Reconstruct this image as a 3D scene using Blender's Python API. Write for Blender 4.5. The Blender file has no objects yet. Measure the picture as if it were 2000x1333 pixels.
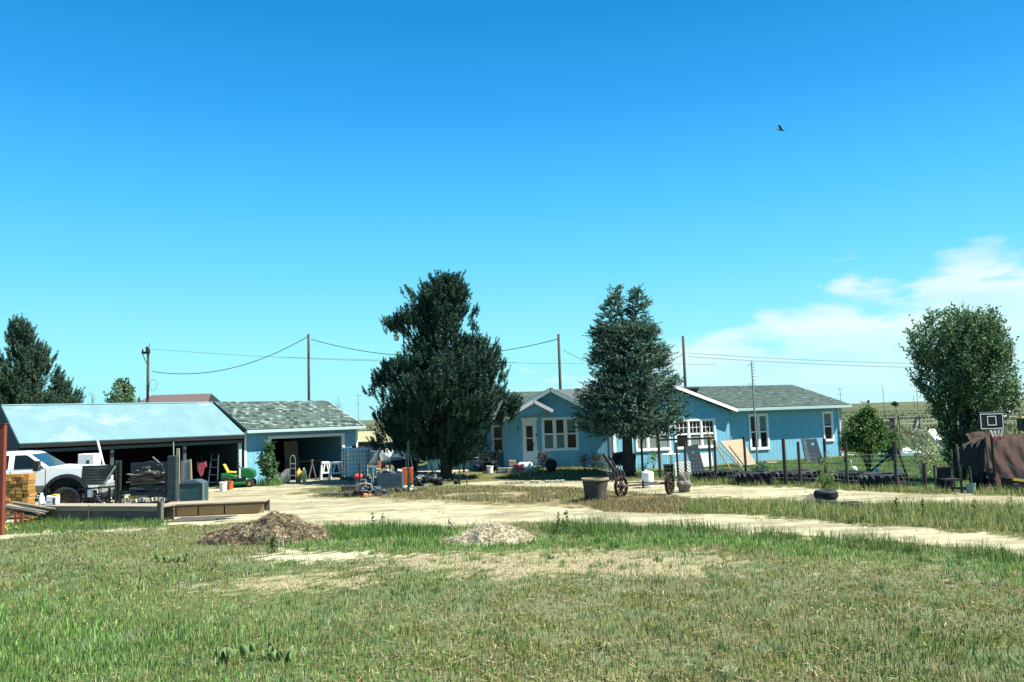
import bpy, math, random
import numpy as np
from mathutils import Vector, Matrix, Euler
random.seed(7); RNG = np.random.default_rng(7)
SC = bpy.context.scene; COL = SC.collection
# ------------------------------------------------------------------ camera
FPX = 1600.0; CAMH = 2.6; HC = 811.0; ROLL = math.radians(1.8); PITCH = math.atan((HC-666.5)/FPX)
cam = bpy.data.cameras.new('camera'); camo = bpy.data.objects.new('camera', cam); COL.objects.link(camo)
CM = Matrix.Rotation(math.pi/2+PITCH, 3, 'X') @ Matrix.Rotation(-ROLL, 3, 'Z')
camo.matrix_world = Matrix.Translation((0,0,CAMH)) @ CM.to_4x4()
cam.sensor_width = 36; cam.lens = FPX/2000*36; cam.clip_start = .1; cam.clip_end = 9000
SC.camera = camo
# ------------------------------------------------------------------ light
SUN_EL = math.radians(56); SUN_AZ = math.radians(100)      # azimuth measured from +Y towards +X
SC.view_settings.view_transform = 'Standard'; SC.view_settings.look = 'None'
SC.view_settings.exposure = 1.42; SC.view_settings.gamma = 1; SC.view_settings.use_curve_mapping = False
sl = bpy.data.lights.new('sun', 'SUN'); sl.energy = 5.0; sl.angle = math.radians(.5); sl.color = (1, .95, .84)
slo = bpy.data.objects.new('sun', sl); COL.objects.link(slo)
sd = Vector((math.sin(SUN_AZ)*math.cos(SUN_EL), math.cos(SUN_AZ)*math.cos(SUN_EL), math.sin(SUN_EL)))
slo.rotation_euler = sd.to_track_quat('Z', 'Y').to_euler(); slo.location = (20, 0, 40)
W = bpy.data.worlds.new('World'); SC.world = W; W.use_nodes = True
wn = W.node_tree.nodes; wl = W.node_tree.links
for n in list(wn): wn.remove(n)
def WN(t, **k):
    n = wn.new(t)
    for a, b in k.items(): setattr(n, a, b)
    return n
def wmath(op, a, b=None, c=None, clamp=False):
    n = WN('ShaderNodeMath', operation=op, use_clamp=clamp)
    for i, x in enumerate((a, b, c)):
        if x is None: continue
        if isinstance(x, (int, float)): n.inputs[i].default_value = x
        else: wl.new(x, n.inputs[i])
    return n.outputs[0]
sky = WN('ShaderNodeTexSky', sky_type='NISHITA', sun_disc=False)
sky.sun_elevation = SUN_EL; sky.sun_rotation = SUN_AZ; sky.altitude = 1500; sky.air_density = 1.0; sky.dust_density = .3; sky.ozone_density = 2.0
tc = WN('ShaderNodeTexCoord'); sep = WN('ShaderNodeSeparateXYZ'); wl.new(tc.outputs['Generated'], sep.inputs[0])
X_, Y_, Z_ = sep.outputs
el = wmath('MULTIPLY', wmath('ARCSINE', Z_), 57.2958)
az = wmath('ARCTAN2', X_, Y_)
# colour grade of the sky by elevation (the photo's own strongly saturated rendering of it)
gr = WN('ShaderNodeValToRGB'); e_ = gr.color_ramp.elements
wl.new(wmath('DIVIDE', wmath('MAXIMUM', el, 0.0), 45.0), gr.inputs[0])
SKYG = [(0, (.42, .98, 1.06)), (.10, (.36, 1.02, 1.12)), (.22, (.175, .80, 1.15)), (.32, (.085, .64, 1.14)), (.465, (.028, .42, 1.05)), (.60, (.006, .31, .80)), (1, (.004, .25, .66))]
for i, (p, c) in enumerate(SKYG):
    s = e_[i] if i < 2 else e_.new(p)
    s.position = p; s.color = (*c, 1)
mx = WN('ShaderNodeMix', data_type='RGBA', blend_type='MIX')
# the ramp is in display radiance; the Nishita sky modulates it
lum = WN('ShaderNodeRGBToBW'); wl.new(sky.outputs[0], lum.inputs[0])
mx.inputs[0].default_value = .9; wl.new(sky.outputs[0], mx.inputs[6])
sc_ = WN('ShaderNodeVectorMath', operation='SCALE'); wl.new(gr.outputs[0], sc_.inputs[0]); sc_.inputs[3].default_value = 7.25
wl.new(sc_.outputs[0], mx.inputs[7])
# clouds: a bank low over the horizon, highest to the right of the view
bound = wmath('ADD', wmath('MULTIPLY', wmath('COSINE', wmath('SUBTRACT', az, math.radians(72))), 17.6), -3.6)
cmb = WN('ShaderNodeCombineXYZ'); wl.new(wmath('MULTIPLY', az, 57.3*.16), cmb.inputs[0]); wl.new(wmath('MULTIPLY', el, .42), cmb.inputs[1])
nz = WN('ShaderNodeTexNoise', noise_dimensions='3D'); nz.inputs['Scale'].default_value = 1.0; nz.inputs['Detail'].default_value = 9; nz.inputs['Roughness'].default_value = .55; nz.inputs['Distortion'].default_value = .25
wl.new(cmb.outputs[0], nz.inputs['Vector'])
nz2 = WN('ShaderNodeTexNoise'); nz2.inputs['Scale'].default_value = .9; nz2.inputs['Detail'].default_value = 6; nz2.inputs['Roughness'].default_value = .5
cmb2 = WN('ShaderNodeCombineXYZ'); wl.new(wmath('MULTIPLY', az, 57.3*.10), cmb2.inputs[0]); wl.new(wmath('MULTIPLY', el, .55), cmb2.inputs[1]); cmb2.inputs[2].default_value = 4.4
wl.new(cmb2.outputs[0], nz2.inputs['Vector'])
b1 = wmath('ADD', wmath('SUBTRACT', bound, el), wmath('MULTIPLY', wmath('SUBTRACT', nz.outputs[0], .5), 15.0))
cl = WN('ShaderNodeMapRange', interpolation_type='SMOOTHSTEP'); cl.inputs[1].default_value = -.3; cl.inputs[2].default_value = 2.4; wl.new(b1, cl.inputs[0])
thin = WN('ShaderNodeMapRange'); thin.inputs[1].default_value = .3; thin.inputs[2].default_value = .68; thin.inputs[3].default_value = .40; thin.inputs[4].default_value = 1.0; wl.new(nz2.outputs[0], thin.inputs[0])
lowf = WN('ShaderNodeMapRange'); lowf.inputs[1].default_value = 0; lowf.inputs[2].default_value = 5; lowf.inputs[3].default_value = .48; lowf.inputs[4].default_value = 1; wl.new(el, lowf.inputs[0])
cf = wmath('MULTIPLY', wmath('MULTIPLY', cl.outputs[0], thin.outputs[0]), wmath('MULTIPLY', lowf.outputs[0], .92))
mc = WN('ShaderNodeMix', data_type='RGBA'); wl.new(cf, mc.inputs[0]); wl.new(mx.outputs[2], mc.inputs[6]); mc.inputs[7].default_value = (6.9, 7.75, 7.85, 1)
bg = WN('ShaderNodeBackground'); bg.inputs[1].default_value = .05; wl.new(mc.outputs[2], bg.inputs[0])
wo = WN('ShaderNodeOutputWorld'); wl.new(bg.outputs[0], wo.inputs[0])

# ------------------------------------------------------------------ placing by a reading of the photograph: ground contact points
def ray(px, py): return CM @ Vector(((px-1000)/FPX, -(py-666.5)/FPX, -1))
def G(px, py, z=0.0):
    d = ray(px, py); t = (z-CAMH)/d.z
    return Vector((d.x*t, d.y*t, z))
def at(px, py, Y):
    d = ray(px, py); t = Y/d.y
    return Vector((d.x*t, Y, CAMH+d.z*t))
def zof(px, py, P): return at(px, py, P.y).z

# ------------------------------------------------------------------ materials
MATS = {}
def mat(name, rgb, rough=.8, var=.25, scale=5, bump=.25, metal=0, attr=False, trans=0, stretch=(1,1,1), spec=.3, dirt=None, coat=0, wave=None, alpha=None):
    if name in MATS: return MATS[name]
    m = bpy.data.materials.new(name); m.use_nodes = True; nt = m.node_tree; N = nt.nodes; L = nt.links
    b = N['Principled BSDF']; b.inputs['Roughness'].default_value = rough; b.inputs['Metallic'].default_value = metal
    b.inputs['Specular IOR Level'].default_value = spec; b.inputs['Coat Weight'].default_value = coat
    t = N.new('ShaderNodeTexCoord'); mp = N.new('ShaderNodeMapping'); mp.inputs['Scale'].default_value = stretch
    L.new(t.outputs['Object'], mp.inputs[0])
    nz = N.new('ShaderNodeTexNoise'); nz.inputs['Scale'].default_value = scale; nz.inputs['Detail'].default_value = 8; nz.inputs['Roughness'].default_value = .65
    L.new(mp.outputs[0], nz.inputs['Vector'])
    r = N.new('ShaderNodeValToRGB'); L.new(nz.outputs[0], r.inputs[0])
    r.color_ramp.elements[0].position = .3; r.color_ramp.elements[1].position = .7
    lo = [max(0, c*(1-var)) for c in rgb]; hi = [min(1, c*(1+var)) for c in rgb]
    r.color_ramp.elements[0].color = (*lo, 1); r.color_ramp.elements[1].color = (*hi, 1)
    out = r.outputs[0]
    if dirt:
        n2 = N.new('ShaderNodeTexNoise'); n2.inputs['Scale'].default_value = dirt[1]; n2.inputs['Detail'].default_value = 10; n2.inputs['Roughness'].default_value = .7
        L.new(t.outputs['Object'], n2.inputs['Vector'])
        r2 = N.new('ShaderNodeMapRange'); r2.inputs[1].default_value = dirt[2]; r2.inputs[2].default_value = dirt[2]+.15; L.new(n2.outputs[0], r2.inputs[0])
        x = N.new('ShaderNodeMix'); x.data_type = 'RGBA'; L.new(r2.outputs[0], x.inputs[0]); L.new(out, x.inputs[6]); x.inputs[7].default_value = (*dirt[0], 1)
        out = x.outputs[2]
    if attr:
        a = N.new('ShaderNodeAttribute'); a.attribute_name = 'col'
        x = N.new('ShaderNodeMix'); x.data_type = 'RGBA'; x.blend_type = 'MULTIPLY'; x.inputs[0].default_value = 1
        L.new(out, x.inputs[6]); L.new(a.outputs[0], x.inputs[7]); out = x.outputs[2]
    L.new(out, b.inputs['Base Color'])
    hsrc = nz.outputs[0]; bd = .02
    if wave:
        w = N.new('ShaderNodeTexWave'); w.wave_type = 'BANDS'; w.bands_direction = wave[0]; w.wave_profile = 'SAW' if wave[2] == 'saw' else 'SIN'
        w.inputs['Scale'].default_value = wave[1]; L.new(t.outputs['Object'], w.inputs['Vector'])
        g = N.new('ShaderNodeMapRange'); g.inputs[1].default_value = .0; g.inputs[2].default_value = .12; L.new(w.outputs[1], g.inputs[0])
        ad = N.new('ShaderNodeMath'); ad.operation = 'MULTIPLY_ADD'; L.new(nz.outputs[0], ad.inputs[0]); ad.inputs[1].default_value = .25; L.new(g.outputs[0], ad.inputs[2])
        hsrc = ad.outputs[0]; bd = wave[3]
    if bump:
        bp = N.new('ShaderNodeBump'); bp.inputs['Strength'].default_value = bump; bp.inputs['Distance'].default_value = bd
        L.new(hsrc, bp.inputs['Height']); L.new(bp.outputs[0], b.inputs['Normal'])
    if trans:
        td = N.new('ShaderNodeBsdfTranslucent'); L.new(out, td.inputs[0]); ms = N.new('ShaderNodeMixShader'); ms.inputs[0].default_value = trans
        L.new(b.outputs[0], ms.inputs[1]); L.new(td.outputs[0], ms.inputs[2]); L.new(ms.outputs[0], N['Material Output'].inputs[0])
    MATS[name] = m; return m
BLUE = mat('blue_siding', (.165,.41,.54), .75, .10, 3, .5, wave=('X', 1.55, 'sin', .02), dirt=((.125,.33,.43),1.1,.58))
TRIM = mat('white_trim', (.80,.80,.78), .55, .06, 8, .08, dirt=((.66,.66,.62),2.5,.62))
GTRIM = mat('grey_trim', (.34,.46,.46), .6, .08, 8, .1)
GLASS = mat('window_glass', (.006,.012,.014), .06, .3, 2, 0, spec=.32)
CURT = mat('curtain', (.16,.20,.18), .9, .25, 9, .1, stretch=(6,6,.3))
SHING = mat('shingle', (.080,.118,.104), .95, .35, 7, .5, attr=True)
ROOFB = mat('roof_underlay', (.07,.085,.08), .95, .2, 9, .3)
METROOF = mat('painted_metal_roof', (.125,.225,.245), .6, .10, 1.6, .1, stretch=(1,.35,1), dirt=((.26,.33,.33),.42,.54), spec=.2)
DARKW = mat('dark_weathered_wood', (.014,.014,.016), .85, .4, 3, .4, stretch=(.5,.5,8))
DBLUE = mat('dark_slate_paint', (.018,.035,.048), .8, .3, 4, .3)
WOOD = mat('weathered_wood', (.20,.175,.14), .85, .3, 6, .5, stretch=(.3,4,4), attr=True)
NWOOD = mat('new_lumber', (.34,.185,.055), .75, .18, 6, .3, stretch=(.5,4,4), attr=True)
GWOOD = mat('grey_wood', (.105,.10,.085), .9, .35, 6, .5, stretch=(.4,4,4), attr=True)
OSB = mat('osb_board', (.34,.21,.10), .85, .35, 40, .4)
POLEW = mat('pole_wood', (.048,.038,.032), .85, .35, 8, .4, stretch=(4,4,.3))
BARK = mat('bark', (.04,.034,.03), .95, .45, 10, 1, stretch=(3,3,.6))
BLACK = mat('black_plastic', (.012,.014,.018), .5, .3, 8, .1)
IRON = mat('dark_iron', (.03,.032,.035), .6, .4, 12, .3, metal=.3)
RUST = mat('rusty_iron', (.045,.028,.024), .8, .4, 14, .4, metal=.2)
RED = mat('red_brown_paint', (.17,.04,.025), .75, .25, 6, .3, stretch=(3,3,.5))
STEEL = mat('galvanised_steel', (.24,.27,.27), .55, .2, 9, .15, metal=.25)
RUB = mat('tyre_rubber', (.020,.022,.026), .75, .35, 9, .3, dirt=((.07,.065,.055),5,.6))
WPL = mat('white_plastic', (.78,.79,.76), .45, .06, 6, .05, dirt=((.6,.58,.5),5,.66))
WPAINT = mat('white_car_paint', (.62,.68,.70), .25, .02, 2, 0, coat=.4, dirt=((.70,.69,.64),4,.64))
YEL = mat('yellow_plastic', (.55,.38,.06), .5, .12, 8, .1)
ORG = mat('orange_plastic', (.42,.11,.035), .5, .15, 8, .1)
GRN = mat('green_machine_paint', (.012,.11,.03), .4, .15, 8, .05)
REDP = mat('red_plastic', (.55,.06,.05), .5, .15, 8, .05)
PINK = mat('faded_red_cloth', (.35,.07,.10), .9, .25, 8, .3)
TEAL = mat('teal_paint', (.022,.075,.09), .6, .3, 5, .2, dirt=((.07,.08,.07),4,.6))
STONE = mat('pale_stone', (.33,.31,.25), .9, .25, 10, .5)
CONC = mat('concrete', (.17,.18,.17), .9, .25, 9, .4)
SLATE = mat('slate_grey_board', (.045,.07,.085), .6, .2, 5, .1)
TARP = mat('brown_tarp', (.040,.024,.020), .8, .35, 6, .8, spec=.12)
NAVY = mat('black_fabric', (.010,.011,.018), .7, .3, 5, .3)
STRAW = mat('straw', (.42,.33,.17), .95, .3, 8, .3, attr=True)
LEAF = mat('leaf', (.85,.85,.85), .6, .15, 2, 0, attr=True, trans=.35, spec=.2)
NEEDLE = mat('needle', (.9,.9,.9), .55, .12, 2, 0, attr=True, trans=.12, spec=.3)
GRASS = mat('grass_blade', (.92,.92,.92), .7, .12, 1, 0, attr=True, trans=.4, spec=.1)
PLY = mat('plywood', (.36,.29,.19), .8, .15, 7, .2, stretch=(1,6,1))
REDROOF = mat('brown_red_roof', (.105,.075,.07), .7, .1, 2, .1)
# ------------------------------------------------------------------ objects
def tag(o, label=None, cat=None, group=None, kind=None):
    if label: o['label'] = label
    if cat: o['category'] = cat
    if group: o['group'] = group
    if kind: o['kind'] = kind
    return o
def thing(name, label, cat, loc=(0,0,0), rz=0, group=None, kind=None):
    o = bpy.data.objects.new(name, None); o.empty_display_size = .2; COL.objects.link(o)
    o.location = loc; o.rotation_euler = (0, 0, rz)
    return tag(o, label, cat, group, kind)
def dup(o, loc=None, rz=None, label=None, parent=None, scale=None):
    c = o.copy(); COL.objects.link(c)
    if parent is not None: c.parent = parent
    if loc is not None: c.location = loc
    if rz is not None: c.rotation_euler = (0, 0, rz)
    if scale is not None: c.scale = scale
    if label: c['label'] = label
    for ch in list(o.children): dup(ch, parent=c)
    return c
class MB:
    def __init__(s): s.v = []; s.f = []; s.c = []
    def face(s, *p, c=(1,1,1)):
        n = len(s.v); s.v += [tuple(x) for x in p]; s.f.append(tuple(range(n, n+len(p)))); s.c.append(c); return s
    def mesh(s, V, F, c=(1,1,1)):
        n = len(s.v); s.v += [tuple(x) for x in V]; s.f += [tuple(i+n for i in f) for f in F]; s.c += [c]*len(F); return s
    def hexa(s, P, c=(1,1,1)):   # P: 4 bottom then 4 top
        return s.mesh(P, [(3,2,1,0),(4,5,6,7),(0,1,5,4),(1,2,6,5),(2,3,7,6),(3,0,4,7)], c)
    def box(s, x0, x1, y0, y1, z0, z1, c=(1,1,1)):
        return s.hexa([(x0,y0,z0),(x1,y0,z0),(x1,y1,z0),(x0,y1,z0),(x0,y0,z1),(x1,y0,z1),(x1,y1,z1),(x0,y1,z1)], c)
    def cbox(s, c0, size, rot=(0,0,0), c=(1,1,1)):
        R = Euler(rot).to_matrix(); h = Vector(size)/2; c0 = Vector(c0)
        return s.hexa([c0 + R @ Vector((a*h.x, b*h.y, d*h.z)) for d in (-1,1) for a, b in ((-1,-1),(1,-1),(1,1),(-1,1))], c)
    def beam(s, p, q, w, h=None, up=(0,0,1), c=(1,1,1)):
        p = Vector(p); q = Vector(q); h = h or w; d = (q-p).normalized(); u = Vector(up)
        if abs(d.dot(u)) > .98: u = Vector((0,1,0))
        a = d.cross(u).normalized(); b = a.cross(d)
        o = [a*x*w/2 + b*y*h/2 for x, y in ((-1,-1),(1,-1),(1,1),(-1,1))]
        return s.hexa([p+x for x in o]+[q+x for x in o], c)
    def tube(s, p, q, r, r2=None, n=8, c=(1,1,1), cap=True):
        p = Vector(p); q = Vector(q); r2 = r if r2 is None else r2; d = (q-p)
        if d.length < 1e-6: return s
        d.normalize(); u = Vector((0,0,1)) if abs(d.z) < .9 else Vector((1,0,0)); a = d.cross(u).normalized(); b = a.cross(d)
        V = [p+(a*math.cos(t)+b*math.sin(t))*r for t in [i*2*math.pi/n for i in range(n)]] + [q+(a*math.cos(t)+b*math.sin(t))*r2 for t in [i*2*math.pi/n for i in range(n)]]
        F = [(i, (i+1)%n, n+(i+1)%n, n+i) for i in range(n)]
        if cap: F += [tuple(range(n-1,-1,-1)), tuple(range(n, 2*n))]
        return s.mesh(V, F, c)
    def path(s, pts, r, n=6, r2=None, c=(1,1,1)):
        k = len(pts)-1
        for i in range(k):
            ra = r if r2 is None else r+(r2-r)*i/k; rb = r if r2 is None else r+(r2-r)*(i+1)/k
            s.tube(pts[i], pts[i+1], ra, rb, n, c)
        return s
    def prism(s, poly, y0, y1, c=(1,1,1)):   # polygon in x,z (counter-clockwise seen from -y) extruded along y
        n = len(poly); V = [(x,y0,z) for x,z in poly]+[(x,y1,z) for x,z in poly]
        return s.mesh(V, [tuple(range(n)), tuple(range(2*n-1,n-1,-1))]+[(i, n+i, n+(i+1)%n, (i+1)%n) for i in range(n)], c)
    def lathe(s, prof, n=16, o=(0,0,0), axis='z', wob=0, c=(1,1,1)):
        V = []; o = Vector(o)
        for r, z in prof:
            for i in range(n):
                t = i*2*math.pi/n; rr = r*(1+wob*math.sin(3*t+z*2)+wob*.6*math.sin(5*t+1))
                a, b = rr*math.cos(t), rr*math.sin(t)
                V.append(o+Vector((a,b,z) if axis == 'z' else (a,z,b) if axis == 'y' else (z,a,b)))
        F = []
        for k in range(len(prof)-1):
            for i in range(n):
                j = (i+1)%n; F.append((k*n+i, k*n+j, (k+1)*n+j, (k+1)*n+i))
        return s.mesh(V, F, c)
    def blob(s, o, R, amp=.15, nu=14, nv=9, seed=0, c=(1,1,1), flat=False):
        rg = random.Random(seed); ph = [rg.uniform(0,6.28) for _ in range(8)]; V = []; o = Vector(o)
        for k in range(nv+1):
            v = math.pi*k/nv
            for i in range(nu):
                u = 2*math.pi*i/nu
                d = Vector((math.sin(v)*math.cos(u), math.sin(v)*math.sin(u), math.cos(v)))
                q = 1+amp*(math.sin(2.3*d.x*2+ph[0])+math.sin(2.7*d.y*2+ph[1])+math.sin(3.1*d.z*2+ph[2])+math.sin(6*d.x+5*d.y+ph[3])*.6)*.5
                z = d.z*R[2]*q
                if flat: z = max(z, -R[2]*.1)
                V.append(o+Vector((d.x*R[0]*q, d.y*R[1]*q, z)))
        F = [(k*nu+i, (k+1)*nu+i, (k+1)*nu+(i+1)%nu, k*nu+(i+1)%nu) for k in range(nv) for i in range(nu)]
        return s.mesh(V, F, c)
    def build(s, name, m, parent=None, smooth=False, loc=None, kind=None, bevel=0):
        me = bpy.data.meshes.new(name); me.from_pydata(s.v, [], s.f)
        a = me.attributes.new('col', 'FLOAT_COLOR', 'FACE')
        a.data.foreach_set('color', np.array([(*c, 1) for c in s.c], dtype=np.float32).ravel())
        me.materials.append(m)
        if smooth: me.polygons.foreach_set('use_smooth', [True]*len(me.polygons))
        o = bpy.data.objects.new(name, me); COL.objects.link(o)
        if parent is not None: o.parent = parent
        if loc is not None: o.location = loc
        if bevel:
            b = o.modifiers.new('bevel', 'BEVEL'); b.width = bevel; b.segments = 2; b.limit_method = 'ANGLE'
        if kind: o['kind'] = kind
        return o
def tri_mesh(name, V, F, C, m, parent=None, kind=None):
    me = bpy.data.meshes.new(name); nv = len(V); nf = len(F); k = F.shape[1]
    me.vertices.add(nv); me.vertices.foreach_set('co', V.astype(np.float32).ravel())
    me.loops.add(nf*k); me.loops.foreach_set('vertex_index', F.astype(np.int32).ravel())
    me.polygons.add(nf); me.polygons.foreach_set('loop_start', np.arange(0, nf*k, k, dtype=np.int32))
    me.update(calc_edges=True)
    a = me.attributes.new('col', 'FLOAT_COLOR', 'FACE'); CC = np.ones((nf,4), np.float32); CC[:,:3] = C; a.data.foreach_set('color', CC.ravel())
    me.materials.append(m)
    o = bpy.data.objects.new(name, me); COL.objects.link(o)
    if parent is not None: o.parent = parent
    if kind: o['kind'] = kind
    return o
def shade(a=.75, b=1.2):
    k = random.uniform(a, b); return (k, k*random.uniform(.95,1.03), k*random.uniform(.9,1.05))
# value noise (numpy)
_T = RNG.random((256,256))
def vnoise(x, y):
    xi = np.floor(x).astype(int); yi = np.floor(y).astype(int); fx = x-xi; fy = y-yi; fx = fx*fx*(3-2*fx); fy = fy*fy*(3-2*fy)
    g = lambda a, b: _T[a & 255, b & 255]
    return (g(xi,yi)*(1-fx)+g(xi+1,yi)*fx)*(1-fy)+(g(xi,yi+1)*(1-fx)+g(xi+1,yi+1)*fx)*fy
def fbm(x, y, o=4):
    s = 0; a = .5; t = 0
    for i in range(o): s = s+a*vnoise(x*2**i+17*i, y*2**i+31*i); t += a; a *= .5
    return s/t
# ------------------------------------------------------------------ ground zones, in metres on the ground
def poly(pts): return np.array([(G(*p).x, G(*p).y) for p in pts])
def inside(P, X, Y):
    r = np.zeros(X.shape, bool); n = len(P); j = n-1
    for i in range(n):
        xi, yi = P[i]; xj, yj = P[j]
        r ^= ((yi > Y) != (yj > Y)) & (X < (xj-xi)*(Y-yi)/(yj-yi+1e-12)+xi); j = i
    return r
DIRT = [poly([(-300,1075),(0,1052),(60,1046),(330,1032),(420,1020),(560,1020),(640,1032),(760,1034),(860,1030),(900,1024),(1100,1020),(1230,1026),(1330,1030),(1480,1040),(1600,1050),(1760,1062),(1900,1076),(2000,1086),(2300,1110),
              (2300,1062),(2000,1050),(1850,1040),(1700,1028),(1600,1020),(1480,1012),(1360,1003),(1250,998),(1100,992),(900,985),(760,975),(640,968),(560,965),(600,955),(730,945),(850,945),(930,932),(980,922),(1000,915),(930,912),(800,920),(690,905),(560,910),(440,920),(300,930),(0,960),(-300,1000)]),
        poly([(860,946),(1100,952),(1200,958),(1345,972),(1480,974),(1640,980),(1800,984),(2000,990),(2300,1000),(2300,972),(2000,966),(1850,962),(1700,960),(1600,954),(1480,950),(1370,948),(1300,940),(1180,938),(1100,940),(960,941)])]
BARE = [poly([(465,1092),(500,1083),(560,1079),(640,1078),(740,1082),(860,1084),(700,1090),(640,1096),(560,1098)]),
        poly([(1700,1102),(1800,1108),(1900,1118),(1960,1130),(1850,1128),(1740,1112)])]
DRY = [poly([(720,1090),(860,1082),(1040,1076),(1260,1082),(1420,1095),(1440,1118),(1300,1124),(1100,1122),(900,1122),(760,1112)]),
       poly([(480,1128),(560,1122),(660,1128),(670,1142),(590,1150),(500,1144)]),
       poly([(420,948+30),(620,975),(700,960),(900,952),(1100,955),(1330,972),(1340,1000),(1200,996),(900,984),(700,974)])]
LUSH = [poly([(560,1072),(620,1040),(720,1034),(860,1036),(890,1060),(1040,1060),(1090,1030),(1200,1030),(1330,1036),(1480,1048),(1650,1062),(1850,1085),(2000,1100),(2200,1120),(2200,1160),(2000,1136),(1850,1112),(1650,1088),(1480,1078),(1200,1072),(900,1076),(700,1078)]),
        poly([(0,1030),(60,1022),(330,1016),(300,1028),(100,1042),(0,1046)]),
        poly([(-400,1180),(60,1160),(330,1200),(520,1280),(520,1420),(-400,1420)])]
LAWN = poly([(1215,922),(1340,916),(1420,907),(1640,893),(1700,860),(2100,850),(2400,860),(2400,950),(1760,952),(1350,940),(1240,926)])
def zones(X, Y, soft=.28):
    wx = X+(fbm(X*1.1, Y*1.1)-.5)*1.9+(fbm(X*5, Y*5)-.5)*1.1; wy = Y+(fbm(X*.9+50, Y*1.1+9)-.5)*1.3+(fbm(X*5+9, Y*5)-.5)*1.0
    jx = RNG.normal(size=X.shape)*soft*1.6; jy = RNG.normal(size=X.shape)*soft
    d = np.zeros(X.shape, bool); b = d.copy(); r = d.copy(); l = d.copy()
    for p in DIRT: d |= inside(p, wx, wy)
    for i, p in enumerate(BARE):
        if i == 0: b |= inside(p, wx+jx*.4, wy+jy*.5)
        else: r |= inside(p, wx+jx*2, wy+jy*2)
    for p in DRY: r |= inside(p, wx+jx, wy+jy)
    for i, p in enumerate(LUSH): q_ = 4 if i == 2 else 1; l |= inside(p, wx+jx*q_, wy+jy*q_)
    lw = inside(LAWN, wx, wy)
    return d, b, r, l, lw
def ground_z(X, Y):
    X = np.asarray(X, float); Y = np.asarray(Y, float)
    ss = lambda t: np.clip(t,0,1)**2*(3-2*np.clip(t,0,1))
    bump = .21*ss((Y-34.2)/1.7)*ss((X+5.2)/.8)*ss((4.2-X)/.9)*(Y < 60)
    far = np.clip((np.hypot(X, Y)-90)/300, 0, 1)
    return bump + (fbm(X*.5, Y*.5)-.5)*.03*(1-far) + far*((fbm(X*.006+3, Y*.006)-.5)*5 - .8) + np.clip((Y-500)/900,0,1)*(fbm(X*.0016+9, Y*.0016)-.45)*26*np.clip((np.abs(X+60)-0)/1500,.15,1)
# terrain sheet
def axis(lo, hi, step, far, k=1.12):
    a = list(np.arange(lo, hi, step)); s = step
    while a[-1] < far: s *= k; a.append(a[-1]+s)
    s = step; b = []
    c = lo
    while c > -far: s *= k; c -= s; b.append(c)
    return np.array(b[::-1]+a)
gx = axis(-24, 24, .14, 4000); gy = axis(5, 46, .14, 4000)
XX, YY = np.meshgrid(gx, gy); ZZ = ground_z(XX, YY)
nx, ny = len(gx), len(gy)
V = np.stack([XX.ravel(), YY.ravel(), ZZ.ravel()], 1)
idx = np.arange(nx*ny).reshape(ny, nx)
F = np.stack([idx[:-1,:-1].ravel(), idx[:-1,1:].ravel(), idx[1:,1:].ravel(), idx[1:,:-1].ravel()], 1)
d, b, r, l, lw = zones(XX, YY)
n1 = fbm(XX*.35, YY*.35); n2 = fbm(XX*2.5+8, YY*2.5, 5); nf = fbm(XX*.02, YY*.03, 5)
C = np.zeros((ny, nx, 3))
C[:] = (.10,.105,.045); C += ((n2-.5)*.12)[...,None]
gm = np.clip((n1-.42)*5, 0, 1)[...,None]; C = C*(1-gm*.55)+np.array((.10,.12,.045))*gm*.55
C[l] = (.08,.105,.035); C[r] = (.26,.23,.14); C[lw] = (.055,.09,.03); C[b] = (.40,.375,.25)
C[d] = (.35,.33,.215)
rut = d & (fbm(XX*.35+3, (YY-.12*XX)*2.2, 3) > .52); C[rut] = (.255,.232,.15)
rough_d = d & (n2 > .56); C[rough_d] *= .82
tr = d & (n1 > .6); C[tr] *= np.array((.9,.88,.84))
wt = d & (np.abs(((YY-23.3-.10*XX) % 100)) < .28) & (n2 > .42); C[wt] *= .80
wt = d & (np.abs(((YY-21.7-.10*XX) % 100)) < .25) & (n2 > .42); C[wt] *= .80
isl = r & (YY > 20); C[isl] = (.19,.16,.085); C[isl & (n2 > .55)] = (.25,.21,.12); C[isl & (n2 < .42)] = (.10,.09,.045)
farm = YY > 47
Cf = np.array((.065,.080,.040))*(1-nf[...,None]) + np.array((.115,.128,.062))*nf[...,None]
Cf = np.where((fbm(XX*.15, YY*.05, 4) > .55)[...,None], Cf*.72, Cf)
m_ = (farm & ~lw)[...,None]; C = np.where(m_, Cf, C)
# a pale farm track crossing the field behind
trk = (np.abs(YY-(84+.12*XX+2*np.sin(XX*.05))) < 1.6) & (XX > 5); C[trk] = (.26,.25,.18)
C = np.clip(C, .01, 1)
gmat = mat('earth', (1,1,1), .95, .16, 9, .7, attr=False)
nt = gmat.node_tree
a = nt.nodes.new('ShaderNodeAttribute'); a.attribute_name = 'gcol'
x = nt.nodes.new('ShaderNodeMix'); x.data_type = 'RGBA'; x.blend_type = 'MULTIPLY'; x.inputs[0].default_value = 1
bs = nt.nodes['Principled BSDF']; src = bs.inputs['Base Color'].links[0].from_socket
nt.links.new(src, x.inputs[6]); nt.links.new(a.outputs[0], x.inputs[7]); nt.links.new(x.outputs[2], bs.inputs['Base Color'])
bs.inputs['Specular IOR Level'].default_value = .1
ground = tri_mesh('ground', V, F, np.ones((len(F),3)), gmat, kind='structure')
at_ = ground.data.attributes.new('gcol', 'FLOAT_COLOR', 'POINT'); CC = np.ones((nx*ny,4), np.float32); CC[:,:3] = C.reshape(-1,3); at_.data.foreach_set('color', CC.ravel())
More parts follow.
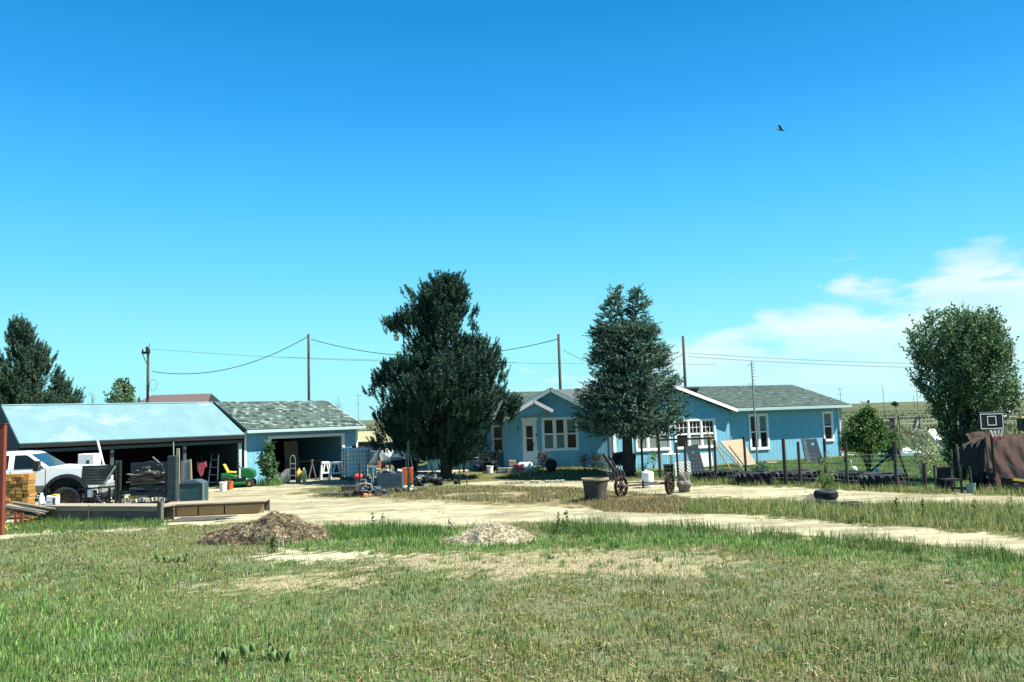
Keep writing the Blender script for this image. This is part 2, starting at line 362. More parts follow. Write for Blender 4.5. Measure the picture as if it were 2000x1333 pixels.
ground.data.polygons.foreach_set('use_smooth', [True]*len(F))
# ------------------------------------------------------------------ grass blades
def blades(name, X, Y, H, Wd, Cc, label=None, z0=None, lean=.5, Z=None):
    n = len(X); th = RNG.random(n)*2*np.pi; la = RNG.random(n)*2*np.pi; ll = H*lean*RNG.random(n)
    z = ground_z(X, Y)-.005 if Z is None else Z
    ax, ay = np.cos(th)*Wd/2, np.sin(th)*Wd/2
    p0 = np.stack([X-ax, Y-ay, z], 1); p1 = np.stack([X+ax, Y+ay, z], 1)
    mid = np.stack([X+np.cos(la)*ll*.35, Y+np.sin(la)*ll*.35, z+H*.62], 1); axm = np.stack([ax*.7, ay*.7, 0*ax], 1)
    tip = np.stack([X+np.cos(la)*ll, Y+np.sin(la)*ll, z+H], 1)
    V = np.stack([p0, p1, mid+axm, mid-axm, tip], 1).reshape(-1, 3); i = np.arange(n)*5
    F = np.concatenate([np.stack([i, i+1, i+2], 1), np.stack([i, i+2, i+3], 1), np.stack([i+3, i+2, i+4], 1)]) 
    return tri_mesh(name, V, F, np.concatenate([Cc]*3), GRASS, kind='stuff')
def fan(n, y0, y1, margin=2.5):
    # density per square metre falls with distance so that blades stay as close-set to the eye
    u = RNG.random(n); y = np.exp(np.log(y0)+(np.log(y1)-np.log(y0))*u) if y1/y0 > 1.2 else y0+(y1-y0)*u
    x = (RNG.random(n)*2-1)*(y*.66+margin); return x, y
GCOL = {'g': np.array((.23,.33,.10)), 'k': np.array((.09,.16,.05)), 'y': np.array((.50,.43,.22)), 'l': np.array((.20,.38,.09)), 'o': np.array((.34,.35,.14)), 'b': np.array((.38,.46,.23))}
def meadow(n, y0, y1, name):
    X, Y = fan(n, y0, y1)
    d, b, r, l, lw = zones(X, Y); m1 = fbm(X*.5+3, Y*.5); m2 = fbm(X*3, Y*3, 3); m3 = fbm(X*.22+70, Y*.22+4)
    keep = ~d & ~b & (RNG.random(n) < np.where(r, .62, np.where(l, 1, .55+.9*(m2-.3))))
    X, Y, r, l, m1, m2, m3 = [q[keep] for q in (X, Y, r, l, m1, m2, m3)]; n = len(X); q = RNG.random(n)
    right = np.clip((X/(Y*.62)+.25), 0, 1)
    dryness = np.clip(.20+(m3-.5)*1.7+right*.22+(m2-.5)*1.0-.18*np.clip(-X/(Y*.6),0,1), .06, .85)
    C = np.empty((n,3)); brn = fbm(X*.45+33, Y*.8+7, 3)
    C[:] = GCOL['g']; C[q < .35] = GCOL['k']; s = (q > .8); C[s] = GCOL['b']
    dr = RNG.random(n) < dryness; C[dr & (q < .6)] = GCOL['o']; C[dr & (q >= .6)] = GCOL['y']
    bb_ = (RNG.random(n) < np.clip((brn-.44)*3.2*(.35+.65*right), 0, .55)); C[bb_] = (.23,.19,.10)
    dk_ = (RNG.random(n) < np.clip((.47-brn)*3.5, 0, .5)); C[dk_] = (.07,.15,.045)
    ls = l & (RNG.random(n) < .85); C[ls] = GCOL['l']; C[ls & (q < .35)] = (.09,.21,.05); C[ls & (q > .80)] = (.34,.52,.15)
    C[r & (q > .30)] = (.62,.54,.34)
    C *= (.35+1.35*RNG.random(n)**1.2)[:,None]
    H = (.028+.058*RNG.random(n)**1.3)*(.5+1.0*m1)*np.where(l, 1.55, 1)*np.where(r, .6, 1); tall = RNG.random(n) < .02; H[tall] *= 1.9
    Wd = .0055+.0075*RNG.random(n); Wd *= np.clip(Y/12, 1, 2)
    return blades(name, X, Y, H, Wd, C)
def bunches(ncl, y0, y1, per):
    cx, cy = fan(ncl, y0, y1); d, b, r, l, lw = zones(cx, cy); k = ~d & ~b & (fbm(cx*.6+20, cy*.6) > .40); cx, cy = cx[k], cy[k]; nc = len(cx)
    rd = .03+.07*RNG.random(nc); hh = .06+.11*RNG.random(nc)**1.6; base = np.array([(.30,.42,.19),(.20,.32,.11),(.40,.46,.26),(.09,.18,.06),(.44,.40,.20)])[RNG.integers(0,5,nc)]
    X = np.repeat(cx, per)+RNG.normal(size=nc*per)*np.repeat(rd, per); Y = np.repeat(cy, per)+RNG.normal(size=nc*per)*np.repeat(rd, per)
    H = np.repeat(hh, per)*(.5+.6*RNG.random(nc*per)); C = np.repeat(base, per, 0)*(.6+.8*RNG.random(nc*per))[:,None]; W_ = .0075*np.clip(Y/11, 1, 3)*(.8+.5*RNG.random(nc*per))
    return blades('bunch_grass', X, Y, H, W_, C, lean=.75)
tag(meadow(250000, 6.6, 21.6, 'grass'), 'short mixed green and dry prairie grass across the foreground', 'grass')
tag(bunches(2600, 6.6, 18.5, 30), 'paler taller bunch grass tufts dotted through the foreground', 'grass')
# flattened straw litter between the blades
n = 26000; X, Y = fan(n, 6.6, 21.5); d, b, r, l, lw = zones(X, Y); k = ~d & ~b & ~l & (fbm(X*.7+11, Y*.7) > .42); X, Y = X[k], Y[k]; n = len(X)
t = RNG.random(n)*6.28; ln = .03+.09*RNG.random(n); z = ground_z(X, Y)+.008+.03*RNG.random(n); ex = np.stack([-np.sin(t), np.cos(t), 0*t],1)*.0045*np.clip(Y/11,1,2)[:,None]; dx = np.stack([np.cos(t)*ln, np.sin(t)*ln, (RNG.random(n)-.4)*ln*.5],1); c0 = np.stack([X,Y,z],1)
V = np.stack([c0-ex, c0+ex, c0+dx+ex, c0+dx-ex],1).reshape(-1,3); i = np.arange(n)*4
tag(tri_mesh('straw_litter', V, np.stack([i,i+1,i+2,i+3],1), np.array([(.55,.47,.28),(.40,.32,.18),(.28,.22,.13)])[RNG.integers(0,3,n)]*(.6+.7*RNG.random(n))[:,None], GRASS, kind='stuff'), 'flattened dry stalks and litter lying among the foreground grass', 'litter')
# verge and island weeds
def scatter_poly(P, n):
    lo = P.min(0); hi = P.max(0); X = lo[0]+(hi[0]-lo[0])*RNG.random(n*3); Y = lo[1]+(hi[1]-lo[1])*RNG.random(n*3)
    k = inside(P, X, Y); return X[k][:n], Y[k][:n]
def patch(name, P, n, hmin, hmax, cols, wd, label, clump=.0, f=1.2, cat='grass', lean=.5):
    X, Y = scatter_poly(P, n); m = fbm(X*f+5, Y*f+1); k = (m > clump); X, Y, m = X[k], Y[k], m[k]; n = len(X)
    ci = RNG.integers(0, len(cols), n); C = np.array(cols)[ci]*(.6+.75*RNG.random(n))[:,None]
    H = (hmin+(hmax-hmin)*RNG.random(n)**1.6)*(.5+m); W_ = wd*(.7+.6*RNG.random(n))
    return tag(blades(name, X, Y, H, W_, C, lean=lean), label, cat)
g1 = [(.18,.28,.07),(.28,.36,.11),(.40,.38,.16),(.08,.14,.04),(.46,.40,.21),(.32,.38,.14)]
g2 = [(.12,.24,.06),(.19,.34,.09),(.07,.14,.04)]
g3 = [(.50,.42,.24),(.36,.28,.15),(.20,.22,.09),(.22,.15,.08)]
patch('weeds', poly([(1330,1001),(1360,982),(1480,984),(1640,988),(1800,990),(2050,995),(2300,1005),(2300,1050),(2000,1042),(1850,1034),(1700,1024),(1600,1016),(1480,1008)]), 26000, .03, .30, g1, .014, 'weedy green strip between the two dirt tracks at the right', .30, cat='weeds')
patch('weeds', poly([(1050,1036),(1090,1026),(1200,1028),(1330,1032),(1480,1044),(1650,1056),(1850,1078),(2000,1094),(2150,1110),(2150,1120),(1850,1090),(1480,1056),(1080,1046)]), 14000, .08, .34, g2+[(.2,.2,.1)], .010, 'taller green weeds along the near edge of the track', .42, 2.2, 'weeds')
patch('weeds', poly([(630,1034),(760,1028),(860,1034),(870,1048),(640,1056)]), 4500, .06, .26, g2, .010, 'lush grass tufts right of the straw heap', .35, 2.2, 'weeds')
patch('dry_grass', poly([(600,972),(640,964),(730,958),(900,952),(1100,953),(1200,958),(1340,974),(1350,996),(1200,992),(1100,988),(900,980),(760,974)]), 26000, .02, .13, g3+[(.12,.19,.06),(.10,.15,.05)], .014, 'dry grassy island between the tracks before the house', .34, .9, 'dry grass')
patch('dry_grass', poly([(600,960),(640,950),(700,952),(720,958),(640,966)]), 1500, .03, .12, g3+g1, .014, 'sparse weeds in the dirt before the garage', .45, 1.2, 'dry grass')
patch('lawn', LAWN[[0,1,2,3,-4,-3,-2,-1]] if False else poly([(1225,925),(1340,918),(1420,909),(1640,895),(1700,880),(1990,876),(2150,880),(2150,950),(1760,950),(1350,938),(1240,928)]), 60000, .03, .11, g2+[(.14,.19,.05)], .016, 'mown green lawn behind the wire fence', .0, 1, 'lawn')
patch('weeds', poly([(1345,948),(1360,940),(1480,944),(1600,950),(1770,958),(1900,962),(2050,966),(2050,972),(1760,964),(1600,956),(1480,951)]), 14000, .04, .28, g1, .014, 'weeds growing along the foot of the tyre row', .35, 1.6, 'weeds')
patch('weeds', poly([(0,1030),(60,1021),(330,1018),(330,1030),(100,1042),(0,1046)]), 8000, .04, .22, g2+[(.16,.2,.06)], .010, 'green weeds before the low timber wall', .3, 1.5, 'weeds')
patch('weeds', poly([(470,952),(480,940),(560,938),(565,944),(545,950)]), 2600, .1, .45, g2, .016, 'bushy weeds at the foot of the garage corner', .2, 1.5, 'weeds')
patch('weeds', poly([(330,1040),(420,1024),(560,1018),(900,1018),(1330,1024),(1700,1044),(1990,1078),(2100,1100),(2000,1092),(1480,1050),(1100,1034),(860,1040),(560,1034)]), 5200, .02, .13, g3+g1, .012, 'scattered weeds creeping over the near edge of the track', .46, 3.0, 'weeds')
patch('weeds', poly([(0,958),(400,962),(900,952),(1330,975),(2050,1000),(2050,985),(1340,948),(900,930),(430,935),(0,950)]), 5000, .02, .12, g3+g1, .014, 'sparse small weeds dotted over the dirt yard', .55, 2.4, 'weeds')
patch('dry_grass', poly([(1130,985),(1200,975),(1345,974),(1360,992),(1300,1004),(1180,1000)]), 9000, .03, .16, g3, .014, 'pale dry grass ridge around the wagon wheels', .25, 2, 'dry grass')
patch('dry_grass', poly([(985,932),(1000,924),(1100,920),(1140,922),(1120,932),(1040,936)]), 3500, .03, .13, g3+g1, .014, 'thin grass below the front door planting', .3, 1.5, 'dry grass')
# low brush over the far field
n = 60000; Y = np.exp(np.log(47)+(np.log(420)-np.log(47))*RNG.random(n)); X = (RNG.random(n)*2-1)*(Y*.7+4)
k = (fbm(X*.11, Y*.06, 4) > .46) & (np.abs(Y-(84+.12*X+2*np.sin(X*.05))) > 2.4); X, Y = X[k], Y[k]; n = len(X)
Cc = np.array([(.07,.095,.045),(.10,.125,.06),(.15,.16,.075),(.045,.07,.03)])[RNG.integers(0,4,n)]*(.7+.5*RNG.random(n))[:,None]
tag(blades('sagebrush', X, Y, (.15+.3*RNG.random(n)), .05*np.clip(Y/45,1,5), Cc, lean=.4), 'low sagebrush and grass over the far prairie field', 'brush')
# loose stones and clods on the dirt
n = 16000; X = (RNG.random(n)*2-1)*17; Y = 13+RNG.random(n)*24; d, b, r, l, lw = zones(X, Y); k = (d | b) & (fbm(X, Y) > .48); X, Y = X[k], Y[k]; n = len(X)
s = (.008+.034*RNG.random(n)**4); t = RNG.random(n)*6.28; z = ground_z(X, Y)
P = [np.stack([X+np.cos(t+a)*s*1.3, Y+np.sin(t+a)*s*1.3, z-.002], 1) for a in (0, 2.1, 4.2)]+[np.stack([X, Y, z+s*.8], 1)]
V = np.stack(P, 1).reshape(-1,3); i = np.arange(n)*4; F = np.concatenate([np.stack([i+a, i+b_, i+3], 1) for a, b_ in ((0,1),(1,2),(2,0))])
Cc = np.array([(.26,.23,.16),(.15,.12,.08),(.36,.33,.24)])[RNG.integers(0,3,n)]
tag(tri_mesh('pebbles', V, F, np.concatenate([Cc]*3), mat('pebble', (1,1,1), .9, .1, 3, 0, attr=True), kind='stuff'), 'loose pebbles and clods strewn over the dirt yard', 'pebbles')
# ------------------------------------------------------------------ buildings
def wall(mb, u0, u1, z0, z1, v0, v1, holes=()):
    us = sorted({u0, u1, *[h[0] for h in holes], *[h[1] for h in holes]}); zs = sorted({z0, z1, *[h[2] for h in holes], *[h[3] for h in holes]})
    solid = lambda i, k: 0 <= i < len(us)-1 and 0 <= k < len(zs)-1 and not any(h[0] <= (us[i]+us[i+1])/2 <= h[1] and h[2] <= (zs[k]+zs[k+1])/2 <= h[3] for h in holes)
    for i in range(len(us)-1):
        for k in range(len(zs)-1):
            if not solid(i, k): continue
            a, b, c, d = us[i], us[i+1], zs[k], zs[k+1]
            mb.face((a,v0,c),(b,v0,c),(b,v0,d),(a,v0,d)); mb.face((b,v1,c),(a,v1,c),(a,v1,d),(b,v1,d))
            if not solid(i-1,k): mb.face((a,v1,c),(a,v0,c),(a,v0,d),(a,v1,d))
            if not solid(i+1,k): mb.face((b,v0,c),(b,v1,c),(b,v1,d),(b,v0,d))
            if not solid(i,k-1): mb.face((a,v1,c),(b,v1,c),(b,v0,c),(a,v0,c))
            if not solid(i,k+1): mb.face((a,v0,d),(b,v0,d),(b,v1,d),(a,v1,d))
    return mb
def rot(o, rz): o.rotation_euler = (0, 0, rz); return o
def window(parent, u0, u1, z0, z1, v, rz=0, cols=1, mid=True, grid=None, curtain='', cas=.10, label=None, gridtop=True):
    w = u1-u0; c = cas
    cm = MB()
    cm.box(u0-c, u1+c, v-.045, v+.03, z1, z1+c).box(u0-c, u1+c, v-.06, v+.03, z0-c, z0)
    cm.box(u0-c, u0, v-.043, v+.03, z0, z1).box(u1, u1+c, v-.043, v+.03, z0, z1)
    cw = w/cols
    for i in range(1, cols): cm.box(u0+i*cw-.045, u0+i*cw+.045, v-.035, v+.03, z0, z1)
    o = rot(cm.build('window', TRIM, parent, bevel=.008), rz)
    if label: o['label'] = label
    for i in range(cols):
        a = u0+i*cw+(.045 if i else 0); b = u0+(i+1)*cw-(.045 if i < cols-1 else 0); zm = (z0+z1)/2
        s = MB(); e = .035
        for (za, zb, vv) in (((z0, zm, .0), (zm, z1, .02)) if mid else ((z0, z1, .01),)):
            s.box(a, a+e, v-.02+vv, v+.02+vv, za, zb).box(b-e, b, v-.02+vv, v+.02+vv, za, zb).box(a+e, b-e, v-.02+vv, v+.02+vv, za, za+e).box(a+e, b-e, v-.02+vv, v+.02+vv, zb-e, zb)
            if grid and (zb == z1):
                for q in range(1, grid[0]): x = a+(b-a)*q/grid[0]; s.box(x-.011, x+.011, v-.012+vv, v+.01+vv, za+e, zb-e)
                for q in range(1, grid[1]): z = za+(zb-za)*q/grid[1]; s.box(a+e, b-e, v-.010+vv, v+.008+vv, z-.011, z+.011)
            MB().face((a+.01, v+.012+vv, za+.01), (b-.01, v+.012+vv, za+.01), (b-.01, v+.012+vv, zb-.01), (a+.01, v+.012+vv, zb-.01)).build('pane', GLASS, o)
        s.build('sash', TRIM, o)
        ch = curtain[i] if i < len(curtain) else ' '
        if ch in 'ch':
            m = MB(); n = 14; z_lo = z0 if ch == 'c' else zm+.1
            for q in range(n):
                x0 = a+(b-a)*q/n; x1 = a+(b-a)*(q+1)/n; y0 = v+.004+(.004 if q % 2 else 0)
                m.face((x0, v+.008+(.003 if q%2 else 0), z_lo), (x1, v+.008+(0 if q%2 else .003), z_lo), (x1, v+.008+(0 if q%2 else .003), zm if ch=='c' and mid else z1), (x0, v+.008+(.003 if q%2 else 0), zm if ch=='c' and mid else z1))
            m.build('curtain', CURT, o)
    return o
def plane_roof(mb, A, B, C, D, t=.09, c=(1,1,1)):   # A-B eave, D-C ridge; slab t thick
    A, B, C, D = map(Vector, (A, B, C, D)); n = (B-A).cross(D-A).normalized(); 
    if n.z < 0: n = -n
    return mb.hexa([A-n*t, B-n*t, C-n*t, D-n*t, A, B, C, D], c)
def shingles(mb, A, B, C, D, tw=.24, ex=.145, con=1.0):
    A, B, C, D = map(Vector, (A, B, C, D)); n = (B-A).cross(D-A).normalized()
    if n.z < 0: n = -n
    H = ((D-A).length+(C-B).length)/2; rows = int(H/ex)
    for k in range(rows+1):
        f0 = k/rows if rows else 0; f1 = min(1, (k+1.12)/rows)
        if f0 >= 1: break
        L0, R0 = A.lerp(D, f0), B.lerp(C, f0); L1, R1 = A.lerp(D, f1), B.lerp(C, f1); W_ = (R0-L0).length; m = max(1, int(W_/tw)); off = (k % 2)*.5
        for i in range(-1, m+1):
            a, b = (i+off)/m, (i+1+off)/m-.012/max(W_, .5)
            a, b = max(0, a), min(1, b)
            if b-a < .01: continue
            q = random.random(); g = .80+.35*q if q < .72 else (1.10+.55*random.random() if q < .90 else .62); g = max(.3, 1+(g-1)*con); col = (g, g*1.01, g*.99)
            p0, p1, p2, p3 = L0.lerp(R0, a), L0.lerp(R0, b), L1.lerp(R1, b), L1.lerp(R1, a)
            h0 = n*(.018+.006*random.random()); h1 = n*.004
            mb.face(p0+h0, p1+h0, p2+h1, p3+h1, c=col); mb.face(p0+n*.001, p1+n*.001, p1+h0, p0+h0, c=(g*.7,)*3)
    return mb
# ---- garage and open shed, sharing one long ridge
GO = Vector((-11.2, 34.4, 0)); GT = math.radians(41)
def upx(px, O, th, v=0):
    k = (px-1000)/FPX; ox = O.x-v*math.sin(th); oy = O.y+v*math.cos(th)
    return (k*oy-ox)/(math.cos(th)-k*math.sin(th))
def on(O, th, u, v=0, z=0): return Vector((O.x+u*math.cos(th)-v*math.sin(th), O.y+u*math.sin(th)+v*math.cos(th), z))
ZR = 3.60; ZE = 2.33; ZS = 2.15; DV = 3.6; LG = 5.5
gar = thing('garage', 'low blue garage with grey shingle roof and wide open doorway', 'garage', GO, GT)
h0 = upx(526, GO, GT, .3); h1 = upx(664, GO, GT, .3)
m = MB(); wall(m, .08, LG-.1, -.05, ZE-.06, .3, .42, [(h0, h1, -.05, 1.90)]); m.build('wall', BLUE, gar)
m = MB(); m.box(LG-.22, LG-.1, .425, 6.9, -.05, ZE-.06); m.prism([(0,0),(1,0),(1,.01),(0,.01)], 0, .001) if 0 else None
rotm = m.build('wall', BLUE, gar)
g = MB()
for x in (LG-.22,):
    g.mesh([(x,.3,ZE-.06),(x,3.6,ZR-.12),(x,6.9,ZE-.06),(x+.12,.3,ZE-.06),(x+.12,3.6,ZR-.12),(x+.12,6.9,ZE-.06)], [(0,1,2),(5,4,3),(0,3,4,1),(1,4,5,2),(2,5,3,0)])
g.build('gable', BLUE, gar)
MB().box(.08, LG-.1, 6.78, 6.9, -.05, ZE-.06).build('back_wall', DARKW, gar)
MB().box(.0, LG-.1, .43, 6.77, -.06, .02).build('floor', CONC, gar)
m = MB(); t = .13
m.box(h0-t, h0, .262, .43, -.05, 1.90).box(h1, h1+t, .262, .43, -.05, 1.90).box(h0-t, h1+t, .258, .43, 1.90, 1.90+t).build('door_frame', TRIM, gar, bevel=.01)
MB().box(.02, .10, .262, .34, 0, ZE-.08).build('corner_board', TRIM, gar); MB().box(LG-.16, LG-.07, .262, .34, 0, ZE-.08).build('corner_board', TRIM, gar)
A, B, C_, D_ = (0,0,ZE), (LG+.1,0,ZE), (LG+.1,DV,ZR), (0,DV,ZR)
m = MB(); plane_roof(m, A, B, C_, D_); plane_roof(m, (0,2*DV,ZE), (LG+.1,2*DV,ZE), (LG+.1,DV,ZR), (0,DV,ZR)); m.build('roof', ROOFB, gar)
shingles(MB(), (0,-.03,ZE+.003), (LG+.12,-.03,ZE+.003), (LG+.12,DV,ZR+.012), (0,DV,ZR+.012), .19, .20, 1.9).build('shingles', SHING, gar, kind='stuff')
MB().box(-.02, LG+.14, -.12, -.01, ZE-.15, ZE-.02).build('gutter', GTRIM, gar, bevel=.01)
MB().beam((LG+.13,-.02,ZE-.07), (LG+.13,DV,ZR-.07), .04, .16).build('rake_board', GTRIM, gar)
# soft clutter deep inside the garage: shelving and a bench against the back wall
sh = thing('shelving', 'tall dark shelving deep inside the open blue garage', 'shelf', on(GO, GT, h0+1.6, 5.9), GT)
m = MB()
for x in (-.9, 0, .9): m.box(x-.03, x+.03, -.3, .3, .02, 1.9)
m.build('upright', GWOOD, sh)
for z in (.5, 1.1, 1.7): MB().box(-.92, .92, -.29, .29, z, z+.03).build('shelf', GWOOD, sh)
pn = MB().box(-.35, .35, -.02, .02, .02, 1.7).build('tan_board', PLY, None); pn.location = on(GO, GT, h1-1.0, 3.2); pn.rotation_euler = (-.15, 0, GT)
tag(pn, 'tan board standing inside the right half of the garage doorway', 'board')
# ---- open-fronted shed
shed = thing('open_shed', 'long open-fronted shed with pale metal roof and dark inside', 'shed', on(GO, GT, -.04), GT)
SL = -8.22
m = MB(); plane_roof(m, (SL,0,ZS), (-.03,0,ZS), (-.03,DV,ZR-.03), (SL,DV,ZR-.03), .05); plane_roof(m, (SL,2*DV,ZS), (-.03,2*DV,ZS), (-.03,DV,ZR-.03), (SL,DV,ZR-.03), .05); m.build('roof', METROOF, shed)
r_ = MB(); nrm = Vector((0, -(ZR-ZS), DV)).normalized()
for i in range(15):
    u = SL+.25+i*.57; r_.beam(Vector((u,.02,ZS+.002)), Vector((u,DV-.03,ZR-.028)), .05, .010)

MB().tube((SL,DV,ZR-.015), (-.03,DV,ZR-.015), .04, n=8).build('ridge_cap', METROOF, shed)
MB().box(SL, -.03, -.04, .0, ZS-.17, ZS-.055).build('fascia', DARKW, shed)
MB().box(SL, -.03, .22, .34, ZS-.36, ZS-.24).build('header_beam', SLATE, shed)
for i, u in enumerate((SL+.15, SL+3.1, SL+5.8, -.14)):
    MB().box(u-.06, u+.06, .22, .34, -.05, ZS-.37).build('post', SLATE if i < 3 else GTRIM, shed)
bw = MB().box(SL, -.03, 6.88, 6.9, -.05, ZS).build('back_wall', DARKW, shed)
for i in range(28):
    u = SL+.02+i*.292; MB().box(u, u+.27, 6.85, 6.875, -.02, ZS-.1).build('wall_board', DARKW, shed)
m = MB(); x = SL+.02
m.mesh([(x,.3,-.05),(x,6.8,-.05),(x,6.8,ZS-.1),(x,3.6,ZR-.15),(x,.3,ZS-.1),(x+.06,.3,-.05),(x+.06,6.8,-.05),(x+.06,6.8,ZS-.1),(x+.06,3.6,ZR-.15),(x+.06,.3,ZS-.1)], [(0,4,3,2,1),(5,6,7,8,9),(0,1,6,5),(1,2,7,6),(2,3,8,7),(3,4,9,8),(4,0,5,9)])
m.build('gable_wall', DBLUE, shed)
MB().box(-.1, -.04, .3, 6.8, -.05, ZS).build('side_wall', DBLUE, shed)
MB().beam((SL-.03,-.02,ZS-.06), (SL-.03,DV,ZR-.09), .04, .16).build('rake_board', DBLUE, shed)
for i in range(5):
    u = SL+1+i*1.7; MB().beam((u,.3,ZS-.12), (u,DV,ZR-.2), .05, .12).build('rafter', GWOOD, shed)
# ---- main house
C0 = Vector((4.37, 36.8, 0)); HT = math.radians(22.7)
house = thing('blue_house', 'long low blue house with white trimmed windows and grey shingle roof', 'house', C0)
CA, WL = 6.35, 13.5
def hu(px, v=0): return upx(px, C0, HT, v)
def hz(px, py, v=0):
    u = hu(px, v); p = on(C0, HT, u, v); return zof(px, py, p)
ZW = 2.5; RZ = 3.78; EV = 2.60
# window-wall block
wa, wb = hu(1232), hu(1299); wc, wd = hu(1312), hu(1387)
z0w, z1w = .86, 2.06
bx = .10
m = MB(); wall(m, .02, CA, -.05, ZW, 0, .14, [(hu(1236), hu(1298), z0w, z1w), (hu(1312), hu(1386), z0w, z1w)])
apx = CA/2+.05
m.mesh([(.02,0,ZW),(CA,0,ZW),(apx,0,ZW+(CA/2)*.345),(.02,.14,ZW),(CA,.14,ZW),(apx,.14,ZW+(CA/2)*.345)], [(0,1,2),(5,4,3),(1,4,5,2),(2,5,3,0)])
rot(m.build('front_wall', BLUE, house), HT)
rot(MB().box(CA-.12, CA, .14, .6, -.05, ZW).build('return_wall', BLUE, house), HT)
window(house, hu(1236), hu(1298), z0w, z1w, 0, HT, 3, True, (3,2), 'ccc', .09, 'triple white window partly hidden behind the spruce')
window(house, hu(1312), hu(1386), z0w, z1w, 0, HT, 3, True, (3,2), ' cc', .09, 'triple white window with small upper panes')
rot(MB().box(-.02, .12, -.04, .02, -.05, ZW).build('corner_board', TRIM, house), HT)
rot(MB().box(.62, .74, -.03, .0, .1, ZW-.1).build('trim_board', TRIM, house), HT)
# right wing
VW = .32
wu1, wu2 = hu(1457, VW), hu(1489, VW); wv1, wv2 = hu(1600, VW), hu(1615, VW)
m = MB(); wall(m, CA+.0, WL, -.05, ZW, VW, VW+.14, [(wu1, wu2, .62, 2.20), (wv1, wv2, .85, 2.20)]); rot(m.build('front_wall', BLUE, house), HT)
window(house, wu1, wu2, .62, 2.20, VW, HT, 2, True, None, ' h', .09, 'tall white double window behind the leaning plywood')
window(house, wv1, wv2, .85, 2.20, VW, HT, 1, True, None, 'h', .085, 'narrow white sash window at the right end')
m = MB(); x = WL-.14
m.mesh([(x,VW+.14,-.05),(x,7.8,-.05),(x,7.8,ZW),(x,4.0,RZ-.1),(x,VW+.14,ZW),(WL,VW+.14,-.05),(WL,7.8,-.05),(WL,7.8,ZW),(WL,4.0,RZ-.1),(WL,VW+.14,ZW)], [(0,4,3,2,1),(5,6,7,8,9),(0,1,6,5),(1,2,7,6),(2,3,8,7),(3,4,9,8),(4,0,5,9)])
rot(m.build('end_wall', BLUE, house), HT)
rot(MB().box(WL-.10, WL+.03, VW-.04, VW+.06, -.03, ZW).build('corner_board', TRIM, house), HT)
rot(MB().box(-.5, WL, 7.66, 7.8, -.05, ZW).build('back_wall', BLUE, house), HT)
e0 = -.12
A, B, C_, D_ = (CA+.24,e0,EV), (WL+.3,e0,EV), (WL+.3,4.0,RZ), (CA/2,4.0,RZ)
m = MB(); plane_roof(m, A, B, C_, D_); plane_roof(m, (-1.0,1.6,EV+.45), (-.3,.4,EV+.08), (CA/2,4.0,RZ-.01), (-1.2,4.0,RZ-.01)); plane_roof(m, (-1.2,7.98,EV), (WL+.3,7.98,EV), (WL+.3,4.0,RZ), (-1.2,4.0,RZ))
rot(m.build('roof', ROOFB, house), HT)
s = shingles(MB(), (CA+.22,e0-.03,EV+.004), (WL+.33,e0-.03,EV+.004), (WL+.33,4.0,RZ+.014), (CA/2,4.0,RZ+.014), .19)
rot(s.build('shingles', SHING, house, kind='stuff'), HT)
# gable over the window wall
g0, g1 = -.25, CA+.28; gv = -.3; sl_ = .345; gz = EV-.03; top = gz+(g1-g0)/2*sl_; gx_ = (g0+g1)/2
m = MB(); plane_roof(m, (g1,gv,gz), (g1,4.0,gz), (gx_,4.0,top), (gx_,gv,top)); plane_roof(m, (g0,gv,gz), (g0,3.9,gz), (gx_,3.9,top), (gx_,gv,top)); rot(m.build('gable_roof', ROOFB, house), HT)
m = MB(); shingles(m, (g1+.02,gv-.03,gz+.004), (g1+.02,4.0,gz+.004), (gx_,4.05,top+.012), (gx_,gv-.03,top+.012)); shingles(m, (g0,gv-.03,gz+.004), (g0,3.9,gz+.004), (gx_,3.9,top+.012), (gx_,gv-.03,top+.012)); rot(m.build('shingles', SHING, house, kind='stuff'), HT)
for a in (g0, g1): rot(MB().beam((a,gv-.02,gz-.09), (gx_,gv-.02,top-.09), .045, .15).build('rake_board', TRIM, house), HT)
rot(MB().box(CA+.3, WL+.33, e0-.10, e0-.01, EV-.16, EV-.02).build('gutter', GTRIM, house, bevel=.01), HT)
rot(MB().box(CA+.02, WL+.3, e0, VW-.002, EV-.17, EV-.12).build('soffit', GTRIM, house), HT)
rot(MB().beam((WL+.32,e0,EV-.09), (WL+.32,4.0,RZ-.09), .04, .17).build('rake_board', GTRIM, house), HT)
def spout(u, v): return rot(MB().path([(u,v,EV-.2),(u,v,.12),(u+.1,v-.1,.04),(u+.45,v-.25,.02)], .035, 6).build('downspout', GTRIM, house), HT)
spout(CA+.22, VW-.08); spout(WL-.02, VW-.1)
# vents on the roof
rot(MB().tube((2.2,3.6,3.6), (2.2,3.6,4.3), .06, n=8).build('vent_pipe', IRON, house), HT)
# centre block, facing the camera square on (coordinates from the shared corner)
X0, X1 = -4.9, 0.0
def cx_(px): return (px-1000)/FPX*36.8-C0.x
def cz(py, px): return zof(px, py, Vector((0,36.8,0)))
dz0, dz1 = .36, 2.33
wx0, wx1 = cx_(1056), cx_(1119.5)
wz0, wz1 = cz(877,1088), cz(819,1088)
dx0, dx1 = cx_(1018.5), cx_(1038)
m = MB(); wall(m, X0, X1, -.05, ZW, 0, .14, [(wx0, wx1, wz0, wz1), (dx0, dx1, dz0, dz1)])
ax = cx_(1071); gl = ax-2.1; grr = ax+2.1; AZ = 3.74
m.mesh([(gl,0,ZW),(grr,0,ZW),(ax,0,AZ-.12),(gl,.14,ZW),(grr,.14,ZW),(ax,.14,AZ-.12)], [(0,1,2),(5,4,3),(1,4,5,2),(2,5,3,0)])
m.build('front_wall', BLUE, house)
MB().box(X0, X0+.14, .14, 1.0, -.05, ZW).build('return_wall', BLUE, house)
